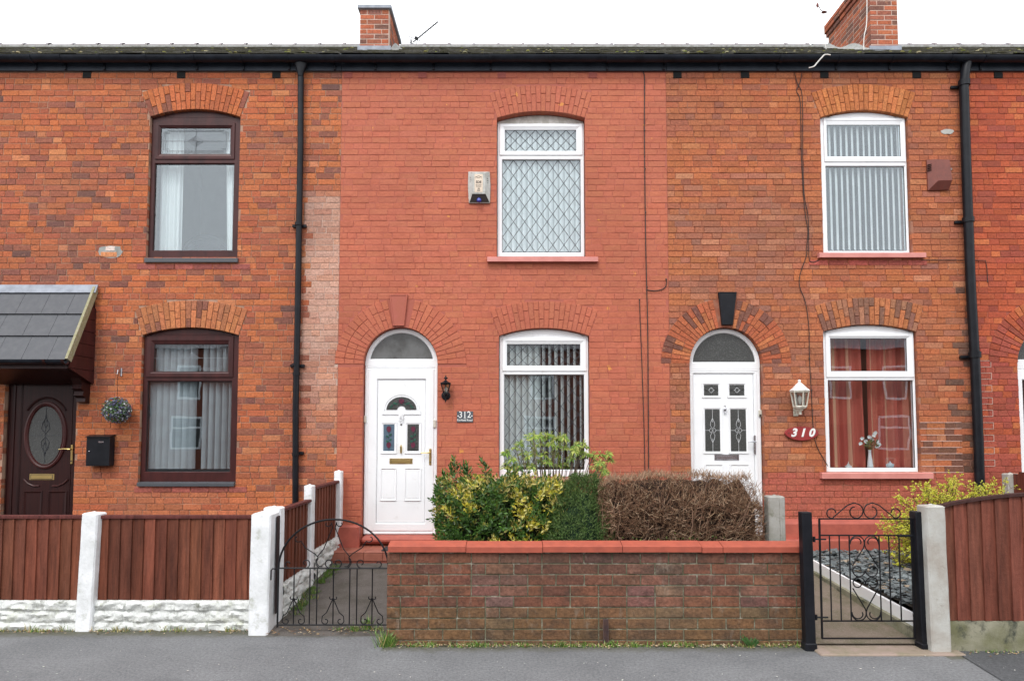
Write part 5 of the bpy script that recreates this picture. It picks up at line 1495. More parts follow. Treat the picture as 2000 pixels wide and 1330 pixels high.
YH = -2.73
hx = lambda px, py=1130: X(px, py, YH)
hz = lambda py: P(1000, py, YH)[1]
g2_ = thing('garden_gate', 'straight black iron gate with scroll top between two black posts', 'gate', (hx(1691), YH, 0))
xl, xr = hx(1603), hx(1783)
z_t, z_b1, z_b2, z_f = hz(1013), hz(1045), hz(1212), hz(1246)
tb([[(xl, z_f), (xl, z_t)]], .009, 'stile', g2_, YH, 4); tb([[(xr, z_f), (xr, z_t)]], .009, 'stile', g2_, YH, 4)
for z in (z_t, z_b1, z_b2, z_f): tb([[(xl - .004, z), (xr + .004, z)]], .0075, 'rail', g2_, YH, 4)
for px in (1622, 1641, 1660.5, 1719, 1738, 1758): tb([[(hx(px), z_b2), (hx(px), z_b1)]], .0058, 'bar', g2_, YH)
cxg = (hx(1660.5) + hx(1719)) / 2; hw = (hx(1719) - hx(1660.5)) / 2; Hh = z_b1 - z_b2
def sc2(paths, r=.005): return tb(paths, r, 'scroll', g2_, YH - .003)
rr = hw * .48
for sg in (-1, 1):
    f = lambda pts: [(cxg + sg * a, b) for a, b in pts]
    zc_ = z_b1 - rr - .004
    # upper S: curl under the rail, diagonal across, curl above the middle
    sc2([f([(rr * .95, zc_ + rr * .35)][:0] + spiral(rr, zc_, rr * .45, rr, -math.pi * .9, -math.pi * 2.05 + math.pi * .0, 20) )])
    sc2([f(spiral(rr, zc_, rr, rr, math.pi * .0, math.pi * 1.05, 12) + [(-.01, zc_ - .04), (-hw * .85, z_b1 - Hh * .36)])])
    zmid = z_b2 + Hh * .515
    sc2([f(spiral(rr, zmid + rr * .9, rr * .45, rr, math.pi * .9, -math.pi * 1.1 + math.pi * .1, 20))])
    sc2([f(spiral(rr, zmid - rr * .9, rr * .45, rr, -math.pi * .9, math.pi * 1.1, 20))])
    zd = z_b2 + rr + .004
    sc2([f(spiral(rr, zd, rr * .45, rr, math.pi * .9, math.pi * 2.05, 20))])
    sc2([f(spiral(rr, zd, rr, rr, 0, -math.pi * 1.05, 12) + [(-.01, zd + .04), (-hw * .85, z_b2 + Hh * .38)])])
    # crest on top of the gate
    R1 = .048
    sc2([f(spiral(.055, z_t + .012 + R1 * 1.15, R1 * 1.2, R1 * 1.2, math.pi * 1.0, math.pi * .42, 10)[::-1][:0] +
           [(.115, z_t + .075), (.075, z_t + .082)] + [])][:0] or [f([(.02, z_t + .095), (.075, z_t + .095)])][:0] or
        [f(spiral(.062, z_t + .062, .034, .057, math.pi * .5 - .2, -math.pi * .5, 10) + spiral(.062, z_t + .062, .057, .060, -math.pi * .5, -math.pi * 1.35, 14) + [(.075, z_t + .128), (.13, z_t + .105), (.235, z_t + .018)] + spiral(.255, z_t + .046, .040, .034, -math.pi * .6, math.pi * 1.0, 18))])
for zz in (hz(1053), hz(1205)):
    mb = MB(); mb.tube([(xl - .055, YH, zz), (xl + .05, YH, zz)], .007, 6); mb.tube([(xl - .045, YH, zz - .02), (xl - .045, YH, zz + .022)], .011, 8); mb.build('hinge', M['black'], g2_)
mb = MB(); mb.tube([(xr - .11, YH - .004, z_b1 - .004), (xr + .05, YH - .004, z_b1 - .004)], .010, 6); mb.cbox(xr + .012, xr + .05, YH - .03, YH + .02, z_b1 - .045, z_b1 + .03, .004)
mb.build('latch', M['black'], g2_)
finish(g2_)
for lab, a0, a1, b0, pt, lean in (('slim black square gate post against the end of the garden wall', 1567.5, 1587, 1255, 999, -.008), ('slim black square gate post beside the pale concrete post', 1791, 1814, 1257, 998, -.02)):
    yy = -2.74; x0, x1 = X(a0, 1130, yy), X(a1, 1130, yy); zt = P(1000, pt, yy)[1]
    Mx = Matrix.Translation(((x0 + x1) / 2, yy, 0)) @ Matrix.Rotation(lean, 4, 'Y'); hw_ = (x1 - x0) / 2
    p = MB().cbox(-hw_, hw_, -hw_, hw_, -.02, zt, .006, Mx); p = p.build('gate_post', M['black'])
    tag(p, lab, 'gate post', 'black gate posts')
    MB().cbox(-hw_ - .008, hw_ + .008, -hw_ - .008, hw_ + .008, -.02, .06, .01, Mx).build('post_foot', M['concrete_moss'] if False else M['black'], p)

# ================================================================== GUTTER, DOWNPIPES, CABLES, AERIALS
gt_y, gt_z = -.115, Z(111, -.13)
gu = thing('gutter', 'long black rain gutter running under the slate roof', 'gutter', (0, gt_y, gt_z - .06))
joints = [X(p, 120, -.13) for p in (-190, 118, 378, 560, 730, 958, 1188, 1410, 1640, 1860, 1925, 2190)]
for a, b in zip(joints[:-1], joints[1:]):
    pr = gutter_prof(gt_y, gt_z, .062); pr2 = gutter_prof(gt_y, gt_z, .056)[::-1]; s = rs.uniform(-.004, .004)
    MB().loft([[(x, p, q + s) for p, q in pr + pr2] for x in (a, b)], True, True, True).build('gutter_length', M['black_dull'], gu, smooth=True)
for x in joints[1:-1] + [X(p, 120, -.13) for p in (60, 195, 285, 470, 650, 845, 1075, 1300, 1525, 1745)]:
    pr = gutter_prof(gt_y, gt_z, .068); pr2 = gutter_prof(gt_y, gt_z, .058)[::-1]
    mb = MB().loft([[(xx, p, q) for p, q in pr + pr2] for xx in (x - .018, x + .018)], True, True, True)
    mb.cbox(x - .012, x + .012, -.052, -.033, gt_z - .12, gt_z + .0, .002)
    mb.build('gutter_bracket', M['black_dull'], gu, smooth=True)
finish(gu)

def downpipe(label, pts, w_, yy, hopper, collars, brk, shoe=None, square=False):
    x_t, z_t = pts[0][0], pts[0][1]
    t = thing('downpipe', label, 'downpipe', (pts[-1][0], yy, 0), 'black downpipes on the brick front')
    mb = MB(); P3 = [(x, yy, z) for x, z in pts]
    mb.tube(P3, w_ / 2, 12 if not square else 4)
    mb.build('pipe', M['black'], t, smooth=True)
    for x, z, hh, k in collars:
        MB().lathe([(w_ / 2 * .9, -hh), (w_ / 2 * k, -hh), (w_ / 2 * k, hh), (w_ / 2 * .9, hh)], (x, yy, z), 14).build('collar', M['black'], t, smooth=True)
    for x, z, s in brk:
        mb = MB(); mb.cbox(x - w_ * .5 - .05 * (s <= 0), x + w_ * .5 + .05 * (s >= 0), -.035, -.004, z - .018, z + .018, .004)
        mb.build('bracket', M['black'], t)
    if hopper:
        x, z = hopper; n = 12
        mb = MB(); L = []
        for hw, dy, zz in ((.035, .035, -.15), (.04, .04, -.10), (.085, .055, .0), (.088, .058, .035)):
            L.append([(x + hw * math.cos(a) , yy - .01 + dy * math.sin(a), z + zz) for a in [2 * math.pi * q / 12 for q in range(12)]])
        mb.loft(L, True, True, True); mb.build('hopper', M['black'], t, smooth=True)
    finish(t); return t
yy = -.06
xt = lambda a, b: X(a, b, yy)
pt = [(587.5, 150), (587, 280), (584, 440), (581, 640), (577.5, 800), (577, 985)]
downpipe('slim black downpipe between the orange house and the salmon house', [(xt(a, b), Z(b, yy)) for a, b in pt], .074, yy, (xt(588, 125), Z(128, yy)),
         [(xt(583.5, 438), Z(438, yy), .02, 1.25), (xt(579, 730), Z(730, yy), .02, 1.2), (xt(577.5, 887), Z(887, yy), .02, 1.2), (xt(577, 712), Z(712, yy), .012, 1.12)],
         [(xt(583, 440), Z(440, yy), 0), (xt(579, 714), Z(714, yy), 0), (xt(577, 885), Z(885, yy), 1)])
yy = -.085
pt = [(1889, 122), (1886, 135), (1882.5, 165), (1885, 250), (1890, 400), (1896, 560), (1904, 700), (1911, 860), (1914, 960)]
downpipe('stout black downpipe with collars between the two right hand houses', [(xt(a, b), Z(b, yy)) for a, b in pt], .108, yy, None,
         [(xt(1883, 163), Z(163, yy), .035, 1.22), (xt(1891, 430), Z(430, yy), .03, 1.22), (xt(1904, 693), Z(693, yy), .035, 1.25)],
         [(xt(1880, 166), Z(166, yy), -1), (xt(1888, 431), Z(431, yy), -1), (xt(1899, 696), Z(696, yy), -1)])

def cable(label, px, y, r, mat='cable', name='cable', mats=None, clips=()):
    p = [V(a, b, y) for a, b in px]; q = []
    for i in range(len(p) - 1):                        # smooth the course a little
        p0, p1, p2, p3 = p[max(i - 1, 0)], p[i], p[i + 1], p[min(i + 2, len(p) - 1)]
        for k in range(4):
            t = k / 4; q.append(.5 * ((2 * p1) + (p2 - p0) * t + (2 * p0 - 5 * p1 + 4 * p2 - p3) * t * t + (3 * p1 - p0 - 3 * p2 + p3) * t ** 3))
    q.append(p[-1])
    mb = MB(); mb.tube(q, r, 5); o = mb.build(name, M[mat], smooth=True); tag(o, label, 'cable')
    if clips:
        for a, b in clips:
            x, z = P(a, b, y); MB().cbox(x - .008, x + .008, y - r - .004, -.001, z - .006, z + .006, .002).build('clip', M['ink'], o)
    return o
cable('dark cable running down the salmon front from gutter to hedge', [(1259, 112), (1256, 118), (1256, 140), (1259, 156), (1258.5, 250), (1260, 400), (1262, 520), (1265, 640), (1266, 780), (1267, 945)], -.008, .0065,
      clips=[(1259, 170), (1259, 255), (1260, 330), (1261, 415), (1264, 560), (1266, 720)])
cable('short hooked cable end right of the long cable on the salmon front', [(1262, 566), (1275, 568), (1288, 567), (1298, 562), (1302, 553), (1301, 545)], -.008, .0055, clips=[(1301, 545)])
cable('thin cable dropping from a small wall hole beside the long cable', [(1249, 585), (1251, 640), (1254, 720), (1258, 840), (1260, 945)], -.008, .0055, clips=[(1249, 585)])
cable('thin dark cable winding down the orange front to the lower window', [(1566, 143), (1563, 160), (1556, 178), (1563, 200), (1565, 290), (1568, 360), (1573, 420), (1578, 450), (1576, 480), (1575, 500), (1563, 535), (1562, 560), (1573, 590), (1580, 640), (1581, 700), (1585, 770), (1588, 830), (1595, 870), (1617, 910)], -.009, .005,
      clips=[(1564, 290), (1581, 700), (1585, 762), (1587, 800)])
cable('second thin cable beside the winding one down to the upper sill', [(1552, 143), (1558, 165), (1567, 190), (1568, 300), (1571, 380), (1579, 430), (1580, 500), (1586, 512), (1600, 508)], -.009, .0045)
cable('thin cable leaving the upper sill and crossing to the right house', [(1800, 508), (1850, 508), (1915, 509), (1926, 514), (1929, 550)], -.009, .004, clips=[(1929, 550)])
cable('loose white cable lying over the gutter below the tall chimney', [(1622, 108), (1612, 107), (1606, 112), (1597, 122), (1590, 130), (1580, 133)], -.20, .008, 'cable_white')
cable('thin white wire hanging down the tall chimney to the roof', [(1693, -60), (1693, 40), (1688, 70), (1687, 95), (1688, 105)], 1.4, .007, 'cable_white')
cable('thin pale wire hanging left of the tall chimney', [(1609, -60), (1609, 40), (1611, 78), (1614, 100)], 2.2, .006, 'cable_white')
# aerial behind the ridge
ya = 4.4
ae = thing('tv_aerial', 'small television aerial with a long boom beside the capped chimney', 'aerial', V(803, 92, ya))
mb = MB(); mb.tube([V(803, 104, ya), V(802.5, 78, ya)], .012, 6); mb.build('mast', M['black'], ae)
mb = MB(); mb.tube([V(807, 83, ya), V(855, 43.5, ya - .5)], .012, 6); mb.build('boom', M['black'], ae)
mb = MB()
for i in range(12):
    t = .25 + .72 * i / 11; c_ = V(807, 83, ya).lerp(V(855, 43.5, ya - .5), t); mb.tube([c_ + Vector((0, -.10, -.02)), c_ + Vector((0, .10, .02))], .004, 4)
mb.build('directors', M['black'], ae)
mb = MB(); 
for p_ in ([(798, 72), (820, 80)], [(798, 72), (799, 83)], [(799, 83), (812, 88)], [(820, 80), (820, 91)], [(803, 76), (806, 90)], [(816, 78), (812, 89)]):
    mb.tube([V(a, b, ya) for a, b in p_], .006, 4)
mb.tube([V(811, 74, ya), V(816, 77, ya)], .03, 6)
mb.build('reflector', M['iron'], ae); finish(ae)
kt = thing('snagged_twig', 'dry reddish twig with shrivelled leaves caught on the wire left of the tall chimney', 'twig', V(1603, 18, 2.2))
mb = MB(); mb.tube([V(1597, 10, 2.2), V(1603, 20, 2.2), V(1610, 25, 2.2)], .006, 4); mb.build('stem', M['rust'], kt)
for a, b, r1, r2 in ((1596.5, 11, .022, .05), (1609, 24.5, .04, .02), (1612, 25, .03, .015)):
    c_ = V(a, b, 2.2); mb = MB(); mb.lathe([(0, -r2), (r1 * .7, -r2 * .4), (r1, 0), (r1 * .5, r2 * .6), (0, r2)], tuple(c_), 7); mb.build('leaf', M['alarm_red'], kt)
finish(kt)
# nesting boxes of moss and roof debris
mb = MB(); r = random.Random(4)
for i in range(260):
    x = r.uniform(XA, XE); s = r.random() ** 2 * 3.2; y = RY0 + .06 + s; z = roof_z(y) + .03; q = r.uniform(.012, .035)
    mb.col = jit(r.choice([(.13, .12, .04), (.10, .11, .03), (.22, .20, .12)]), r, .3)
    mb.lathe([(0, -.01), (q, -.005), (q * .8, q * .35), (0, q * .5)], (x, y, z), 6)
tag(mb.build('roof_moss', M['litter'], recalc=False), 'tufts of moss growing on the slates', None, None, 'stuff')

# ================================================================== WALL FITTINGS
def text(body, size, cx, cz, y, mat, parent, shear=0, bold=0, name='lettering', extr=.0012, sx=1.0):
    c = bpy.data.curves.new('t', 'FONT'); c.body = body; c.size = size; c.align_x = 'CENTER'; c.align_y = 'CENTER'; c.extrude = extr; c.shear = shear; c.offset = bold
    c.resolution_u = 3
    o = bpy.data.objects.new('t', c); COL.objects.link(o); bpy.context.view_layer.update()
    me = bpy.data.meshes.new_from_object(o.evaluated_get(bpy.context.evaluated_depsgraph_get()))
    bpy.data.objects.remove(o)
    me.name = name; me.materials.clear(); me.materials.append(mat)
    me.transform(Matrix.Translation((cx, y, cz)) @ Matrix.Rotation(math.radians(90), 4, 'X') @ Matrix.Diagonal((sx, 1, 1, 1)))
    q = bpy.data.objects.new(name, me); COL.objects.link(q); q.parent = parent; return q

# alarm box on the salmon front
ab = thing('alarm_box', 'weathered white burglar alarm box with blue lamp on the salmon front', 'alarm', V(936, 368))
f = lambda px, py: (X(px, py), Z(py))
o_ = [f(915, 337), f(956.5, 337), f(958, 365), f(957, 398), f(916, 398), f(914, 365)]
i_ = [f(924, 342.5), f(948, 342.5), f(948.5, 365), f(947, 383), f(925, 383), f(923.5, 365)]
mb = MB(); mb.loft([[(x, -.002, z) for x, z in o_], [(x, -.022, z) for x, z in o_], [(x, -.078, z) for x, z in i_]], True, True, False)
# front face and sides are one moulded cover; the bottom is open
mb.add([(x, -.078, z) for x, z in i_], [(0, 1, 2, 3, 4, 5)])
mb.build('cover', M['alarm_white'], ab)
q = [f(923, 383.6), f(949, 383.6), f(956, 397), f(917.5, 397)]
MB().loft([[(q[0][0], -.080, q[0][1]), (q[1][0], -.080, q[1][1]), (q[2][0], -.026, q[2][1]), (q[3][0], -.026, q[3][1])], [(q[0][0], -.070, q[0][1]), (q[1][0], -.070, q[1][1]), (q[2][0], -.018, q[2][1]), (q[3][0], -.018, q[3][1])]], True, True, True).build('underside', M['ink'], ab)
MB().cbox(X(927.5, 370), X(943.5, 370), -.082, -.076, Z(380.5), Z(345.5), .002).build('label_plate', M['alarm_label'], ab)
text('SDE', .042, X(935.5, 361), Z(361), -.0825, M['ink'], ab, bold=.0012, sx=.95)
text('SECURITY', .0155, X(935.5, 366.5), Z(366.5), -.0825, M['ink'], ab, sx=1.05); text('SYSTEMS', .0155, X(935.5, 369.5), Z(369.5), -.0825, M['ink'], ab, sx=1.1)
text('432', .018, X(935.5, 373.4), Z(373.4), -.0825, M['ink'], ab, bold=.0006); text('8560', .018, X(935.5, 377), Z(377), -.0825, M['ink'], ab, bold=.0006)
mb = MB(); x, z = P(935.3, 351, 0); mb.tube([(x + .022 * math.cos(a), -.083, z + .012 * math.sin(a)) for a in [math.pi * 2 * k / 14 for k in range(15)]], .0022, 4)
for s in (-1, 1): mb.tube([(x + s * .022, -.083, z), (x + s * .036, -.083, z + .008)], .0022, 4); mb.tube([(x + s * .036, -.083, z + .008), (x + s * .036, -.083, z - .022)], .0015, 4)
mb.build('emblem', M['ink'], ab)
for s in (-1, 1):
    for k in range(3):
        c_ = 936 + s * 14.7; pz_ = 348.5 + k * 4.3
        x, z = P(c_, pz_, -.05)
        MB().loft([[(x - .018, -.050 - .012 * (s < 0) * 0, z - s * .004 - .004), (x + .018, -.050, z + -s * .0 - .004 + s * -.006), (x + .018, -.056, z + .004 - s * .006), (x - .018, -.056, z + .004 - s * .004 + .002)], [(x - .018, -.040, z - .004), (x + .018, -.040, z - .004), (x + .018, -.040, z + .004), (x - .018, -.040, z + .004)]], True, True, True).build('vent_slot', M['ink'], ab)
mb = MB(); x, z = P(935.5, 390.5, -.07); mb.lathe([(0, .030), (.018, .026), (.029, .010), (.030, 0), (.026, -.01), (0, -.012)], (0, 0, 0), 16, Matrix.Translation((x, -.055, z)) @ Matrix.Rotation(math.radians(105), 4, 'X')); mb.build('blue_lamp', M['blue'], ab, smooth='all')
finish(ab)

# red alarm box on the right
rb = thing('alarm_box', 'dull red wedge shaped alarm box beside the upper right window', 'alarm', V(1830, 344))
o_ = [f(1808, 314), f(1848, 316), f(1851, 372), f(1811, 373)]
i_ = [f(1822, 316.5), f(1845, 317), f(1850, 359), f(1826, 361)]
i2 = [f(1820, 317), f(1846, 318), f(1851, 357), f(1824, 358)]
mb = MB(); mb.loft([[(x, -.002, z) for x, z in o_], [(x, -.02, z) for x, z in o_], [(x, -.085, z) for x, z in i2]], True, True, True); mb.build('cover', M['alarm_red'], rb)
for k in range(4):
    x, z = P(1815.5, 322 + k * 3.6, -.045); MB().loft([[(x - .018, -.040, z - .002), (x + .016, -.062, z - .001), (x + .016, -.066, z + .003), (x - .018, -.046, z + .002)], [(x - .018, -.01, z - .002), (x + .016, -.01, z - .001), (x + .016, -.01, z + .003), (x - .018, -.01, z + .002)]], True, True, True).build('vent_slot', M['ink'], rb)
x, z = P(1853, 330, 0); MB().loft([[(x - .03, -.001, z + .02), (x + .04, -.001, z + .0), (x + .03, -.001, z - .02), (x - .03, -.001, z - .03)], [(x - .03, -.02, z + .02), (x + .04, -.01, z + .0), (x + .03, -.01, z - .02), (x - .03, -.02, z - .03)]], True, True, True).build('cement_blob', M['render'], rb)
finish(rb)

# black lantern
lx, ly = X(870.5, 760, -.10), -.10
ln = thing('wall_lantern', 'small black lantern on the salmon wall beside the white door', 'lantern', (lx, ly, Z(770, -.1)))
zz = lambda py: Z(py, ly)
hexl = lambda r, z: [(lx + r * math.cos(math.pi / 6 + math.pi * k / 3), ly + r * math.sin(math.pi / 6 + math.pi * k / 3), z) for k in range(6)]
MB().loft([hexl(.070, zz(749.5)), hexl(.072, zz(748)), hexl(.030, zz(745)), hexl(.014, zz(742.5))], True, True, True).build('cap', M['black'], ln)
mb = MB(); mb.lathe([(.008, zz(744)), (.008, zz(741)), (.026, zz(739)), (.022, zz(737.6)), (.008, zz(736)), (.006, zz(733.5)), (0, zz(732))], (lx, ly, 0), 10); mb.build('finial', M['black'], ln, smooth=True)
MB().loft([hexl(.060, zz(749.5)), hexl(.026, zz(767.5))], True, True, True).build('glazing', M['lamp_glass'], ln)
mb = MB()
for a, b in zip(hexl(.063, zz(749.5)), hexl(.028, zz(768))): mb.tube([a, b], .0055, 4)
mb.tube(hexl(.063, zz(749.8)) + hexl(.063, zz(749.8))[:1], .006, 4); mb.build('cage', M['black'], ln)
MB().lathe([(0, zz(767)), (.009, zz(766)), (.013, zz(760)), (.009, zz(756)), (0, zz(755))], (lx, ly, 0), 10).build('bulb', M['bulb'], ln)
mb = MB(); mb.lathe([(.030, zz(767.5)), (.030, zz(770)), (.012, zz(773)), (.008, zz(780)), (.010, zz(782)), (0, zz(787))], (lx, ly, 0), 10)
mb.tube([(lx, ly, zz(772)), (lx, ly * .6, zz(775)), (lx, -.005, zz(774))], .010, 6); mb.build('arm', M['black'], ln, smooth=True)
MB().lathe([(.055, 0), (.055, .008), (.045, .018), (0, .022)], n=18, M=Matrix.Translation((X(871, 773), -.001, Z(772.5))) @ Matrix.Rotation(math.radians(90), 4, 'X')).build('back_plate', M['black'], ln, smooth=True)
finish(ln)
# white lantern
lx, ly = X(1562, 780, -.13), -.13
ln = thing('wall_lantern', 'white hexagonal lantern on the orange wall above the red number board', 'lantern', (lx, ly, Z(780, ly)))
hexl = lambda r, z: [(lx + r * math.cos(math.pi / 6 + math.pi * k / 3), ly + r * math.sin(math.pi / 6 + math.pi * k / 3), z) for k in range(6)]
MB().loft([hexl(.112, zz(764)), hexl(.116, zz(762.5)), hexl(.080, zz(757.5)), hexl(.052, zz(752.5)), hexl(.024, zz(748))], True, True, True).build('cap', M['white_paint'], ln)
mb = MB(); mb.lathe([(.022, zz(749)), (.014, zz(746)), (.018, zz(744.5)), (.018, zz(743)), (.010, zz(741.6)), (0, zz(741.2))], (lx, ly, 0), 10); mb.build('finial', M['white_paint'], ln, smooth=True)
MB().loft([hexl(.095, zz(765.5)), hexl(.068, zz(794))], True, True, True).build('glazing', M['lamp_glass'], ln)
mb = MB(); T_, B_ = hexl(.101, zz(765.5)), hexl(.073, zz(794))
for a, b in zip(T_, B_): mb.tube([a, b], .008, 4)
mb.tube(T_ + T_[:1], .010, 4); mb.tube(B_ + B_[:1], .010, 4); mb.build('cage', M['cream'], ln)
MB().lathe([(0, zz(790)), (.014, zz(789)), (.024, zz(781)), (.020, zz(775)), (0, zz(772))], (lx, ly, 0), 12).build('bulb', M['bulb'], ln, smooth='all')
mb = MB(); mb.lathe([(.075, zz(794.5)), (.070, zz(797)), (.038, zz(799.5)), (.038, zz(801)), (.018, zz(803)), (.016, zz(808)), (.022, zz(809)), (0, zz(810.5))], (lx, ly, 0), 12)
mb.tube([(lx, ly, zz(800)), (lx, -.07, zz(806)), (lx, -.004, zz(802))], .012, 6); mb.build('base', M['cream'], ln, smooth=True)
MB().cbox(lx - .03, lx + .03, -.02, -.001, zz(812), zz(795), .005).build('back_plate', M['cream'], ln)
finish(ln)

# number plates
sg = thing('house_sign', 'small slate sign with white 312 and street name right of the door', 'sign', V(908, 814))
MB().cbox(X(892.5, 814), X(924, 814), -.010, -.001, Z(824.5), Z(803), .002).build('plate', M['sign_grey'], sg)
text('312', .112, X(908, 811), Z(810.4), -.0112, M['white_paint'], sg, bold=.0006, sx=.92)
for k_, dx_ in ((0, -1), (1, 0), (2, 1)): pass
mb = MB()
xs_ = X(908, 811); zb_ = Z(810.4) - .0385
mb.box(xs_ - .015, xs_ + .015, -.0125, -.0105, zb_ - .001, zb_ + .004)
mb.build('serif', M['white_paint'], sg)
text('Fairfield Road', .034, X(908, 820), Z(820.6), -.0112, M['white_paint'], sg, bold=.0004)
for a in (894.8, 921.8):
    MB().lathe([(0, 0), (.008, 0), (.007, .003), (0, .005)], n=10, M=Matrix.Translation((X(a, 812), -.010, Z(812.4))) @ Matrix.Rotation(math.radians(90), 4, 'X')).build('screw', M['white_paint'], sg)
finish(sg)
sg = thing('house_sign', 'red pointed oval board with slanting white 310', 'sign', V(1564, 846))
cx_, cz_ = P(1564, 846, 0); hwid, hh = (X(1597.5, 846) - X(1531.5, 846)) / 2, (Z(832) - Z(860.5)) / 2
pts = []
for k in range(32):
    a = 2 * math.pi * k / 32; u = math.cos(a); v = math.sin(a)
    pts.append((cx_ + hwid * u, cz_ + hh * (math.copysign(abs(v) ** 1.25, v) if v < 0 else abs(v) ** .95 * .92)))
mb = MB(); sc_ = lambda k: [(cx_ + (x - cx_) * k, cz_ + (z - cz_) * k) for x, z in pts]
mb.loft([[(x, -.012, z) for x, z in sc_(1)], [(x, -.026, z) for x, z in sc_(1)], [(x, -.030, z) for x, z in sc_(.975)]], True, True, True); mb.build('board', M['sign_red'], sg)
text('3 1 0', .135, X(1565, 846), Z(845.5), -.032, M['white_paint'], sg, shear=.28, bold=.0055, sx=1.02)
for a in (1538.5, 1590.5): MB().lathe([(0, 0), (.007, 0), (.006, .003), (0, .004)], n=10, M=Matrix.Translation((X(a, 845), -.031, Z(845.5))) @ Matrix.Rotation(math.radians(90), 4, 'X')).build('screw', M['rust'], sg)
finish(sg)

# letter box on the orange wall
pb_ = thing('post_box', 'black wall mounted post box beside the brown door', 'post box', V(191, 880))
x0, x1 = X(168, 880, -.11), X(213.5, 880, -.11); z0, z1 = Z(909.5, -.11), Z(853, -.11)
MB().cbox(x0, x1, -.11, -.004, z0, z1, .004).build('body', M['black'], pb_)
MB().loft([[(x0 - .006, -.125, z1 - .005), (x1 + .010, -.125, z1 - .005), (x1 + .010, -.125, z1 + .006), (x0 - .006, -.125, z1 + .006)], [(x0 - .006, -.003, z1 + .016), (x1 + .010, -.003, z1 + .016), (x1 + .010, -.003, z1 + .028), (x0 - .006, -.003, z1 + .028)]], True, True, True).build('lid', M['black'], pb_)
MB().cbox(X(192, 860, -.11), X(202, 860, -.11), -.1125, -.109, Z(864.5, -.11), Z(861.5, -.11), .001).build('name_slot', M['chrome'], pb_)
MB().lathe([(0, 0), (.008, 0), (.008, .008), (0, .009)], n=10, M=Matrix.Translation((X(175, 881, -.11), -.11, Z(881, -.11))) @ Matrix.Rotation(math.radians(90), 4, 'X')).build('lock', M['chrome'], pb_)
finish(pb_)
# flower ball on its hook
fb_ = thing('flower_ball', 'round ball of small purple and white flowers hanging beside the brown door', 'flower ball', V(228, 801))
cx_, cy_, cz_ = X(228, 801, -.15), -.15, Z(801, -.15); r = random.Random(9)
mb = MB(); mb2 = MB(); mb3 = MB()
for i in range(1500):
    z = r.uniform(-1, 1); a = r.uniform(0, 6.283); q = math.sqrt(1 - z * z); n_ = Vector((q * math.cos(a), q * math.sin(a), z)); c_ = Vector((cx_, cy_, cz_)) + n_ * r.uniform(.105, .155)
    t_ = n_.orthogonal().normalized(); t_ = Matrix.Rotation(r.uniform(0, 6.3), 3, n_) @ t_; b_ = n_.cross(t_); s = r.uniform(.008, .016)
    if i % 3 == 0:
        mb2.col = r.choice([(.14, .13, .26), (.09, .09, .16), (.50, .52, .54), (.22, .21, .32)]); s *= .9
        k5 = [c_ + n_ * .012 + (t_ * math.cos(a2) + b_ * math.sin(a2)) * s for a2 in [2 * math.pi * k / 5 for k in range(5)]]
        mb2.add(k5 + [c_], [(0, 1, 5), (1, 2, 5), (2, 3, 5), (3, 4, 5), (4, 0, 5)])
    else:
        mb.col = jit(r.choice([(.04, .10, .03), (.07, .15, .05)]), r, .3)
        mb.add([c_ - t_ * s, c_ + b_ * s * .5 + n_ * .004, c_ + t_ * s + n_ * .014, c_ - b_ * s * .5 + n_ * .004], [(0, 1, 2, 3)])
tag(mb.build('leaves', M['leaf'], fb_, recalc=False), kind='stuff'); tag(mb2.build('flowers', M['leaf'], fb_, recalc=False), kind='stuff')
mb3.lathe([(0, -.1), (.07, -.07), (.1, 0), (.07, .07), (0, .1)], (cx_, cy_, cz_), 14); mb3.build('core', M['soil'], fb_, smooth='all')
zh = Z(727, 0); mb = MB(); mb.tube([(cx_, -.15, cz_ + .14), (cx_, -.15, zh - .05), (cx_, -.12, zh), (cx_ + .03, -.005, zh)], .0025, 4); mb.build('hanger', M['iron'], fb_); finish(fb_)
hk = MB(); x, z = P(237, 727, 0); hk.cbox(x - .012, x + .012, -.012, -.001, z - .05, z + .05, .003); hk.tube([(x, -.01, z + .04), (x, -.07, z + .02), (x, -.085, z - .03), (x, -.05, z - .05)], .005, 6)
tag(hk.build('wall_hook', M['chrome']), 'small metal hook on the wall above the flower ball', 'hook')

# ================================================================== BEHIND THE WINDOWS
def vblind(label, g, t, y, n, wslat, ang, mat, z_over=.03, keep=None, angs=None, sway=0):
    x0, x1 = g[0] - .01, g[1] + .01; z0, z1 = g[2] - .0 + z_over, t[3] + .03
    bl = thing('vertical_blind', label, 'blind', ((x0 + x1) / 2, y, z1), 'vertical blinds behind the windows')
    me_cache = {}
    r = random.Random(n)
    for i in range(n):
        if keep and not keep(i): continue
        xc = x0 + (x1 - x0) * (i + .5) / n; a = (angs(i) if angs else ang) + r.uniform(-.05, .05)
        if 'm' not in me_cache:
            mb = MB(); H_ = z1 - z0
            mb.loft([[(-wslat / 2, 0, z), (-wslat / 4, -.006, z), (0, -.008, z), (wslat / 4, -.006, z), (wslat / 2, 0, z), (wslat / 4, -.0048, z), (0, -.0068, z), (-wslat / 4, -.0048, z)] for z in (0, H_ * .5, H_)], True, True, True)
            me = bpy.data.meshes.new('slat'); me.from_pydata(mb.v, [], mb.f); me.materials.append(M[mat]); me_cache['m'] = me
        o = bpy.data.objects.new('slat', me_cache['m']); o.location = (xc, y, z0); o.rotation_euler = (0, r.uniform(-sway, sway), a); COL.objects.link(o); o.parent = bl
    MB().cbox(x0, x1, y - .02, y + .02, z1, z1 + .03, .003).build('head_rail', M['upvc'], bl)
    finish(bl)
vblind('white vertical blind behind the upper leaded window', g3, t3, .165, 15, .089, math.radians(30), 'blind')
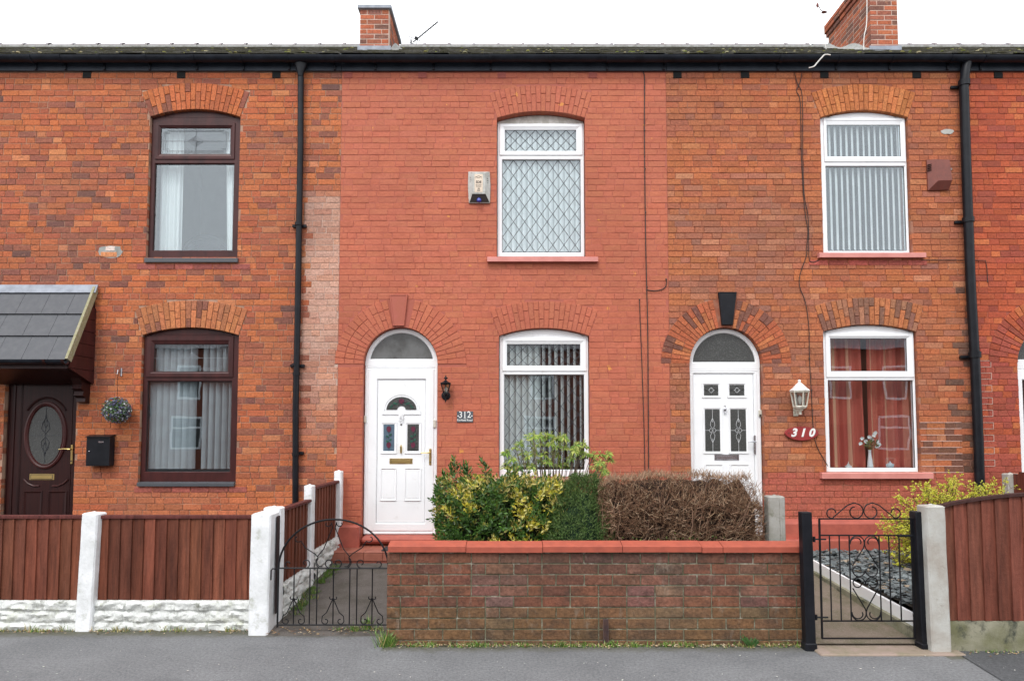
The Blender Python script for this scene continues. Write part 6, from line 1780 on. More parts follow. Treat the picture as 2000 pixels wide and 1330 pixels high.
vblind('cream vertical blind behind the lower leaded window', g4, t4, .15, 13, .089, math.radians(58), 'blind', angs=lambda i: math.radians(60 if i > 5 else 30))
vblind('open white vertical blind behind the upper right window', g5, t5, .14, 14, .089, math.radians(47), 'blind')
vblind('grey vertical blind behind the lower brown window', g2, t2, .15, 13, .089, math.radians(35), 'blind_grey', keep=lambda i: i != 7, angs=lambda i: math.radians(22 if i < 6 else 48))
# added dark figure imitating a reflection in the upper leaded window
mb = MB(); x, z = X(1050, 480, .42), g3[2]
mb.lathe([(.05, 0), (.06, .02), (.03, .05), (.035, .16), (.10, .22), (.075, .42), (0, .43)], (x, .45, z - .03), 14)
tag(mb.build('table_lamp', M['black'], smooth=True), 'dark lamp shape behind the upper leaded window blind', 'lamp')

def curtain(label, x0, x1, y, z0, z1, folds, amp, colf, top=None, group=None, mat='curtain', taper=None):
    mb = MB(); n = int((x1 - x0) / .006); nz = 14; F_, Bk = [], []
    rr_ = random.Random(int(x0 * 100)); ph = [rr_.uniform(0, 6.28) for _ in range(3)]
    lf, lb = [], []
    for k in range(nz + 1):
        z = z0 + (z1 - z0) * k / nz; t = k / nz; rf_, rb_ = [], []
        for i in range(n + 1):
            s = i / n; a0, a1 = (taper(t, x0, x1) if taper else (x0, x1)); x = a0 + (a1 - a0) * s
            w_ = amp * (math.sin(folds * 6.283 * s + ph[0] + .3 * math.sin(t * 2)) + .45 * math.sin(folds * 2.3 * 6.283 * s + ph[1] + t)) * (.75 + .25 * (1 - t))
            rf_.append((x, y + w_, z)); rb_.append((x, y + w_ + .004, z))
        lf.append(rf_); lb.append(rb_)
    mb.c = []; 
    for row in lf + lb:
        for i, p in enumerate(row): mb.v.append(p); mb.c.append(colf(i / n))
    W_ = n + 1
    for L0 in (0, nz + 1):
        for k in range(nz):
            for i in range(n): mb.f.append(((L0 + k) * W_ + i, (L0 + k) * W_ + i + 1, (L0 + k + 1) * W_ + i + 1, (L0 + k + 1) * W_ + i))
    o = mb.build('curtain', M[mat], smooth='all', recalc=False); return tag(o, label, 'curtain', group)
wht = lambda s: (.72, .74, .72)
curtain('white net curtain at the left of the upper brown window', g1[0] - .02, X(355, 400, .2), .20, g1[2] + .02, t1[3] + .05, 4, .020, wht, group='white curtains in the upper brown window')
curtain('narrow white net curtain at the right of the upper brown window', X(438, 400, .2), g1[1] + .03, .20, g1[2] + .02, t1[3] + .05, 2, .016, wht, group='white curtains in the upper brown window', taper=lambda t, a, b: (a + .05 * (1 - t), b))
def pink(s, seed=0):
    st = [(.12, (.56, .19, .13)), (.30, (.44, .095, .068)), (.36, (.62, .33, .21)), (.48, (.50, .13, .09)), (.62, (.42, .085, .062)), (.70, (.60, .29, .19)), (.80, (.50, .14, .10)), (1.01, (.44, .095, .07))]
    for e, c in st:
        if s <= e: return c
    return st[-1][1]
curtain('striped terracotta curtain left of the gap in the lower right window', g6[0] - .03, X(1688, 800, .22), .24, g6[2] - .02, t6[3] + .05, 3.2, .030, lambda s: pink(s), group='terracotta curtains', taper=lambda t, a, b: (a, b - .02 * t))
curtain('striped terracotta curtain right of the gap in the lower right window', X(1694, 800, .22), X(1778, 800, .22), .24, g6[2] - .02, t6[3] + .05, 3.4, .030, lambda s: pink((s * .9 + .25) % 1), group='terracotta curtains', taper=lambda t, a, b: (a + .07 * t * 0 + .015, b))
# dark cloth linings in the gap
curtain('grey cloth hanging at the far right of the lower right window', X(1779, 800, .26), g6[1] + .04, .27, g6[2] - .02, t6[3] + .05, 1, .008, lambda s: (.55, .55, .50))
# headboard seen in the upper brown window
mb = MB(); cxh, czh = X(402, 480, .9), Z(489, .9) - .12
for k in range(11):
    r0, r1 = .36 - k * .03, .36 - k * .03 - .024
    if r1 <= 0: break
    arc = lambda rr__, y: [(cxh + rr__ * math.cos(a), y, czh + rr__ * .95 * math.sin(a)) for a in [math.pi * q / 24 for q in range(25)]]
    mb.loft([arc(r0, .93), arc(r0, .90), arc(r1, .90), arc(r1, .93)], False)
arc = lambda rr__, y: [(cxh + rr__ * math.cos(a), y, czh + rr__ * .95 * math.sin(a)) for a in [math.pi * q / 24 for q in range(25)]]
mb.loft([arc(.35, .92), arc(.35, .95)], True, True, True)
tag(mb.build('headboard', pmat('grey_wicker', (.10, .10, .11), .7)), 'dark domed wicker headboard behind the upper brown window', 'headboard')

# vase of white flowers and two ornaments on the inner ledge
ledge_y = .14; zl_ = g6[2] + .002
MB().cbox(g6[0] - .03, g6[1] + .03, .095, .22, g6[2] - .03, zl_ - .001, .003).build('inner_ledge', M['white_paint'], w6)
xv = X(1699, 890, ledge_y)
va = thing('flower_vase', 'slim white vase of white artificial flowers in the lower right window', 'vase', (xv, ledge_y, zl_))
mb = MB(); mb.lathe([(.0, 0), (.036, 0), (.034, .02), (.026, .10), (.017, .16), (.015, .20), (.020, .215), (.012, .21)], (xv, ledge_y, zl_), 16); mb.build('vase', M['ceramic'], va, smooth='all')
r = random.Random(12); mb = MB(); mbl = MB(); mbs = MB()
spots = [(1683, 856), (1690, 862), (1697, 853), (1709, 845), (1713, 862), (1716, 868), (1680, 866), (1706, 850), (1712, 872), (1702, 858)]
for a, b in spots:
    c_ = V(a, b, ledge_y + r.uniform(-.03, .03)); mbs.tube([(xv, ledge_y, zl_ + .2), ((xv + c_.x) / 2, ledge_y, (zl_ + .25 + c_.z) / 2), c_], .002, 4)
    for k in range(6):
        a2 = 2 * math.pi * k / 6 + r.uniform(-.2, .2); d = Vector((math.cos(a2), -.45, math.sin(a2))).normalized(); s_ = Vector((-math.sin(a2), 0, math.cos(a2))); L_ = r.uniform(.024, .036)
        mb.col = (.78, .80, .78); mb.add([c_, c_ + d * L_ * .6 + s_ * .012, c_ + d * L_, c_ + d * L_ * .6 - s_ * .012], [(0, 1, 2, 3)])
for k in range(34):
    c_ = Vector((xv + r.uniform(-.09, .09), ledge_y + r.uniform(-.03, .02), zl_ + .24 + r.uniform(0, .09))); d = Vector((r.uniform(-1, 1), -.4, r.uniform(-.4, .8))).normalized(); s_ = Vector((d.z, 0, -d.x)); L_ = r.uniform(.03, .05)
    mbl.col = jit((.09, .13, .03), r, .4); mbl.add([c_, c_ + d * L_ * .5 + s_ * .013, c_ + d * L_, c_ + d * L_ * .5 - s_ * .013], [(0, 1, 2, 3)])
tag(mb.build('petals', M['leaf'], va, recalc=False), kind='stuff'); tag(mbl.build('leaves', M['leaf'], va, recalc=False), kind='stuff'); mbs.build('stems', M['twig'], va).color = (.07, .12, .03, 1); finish(va)
mb = MB(); x = X(1657, 910, ledge_y); mb.cbox(x - .034, x + .034, ledge_y - .02, ledge_y + .02, zl_, zl_ + .022, .003); mb.box(x - .002, x + .004, ledge_y - .003, ledge_y + .003, zl_ + .02, zl_ + .075); mb.add([(x - .026, ledge_y, zl_ + .026), (x - .003, ledge_y, zl_ + .055), (x - .003, ledge_y, zl_ + .026)], [(0, 1, 2)]); mb.add([(x + .005, ledge_y, zl_ + .05), (x + .03, ledge_y, zl_ + .028), (x + .005, ledge_y, zl_ + .028)], [(0, 1, 2)])
tag(mb.build('ship_ornament', M['ceramic']), 'tiny white ornament with a mast left of the vase', 'ornament')
mb = MB(); x = X(1738.5, 908, ledge_y); mb.lathe([(0, 0), (.026, 0), (.034, .015), (.034, .035), (.022, .055), (.008, .062), (.010, .072), (0, .082)], (x, ledge_y, zl_), 14)
for s in (-1, 1): mb.tube([(x + s * .028, ledge_y, zl_ + .045), (x + s * .046, ledge_y, zl_ + .038), (x + s * .042, ledge_y, zl_ + .012), (x + s * .03, ledge_y, zl_ + .01)], .006, 6)
tag(mb.build('lidded_pot', pmat('pale_blue_china', (.55, .62, .66), .25), smooth=True), 'small pale china pot with lid right of the vase', 'ornament')

# ================================================================== PLANTS
def leaf(mb, base, d, side, L, W_, fold=.25, droop=0.0):
    n_ = d.cross(side).normalized()
    m_ = base + d * L * .5 - n_ * fold * W_ * .5
    tip = base + d * L + Vector((0, 0, -droop * L))
    mb.add([base, m_ + side * W_ * .5 + n_ * fold * W_, tip, m_ - side * W_ * .5 + n_ * fold * W_, m_], [(0, 4, 2, 1), (0, 3, 2, 4)])
def rnd_dir(r, up=.3):
    while True:
        v = Vector((r.uniform(-1, 1), r.uniform(-1, 1), r.uniform(-1, 1)))
        if .05 < v.length < 1: break
    v.normalize(); v.z += up; return v.normalized()
def shoot(mb, c, d, r, n, L, W_, cols, spread=1.0, step=.012, droop=.0, stem=None):
    t = d.orthogonal().normalized(); b = d.cross(t)
    for i in range(n):
        a = i * 2.4 + r.uniform(-.3, .3); q = (t * math.cos(a) + b * math.sin(a)); k = i / max(1, n - 1)
        dd = (q * spread * (1 - .65 * k) + d * (.35 + .9 * k)).normalized(); side = dd.cross(q).normalized() if dd.cross(q).length > .01 else t
        if side.length < .5: side = t
        mb.col = jit(r.choice(cols), r, .2)
        leaf(mb, c + d * step * i, dd, dd.cross(d).normalized() if dd.cross(d).length > .05 else t, L * r.uniform(.75, 1.15) * (1 - .25 * k), W_ * r.uniform(.85, 1.1), .25, droop)

# variegated evergreen
vg = thing('shrub', 'variegated evergreen shrub with yellow and green leaves behind the garden wall', 'shrub', (0, -1.5, .36))
r = random.Random(31)
xa, xb = X(850, 1000, -1.55), X(1135, 1000, -1.5); cxv = (xa + xb) / 2; hwv = (xb - xa) / 2
zbot, ztop_ = .36, P(1000, 932, -1.5)[1]
green = [(.06, .135, .022), (.09, .185, .03), (.04, .095, .02), (.07, .15, .035)]
yel = [(.50, .44, .04), (.60, .52, .07), (.36, .38, .05), (.66, .60, .22)]
mixc = [(.30, .30, .06), (.10, .17, .03), (.45, .38, .08), (.06, .12, .03), (.52, .44, .16)]
mb = MB(); st = MB()
clusters = [(r.uniform(-1, 1), r.uniform(-1, 1), r.random()) for _ in range(120)]
core = MB(); L_ = []
for i in range(21):
    u = -1 + i / 10; x = cxv + u * hwv * .88; e = (1 - abs(u) ** 5) ** .5 * .9 + .1; hh_ = ztop_ - zbot
    L_.append([(x, -1.5 - .26 * e * cc * (1 + .5 * noise.noise(Vector((x * 7, k, 1)))), zbot + hh_ * .88 * s2 * (.4 + .6 * e) * (.95 + .25 * noise.noise(Vector((x * 7, k, 5))))) for k, (cc, s2) in enumerate(((.55, .12), (.9, .35), (1, .7), (.7, .93), (0, 1), (-.75, .93), (-1, .5), (-.75, .12)))])
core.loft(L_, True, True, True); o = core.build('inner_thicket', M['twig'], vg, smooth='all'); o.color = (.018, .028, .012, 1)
for i in range(2500):
    u = r.uniform(-1, 1); a = r.uniform(0, math.pi)                    # around the front/top half ring
    prof = (1 - abs(u) ** 5) ** .5
    rad = r.uniform(.62, 1.03) if r.random() < .8 else r.uniform(.2, .7)
    hh_ = (ztop_ - zbot); hump = 1 + .05 * math.sin(u * 5 + 1) + .04 * math.sin(u * 13)
    y = -1.5 - math.cos(a) * .42 * rad * prof; z = zbot + hh_ * (.5 + .5 * math.sin(a) * rad * hump) * (.72 + .28 * prof) if r.random() < .55 else zbot + r.uniform(.03, .95) * hh_ * prof
    if z > zbot + hh_ * .5: pass
    else: y = -1.5 - .42 * prof * rad * (.8 + .2 * r.random())
    x = cxv + u * hwv * (.93 + .07 * math.sin(a))
    c = Vector((x, y, z)); out = Vector((u * .7, -.75, .55 + (z - zbot))).normalized(); d = (out + rnd_dir(r, .2) * .6).normalized()
    best = min(clusters, key=lambda q: (q[0] - u) ** 2 * 2 + (q[1] - ((z - zbot) / hh_ * 2 - 1)) ** 2)
    zf = (z - zbot) / hh_
    pal = yel if best[2] < .17 and zf > .2 else mixc if best[2] < .40 and zf > .2 else green + mixc[:1] if r.random() < .4 else green
    if zf > .88 and r.random() < .55: pal = mixc
    shoot(mb, c, d, r, r.randint(6, 9), .056, .021, pal, 1.0, .010)
for px_, py_ in ((881, 918), (893, 905), (946, 905), (916, 914), (855, 945), (906, 915), (1002, 922), (868, 932)):          # long free shoots at the top and left
    c = V(px_, py_ + 16, -1.5); st.tube([c - Vector((0, 0, .25)), c], .004, 4)
    for q in range(4): shoot(mb, c + Vector((r.uniform(-.03, .03), r.uniform(-.03, .03), -.03 + q * .028)), Vector((r.uniform(-.4, .4), -.3, 1)).normalized(), r, 7, .075, .030, green if px_ not in (893, 1002) else mixc + green, 1.1, .012)
for i in range(70):
    x = cxv + r.uniform(-.8, .8) * hwv; y = -1.5 + r.uniform(-.25, .2); p = [Vector((x * .8 + cxv * .2, y, zbot - .05))]
    for k in range(4): p.append(p[-1] + Vector((r.uniform(-.07, .07), r.uniform(-.06, .04), .16)))
    st.tube(p, [.008, .007, .006, .004, .002], 4)
tag(mb.build('foliage', M['leaf'], vg, recalc=False), kind='stuff'); o = st.build('stems', M['twig'], vg); o.color = (.16, .10, .07, 1); finish(vg)

# fine leaved dark green bush
gb = thing('shrub', 'dense dark green fine leaved bush between variegated shrub and brown hedge', 'shrub', (.9, -1.7, .36))
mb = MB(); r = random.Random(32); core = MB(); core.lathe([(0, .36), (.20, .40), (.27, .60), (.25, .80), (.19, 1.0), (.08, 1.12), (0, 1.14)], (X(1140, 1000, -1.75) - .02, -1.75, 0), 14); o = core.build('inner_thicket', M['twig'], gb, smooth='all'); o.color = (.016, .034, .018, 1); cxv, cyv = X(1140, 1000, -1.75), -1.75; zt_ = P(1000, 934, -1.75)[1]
for i in range(3600):
    a = r.uniform(0, 6.283); t = r.uniform(0, 1); hz_ = .30 + (zt_ - .30) * t
    rad = .33 * (1 + .22 * noise.noise(Vector((a * 1.6, t * 4, 3)))) * (1 - .75 * max(0, t - .45) ** 1.2 / .55 ** 1.2 * 1.0) * (1 - .25 * max(0, .3 - t)) * r.uniform(.75, 1.05)
    lean = .06 * t - .05
    c = Vector((cxv + lean + rad * math.cos(a) * 1.12, cyv + rad * math.sin(a), hz_)); d = (Vector((math.cos(a) * .6, math.sin(a) * .6, .9)) + rnd_dir(r) * .5).normalized()
    shoot(mb, c, d, r, 6, .038, .0075, [(.07, .125, .03), (.10, .17, .045), (.045, .085, .025), (.15, .22, .075)], 1.0, .011)
tag(mb.build('foliage', M['leaf_matt'], gb, recalc=False), kind='stuff')
st = MB()
for i in range(9): st.tube([(cxv + r.uniform(-.1, .1), cyv + r.uniform(-.1, .1), .33), (cxv + r.uniform(-.15, .15), cyv + r.uniform(-.1, .1), .8)], .006, 4)
o = st.build('stems', M['twig'], gb); o.color = (.12, .08, .06, 1); finish(gb)

# bare brown hedge
bh = thing('hedge', 'clipped bare brown twiggy hedge behind the garden wall', 'hedge', (1.7, -1.75, .36))
mb = MB(); r = random.Random(33)
xa, xb = X(1166, 1000, -1.9), X(1492, 1000, -1.9); ytc, hy = -1.72, .38
def hedge_env(x):
    u = (x - xa) / (xb - xa); return P(1000, 926, -1.85)[1] - .05 * abs(2 * u - 1) ** 3 - .03 * math.sin(u * 3.0) * 0 - .24 * max(0, (u - .87) / .13) ** 1.7 - .07 * max(0, (.12 - u) / .12) ** 1.5 + .018 * math.sin(u * 23) + .022 * noise.noise(Vector((u * 9, 2, 2)))
core = MB(); L_ = []
for i in range(25):
    u = i / 24; x = xa + .07 + (xb - xa - .12) * u; e = min(1, .35 + min(u, 1 - u) * 8); tp = hedge_env(x) - .035
    L_.append([(x, ytc - (hy - .09) * e * cc * (.86 + .3 * noise.noise(Vector((x * 9, k, 1)))), .40 + (tp - .40) * s2 * (.97 + .08 * noise.noise(Vector((x * 9, k, 5))))) for k, (cc, s2) in enumerate(((.75, 0), (1, .35), (1, .7), (.75, .93), (0, 1), (-.75, .93), (-1, .5), (-.75, 0)))])
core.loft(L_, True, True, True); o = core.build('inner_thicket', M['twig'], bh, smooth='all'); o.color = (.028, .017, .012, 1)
for i in range(17000):
    x = r.uniform(xa, xb); top = hedge_env(x); t = r.random() ** .75
    z = .36 + (top - .36) * t; e = min((x - xa), (xb - x)) / .12
    if noise.noise(Vector((x * 4.2, 1, z * 6))) > .16 and r.random() < .62: continue        # hollows in the clipped face
    yh = hy * min(1, .6 + e * .4) * (1 - .35 * max(0, t - .75) / .25)
    fr = r.random()
    y = ytc - yh * (1 if fr < .6 else r.uniform(-1, 1)) * r.uniform(.62, 1.04)
    outward = Vector((r.uniform(-.7, .7) + (.5 if xb - x < .15 else 0) - (.4 if x - xa < .12 else 0), -.55 if y < ytc else .3, .25 + (1.1 if t > .75 else 0)))
    d = (outward.normalized() + rnd_dir(r, .0) * .9).normalized(); L_ = r.uniform(.035, .085) if t > .5 else r.uniform(.05, .14)
    p0 = Vector((x, y, z)) - d * L_ * .5; p1 = p0 + d * L_ * .5 + rnd_dir(r, 0) * .008; p2 = p0 + d * L_ + rnd_dir(r, 0) * .018
    w_ = r.uniform(.0012, .0026)
    g = r.random(); mb.col = jit((.235, .14, .085) if g < .45 else (.125, .068, .042) if g < .82 else (.46, .33, .22), r, .3)
    mb.tube([p0, p1, p2], [w_, w_ * .8, w_ * .4], 3, False)
for i in range(700):                                                  # free tips standing out of the top
    x = r.uniform(xa + .03, xb - .03); z = hedge_env(x) - .02; y = ytc - hy * r.uniform(.1, .95); d = (Vector((0, 0, 1)) + rnd_dir(r, 0) * .7).normalized(); L_ = r.uniform(.03, .09)
    mb.col = jit((.30, .20, .13), r, .3); mb.tube([(x, y, z), Vector((x, y, z)) + d * L_], [.002, .001], 3, False)
for i in range(420):                                                 # thicker branches, arching at the right end
    x = r.uniform(xa + .05, xb - .1); u = (x - xa) / (xb - xa); p = [Vector((xa + (xb - xa) * (.08 + .78 * u), ytc + r.uniform(-.3, .25), .34))]
    tgt = Vector((x + (.10 if u > .7 else r.uniform(-.12, .12)), ytc - hy * r.uniform(.3, .98), .36 + (hedge_env(x) - .4) * r.uniform(.35, .98)))
    for k in range(1, 6): p.append(p[0].lerp(tgt, k / 5) + Vector((r.uniform(-.03, .03), r.uniform(-.03, .03), .05 * math.sin(k / 5 * 3.14))))
    mb.col = jit((.30, .19, .13), r, .3); mb.tube(p, [.0045, .004, .0035, .003, .0025, .001], 3, False)
tag(mb.build('twigs', M['twig'], bh, recalc=False), kind='stuff')
mb = MB()
for i in range(420):
    x = r.gauss(xa + (xb - xa) * .42, .28); 
    if x < xa or x > xb: continue
    c = Vector((x, ytc - hy * r.uniform(.7, 1.02), r.uniform(.44, .80) if r.random() < .7 else r.uniform(.5, .66))); mb.col = jit(r.choice([(.10, .20, .03), (.16, .28, .05), (.06, .12, .03)]), r, .2)
    d = rnd_dir(r); leaf(mb, c, d, d.orthogonal().normalized(), r.uniform(.014, .028), .014)
tag(mb.build('green_shoots', M['leaf'], bh, recalc=False), kind='stuff'); finish(bh)

# tall open shrub in front of the leaded window
ps = thing('shrub', 'tall open shrub with drooping pale green leaf rosettes before the leaded window', 'shrub', (.35, -.95, .36))
r = random.Random(34); st = MB(); mb = MB(); yb_ = -.95
base = Vector((X(1075, 1000, yb_), yb_, .35))
tips = [(985, 905), (992, 884), (1003, 893), (1012, 872), (1020, 862), (1030, 855), (1040, 850), (1052, 848), (1064, 852), (1075, 850), (1086, 855), (1098, 850), (1106, 858), (1045, 868), (1058, 866), (1072, 868), (1085, 872), (1020, 882), (1032, 890), (1010, 905), (1046, 884), (1060, 886), (1090, 884), (1100, 872),
        (1122, 868), (1134, 866), (1146, 872), (1136, 880), (1150, 884), (1160, 886), (1172, 884), (1182, 886), (1186, 896), (1178, 900), (1168, 906), (1176, 914), (1158, 896), (1128, 882), (1112, 890), (998, 915), (1026, 904), (1040, 906), (1075, 902), (1092, 908), (1108, 905), (1054, 900), (1180, 920), (1118, 874), (1140, 888)]
for (a, b) in tips:
    for rep in range(2):
        y_ = yb_ + r.uniform(-.22, .22); c = V(a + r.uniform(-6, 6), b + r.uniform(-4, 5), y_)
        j = base + Vector(((c.x - base.x) * .35, r.uniform(-.05, .05), .45)); k1 = base.lerp(c, .75) + Vector((r.uniform(-.03, .03), 0, -.06))
        if rep == 0 or r.random() < .5: st.tube([base + Vector((r.uniform(-.05, .05), r.uniform(-.05, .05), 0)), j, k1, c], [.010, .007, .0045, .003], 5)
        dd = Vector((r.uniform(-.5, .5), r.uniform(-.6, .2), .8)).normalized(); t_ = dd.orthogonal().normalized(); b2 = dd.cross(t_)
        pal = [(.17, .27, .045), (.26, .33, .06), (.11, .20, .035), (.34, .38, .10)]
        for q in range(11):
            aa = q * 2.4; o_ = t_ * math.cos(aa) + b2 * math.sin(aa); d_ = (o_ + dd * .15 + Vector((0, 0, -.25))).normalized(); mb.col = jit(r.choice(pal), r, .2)
            leaf(mb, c - dd * .006 * q * .3, d_, d_.cross(dd).normalized(), r.uniform(.055, .085), .021, .2, .25)
        for q in range(4):
            aa = q * 1.6; o_ = t_ * math.cos(aa) + b2 * math.sin(aa); d_ = (o_ * .5 + dd).normalized(); mb.col = jit((.36, .42, .12), r, .2); leaf(mb, c, d_, d_.cross(o_).normalized(), .045, .012)
st.tube([base + Vector((.3, 0, 0)), V(1170, 925, yb_), V(1160, 905, yb_)], [.010, .006, .004], 5)
tag(mb.build('foliage', M['leaf_matt'], ps, recalc=False), kind='stuff'); o = st.build('branches', M['twig'], ps); o.color = (.17, .13, .10, 1); finish(ps)

# yellow budding shrub at the right
ys = thing('shrub', 'yellow green budding shrub spreading above the slate chippings', 'shrub', (4.6, -1.0, .26))
r = random.Random(35); st = MB(); mb = MB(); base = Vector((X(1840, 1040, -1.05), -1.05, .26))
def ybr(c0, c1, n, thick):
    p = [c0.lerp(c1, k / n) + Vector((r.uniform(-.02, .02), r.uniform(-.02, .02), .04 * math.sin(k / n * 3.1))) for k in range(n + 1)]
    st.col = jit((.12, .07, .05), r, .3); st.tube(p, [thick * (1 - .75 * k / n) for k in range(n + 1)], 4, False); return p
tg = []
for i in range(98):
    a = r.uniform(1712, 1975); lim = 945 + 62 * max(0, (1800 - a) / 85) ** 1.0 + 10 * math.sin(a * .07) + (8 if a > 1930 else 0)
    b = lim + (1092 - lim) * r.random() ** 1.7 if a < 1800 else lim + (1000 - lim) * r.random() ** 1.3
    tg.append((a, b))
for i in range(46): tg.append((r.uniform(1742, 1800), r.uniform(1010, 1120)))
for a, b in tg:
    y_ = -1.05 + r.uniform(-.45, .45); c = V(a, b, y_)
    mid = base.lerp(c, .45) + Vector((0, 0, .12)); ybr(base, mid, 3, .007); p = ybr(mid, c, 6, .005)
    for q in range(15):
        k = r.randrange(len(p)); c0 = p[k]; d = (rnd_dir(r, .25) + (c - base).normalized() * .5).normalized(); e = c0 + d * r.uniform(.04, .13)
        st.col = (.14, .10, .04); st.tube([c0, e], [.002, .0012], 3, False)
        for m_ in range(5):
            cc_ = c0.lerp(e, r.uniform(.3, 1.05)); 
            for l_ in range(3):
                d2 = rnd_dir(r, .3); mb.col = jit(r.choice([(.52, .52, .02), (.60, .58, .03), (.38, .43, .03), (.62, .60, .08)]), r, .15); leaf(mb, cc_, d2, d2.orthogonal().normalized(), r.uniform(.010, .019), .010)
tag(mb.build('buds', M['leaf'], ys, recalc=False), kind='stuff'); tag(st.build('twigs', M['twig'], ys, recalc=False), kind='stuff'); finish(ys)

# tufts of grass and weeds
def grass(label, spots, name='grass_tuft'):
    mb = MB(); r = random.Random(int(spots[0][0] * 50) + 5)
    for x, y, z, n, h, dry in spots:
        for k in range(n):
            b = Vector((x + r.gauss(0, .025), y + r.gauss(0, .015), z)); d = Vector((r.gauss(0, .45), r.gauss(-.15, .3), 1)).normalized(); L_ = h * r.uniform(.4, 1.1); s_ = Vector((1, 0, 0)) * r.uniform(.0015, .0035)
            mb.col = jit((.36, .30, .12) if r.random() < dry else r.choice([(.10, .20, .03), (.14, .26, .04), (.07, .13, .03)]), r, .25)
            m_ = b + d * L_ * .6; t_ = m_ + (d + Vector((r.gauss(0, .5), r.gauss(0, .4), -.3))).normalized() * L_ * .4
            mb.add([b - s_, b + s_, m_ + s_ * .8, m_ - s_ * .8, t_], [(0, 1, 2, 3), (3, 2, 4)])
    tag(mb.build(name, M['leaf'], recalc=False), label, None, None, 'stuff')
r = random.Random(50)
sp = [(r.uniform(-8, -2.2), YF - .055, .0, r.randint(3, 14), r.uniform(.03, .08), .55) for _ in range(70)]
grass('sparse grass along the white stone base', sp)
sp = [(r.uniform(XLW + .1, XRW), YW - .035 + r.uniform(-.02, .02), .0, r.randint(2, 12), r.uniform(.015, .06), .3) for _ in range(170)]
sp += [(X(a, 1240, YW - .03), YW - .04, 0, n_, h_, .15) for a, n_, h_ in ((760, 60, .14), (752, 40, .20), (745, 30, .10), (838, 30, .05), (925, 30, .05), (934, 40, .06), (1095, 26, .06), (1102, 20, .05), (1196, 50, .06), (1235, 40, .05), (1300, 50, .05), (1345, 30, .04))]
grass('grass and weeds along the foot of the garden wall', sp)
sp = [(XFP + .07 + r.uniform(-.03, .06), r.uniform(-2.1, -.6), 0, 0, 0, 0) for _ in range(1)]
sp = []
for _ in range(46):
    y = r.uniform(-2.0, -.65); sp.append((XFP + .06 + r.uniform(-.03, .07), y, .03 + (y + 2.3) * .105, r.randint(5, 22), r.uniform(.03, .09), .1))
for _ in range(10): sp.append((r.uniform(XFP + .4, XLW - .1), -2.30, .02, 8, .05, .3))
sp += [(X(716, 1200, YG), YG + .05, .03, 40, .14, .3), (X(690, 1200, YG), YG + .03, .02, 20, .08, .2)]
grass('green weeds along the edge of the dark path', sp)
sp = [(r.uniform(3.5, 6.5), YR - .03, 0, r.randint(3, 12), r.uniform(.02, .05), .3) for _ in range(46)] + [(r.uniform(3.5, 5), r.uniform(-2.3, -.6), .28, 10, .05, .1) for _ in range(12)]
grass('grass along the mossy concrete under the right fence', sp)
# fern-like weed near the right end of the wall
fw = MB(); r = random.Random(61); c0 = Vector((X(1466, 1240, YW - .05), YW - .06, .0))
for k in range(13):
    a = r.uniform(0, 6.28); d = Vector((math.cos(a) * .7, math.sin(a) * .4 - .1, .8)).normalized(); L_ = r.uniform(.06, .11)
    for q in range(7):
        c = c0 + d * L_ * (q + 1) / 7; s_ = d.cross(Vector((0, 1, 0))).normalized(); fw.col = jit((.05, .12, .03), r, .3)
        for sg_ in (-1, 1): leaf(fw, c, (s_ * sg_ + d * .4).normalized(), d, .022, .012)
tag(fw.build('weed', M['leaf'], recalc=False), 'small dark green leafy weed at the right end of the wall foot', 'weed')
# litter: dead leaves, grit and pale flecks
mb = MB(); r = random.Random(70)
def fleck(x, y, z, s, col):
    a = r.uniform(0, 6.28); mb.col = col; c_ = Vector((x, y, z)); u = Vector((math.cos(a), math.sin(a), r.uniform(-.2, .2))) * s; v = Vector((-math.sin(a), math.cos(a), r.uniform(-.2, .3))) * s * .6
    h = Vector((0, 0, .003)); mb.add([c_ - u - v, c_ + u * .7 - v, c_ + u + v * .5, c_ - u * .3 + v, c_ + h], [(0, 1, 4), (1, 2, 4), (2, 3, 4), (3, 0, 4)])
PL = [(.34, .24, .13), (.20, .11, .06), (.42, .34, .22), (.14, .09, .05), (.48, .40, .28)]
for i in range(520): fleck(r.uniform(XLW, XRW), YW - .015 - abs(r.gauss(0, .035)), .012, r.uniform(.004, .013), jit(r.choice(PL), r, .3))
for i in range(420): fleck(r.uniform(-8, -1.95), YF - .03 - abs(r.gauss(0, .05)), .010, r.uniform(.004, .014), jit(r.choice(PL), r, .3))
for i in range(160): fleck(r.uniform(3.4, 6), YR - .03 - abs(r.gauss(0, .04)), .012, r.uniform(.004, .012), jit(r.choice(PL), r, .3))
for i in range(110): fleck(r.uniform(XFP, XLW), r.uniform(-2.45, -2.25), .032, r.uniform(.005, .014), jit(r.choice(PL[:4]), r, .3))
for i in range(330): fleck(r.uniform(-6, 6), r.uniform(-4.2, -2.75), .006, r.uniform(.002, .009), jit((.40, .39, .36), r, .3))
tag(mb.build('leaf_litter', M['litter'], recalc=False), 'dead leaves and grit lying along the walls', None, None, 'stuff')
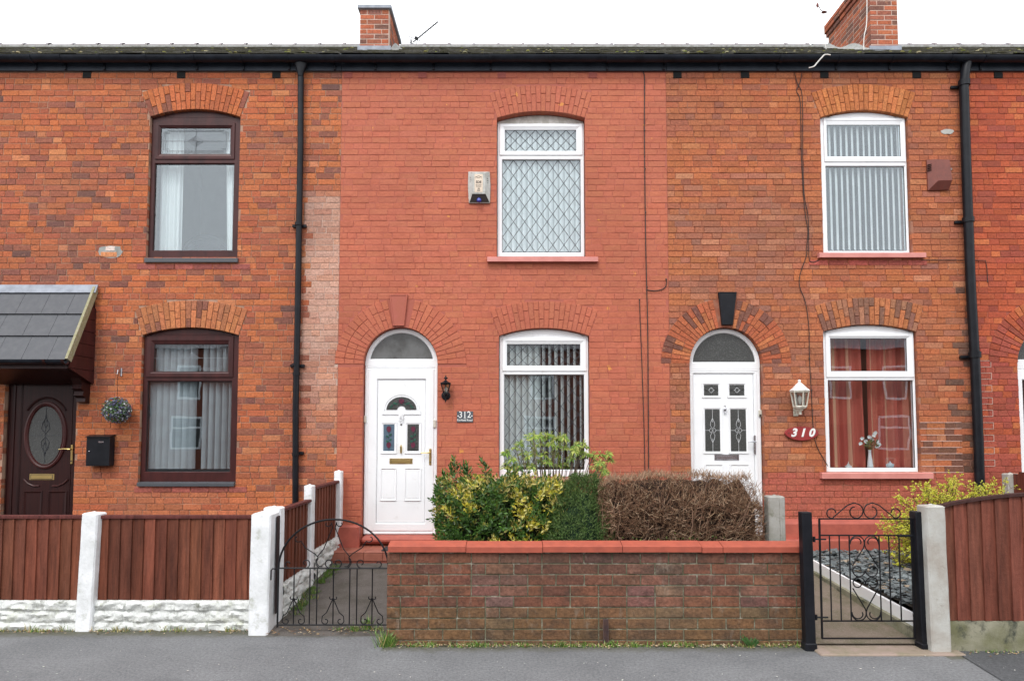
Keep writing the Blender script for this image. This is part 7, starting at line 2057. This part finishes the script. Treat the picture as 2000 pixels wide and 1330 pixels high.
st_ = MB(); st_.tube([xg(803, 1246, .02), xg(830, 1250, .015), xg(870, 1251, .012), xg(903, 1247, .02)], [.004, .006, .005, .002], 5); st_.tube([xg(812, 1254, .01), xg(850, 1250, .02), xg(895, 1252, .012)], [.002, .004, .002], 5)
o = st_.build('dry_stick', M['twig']); o.color = (.34, .26, .17, 1); tag(o, 'dry pale stick lying at the foot of the garden wall', 'stick')

# ================================================================== THE OTHER SIDE OF THE STREET (seen only in the window glass)
M['opp_brick'] = pmat('opposite_brick', (.26, .085, .05), .95, (.20, .07, .045), 20)
YO = -23.0
ORD = ['leftmost', 'second from left', 'third from left', 'fourth from left', 'middle', 'fourth from right', 'third from right', 'second from right', 'rightmost']
for i in range(9):
    x0 = -25.2 + i * 5.6; x1 = x0 + 5.58
    t = thing('opposite_house', ORD[i] + ' of the nine brick houses across the street', 'house', ((x0 + x1) / 2, YO, 0), 'houses across the street')
    MB().box(x0, x1, YO - 7, YO, -.1, 5.7).build('wall', M['opp_brick'], t)
    MB().loft([[(x, YO + .25, 5.7), (x, YO - 3.5, 7.9), (x, YO - 7.2, 5.7)] for x in (x0, x1)], True, True, True).build('roof', M['ridge'], t)
    for wx, wz, ww, wh in ((x0 + 1.1, 3.3, 1.1, 1.6), (x0 + 3.7, 3.3, 1.1, 1.6), (x0 + 3.4, .9, 1.5, 1.6)):
        fr_ = MB(); fr_.rect(wx, wx + ww, wz, wz + wh, [(0, 0), (.10, 0)]); fr_.v = [(a, YO + .03, c) for a, b, c in fr_.v]; fr_.box(wx + .1, wx + ww - .1, YO + .01, YO + .028, wz + wh * .62, wz + wh * .68)
        q = fr_.build('window', M['upvc'], t); MB().box(wx + .05, wx + ww - .05, YO + .004, YO + .012, wz + .05, wz + wh - .05).build('pane', M['glass_obs'], q)
    MB().box(x0 + 1.1, x0 + 2.1, YO + .005, YO + .05, 0, 2.1).build('door', M['brown_dark'] if i % 2 else M['upvc'], t)
    finish(t)
tag(MB().box(-40, 40, -23, -15, -.14, -.0).build('far_pavement', M['asphalt']), 'pavement across the street', None, None, 'structure')
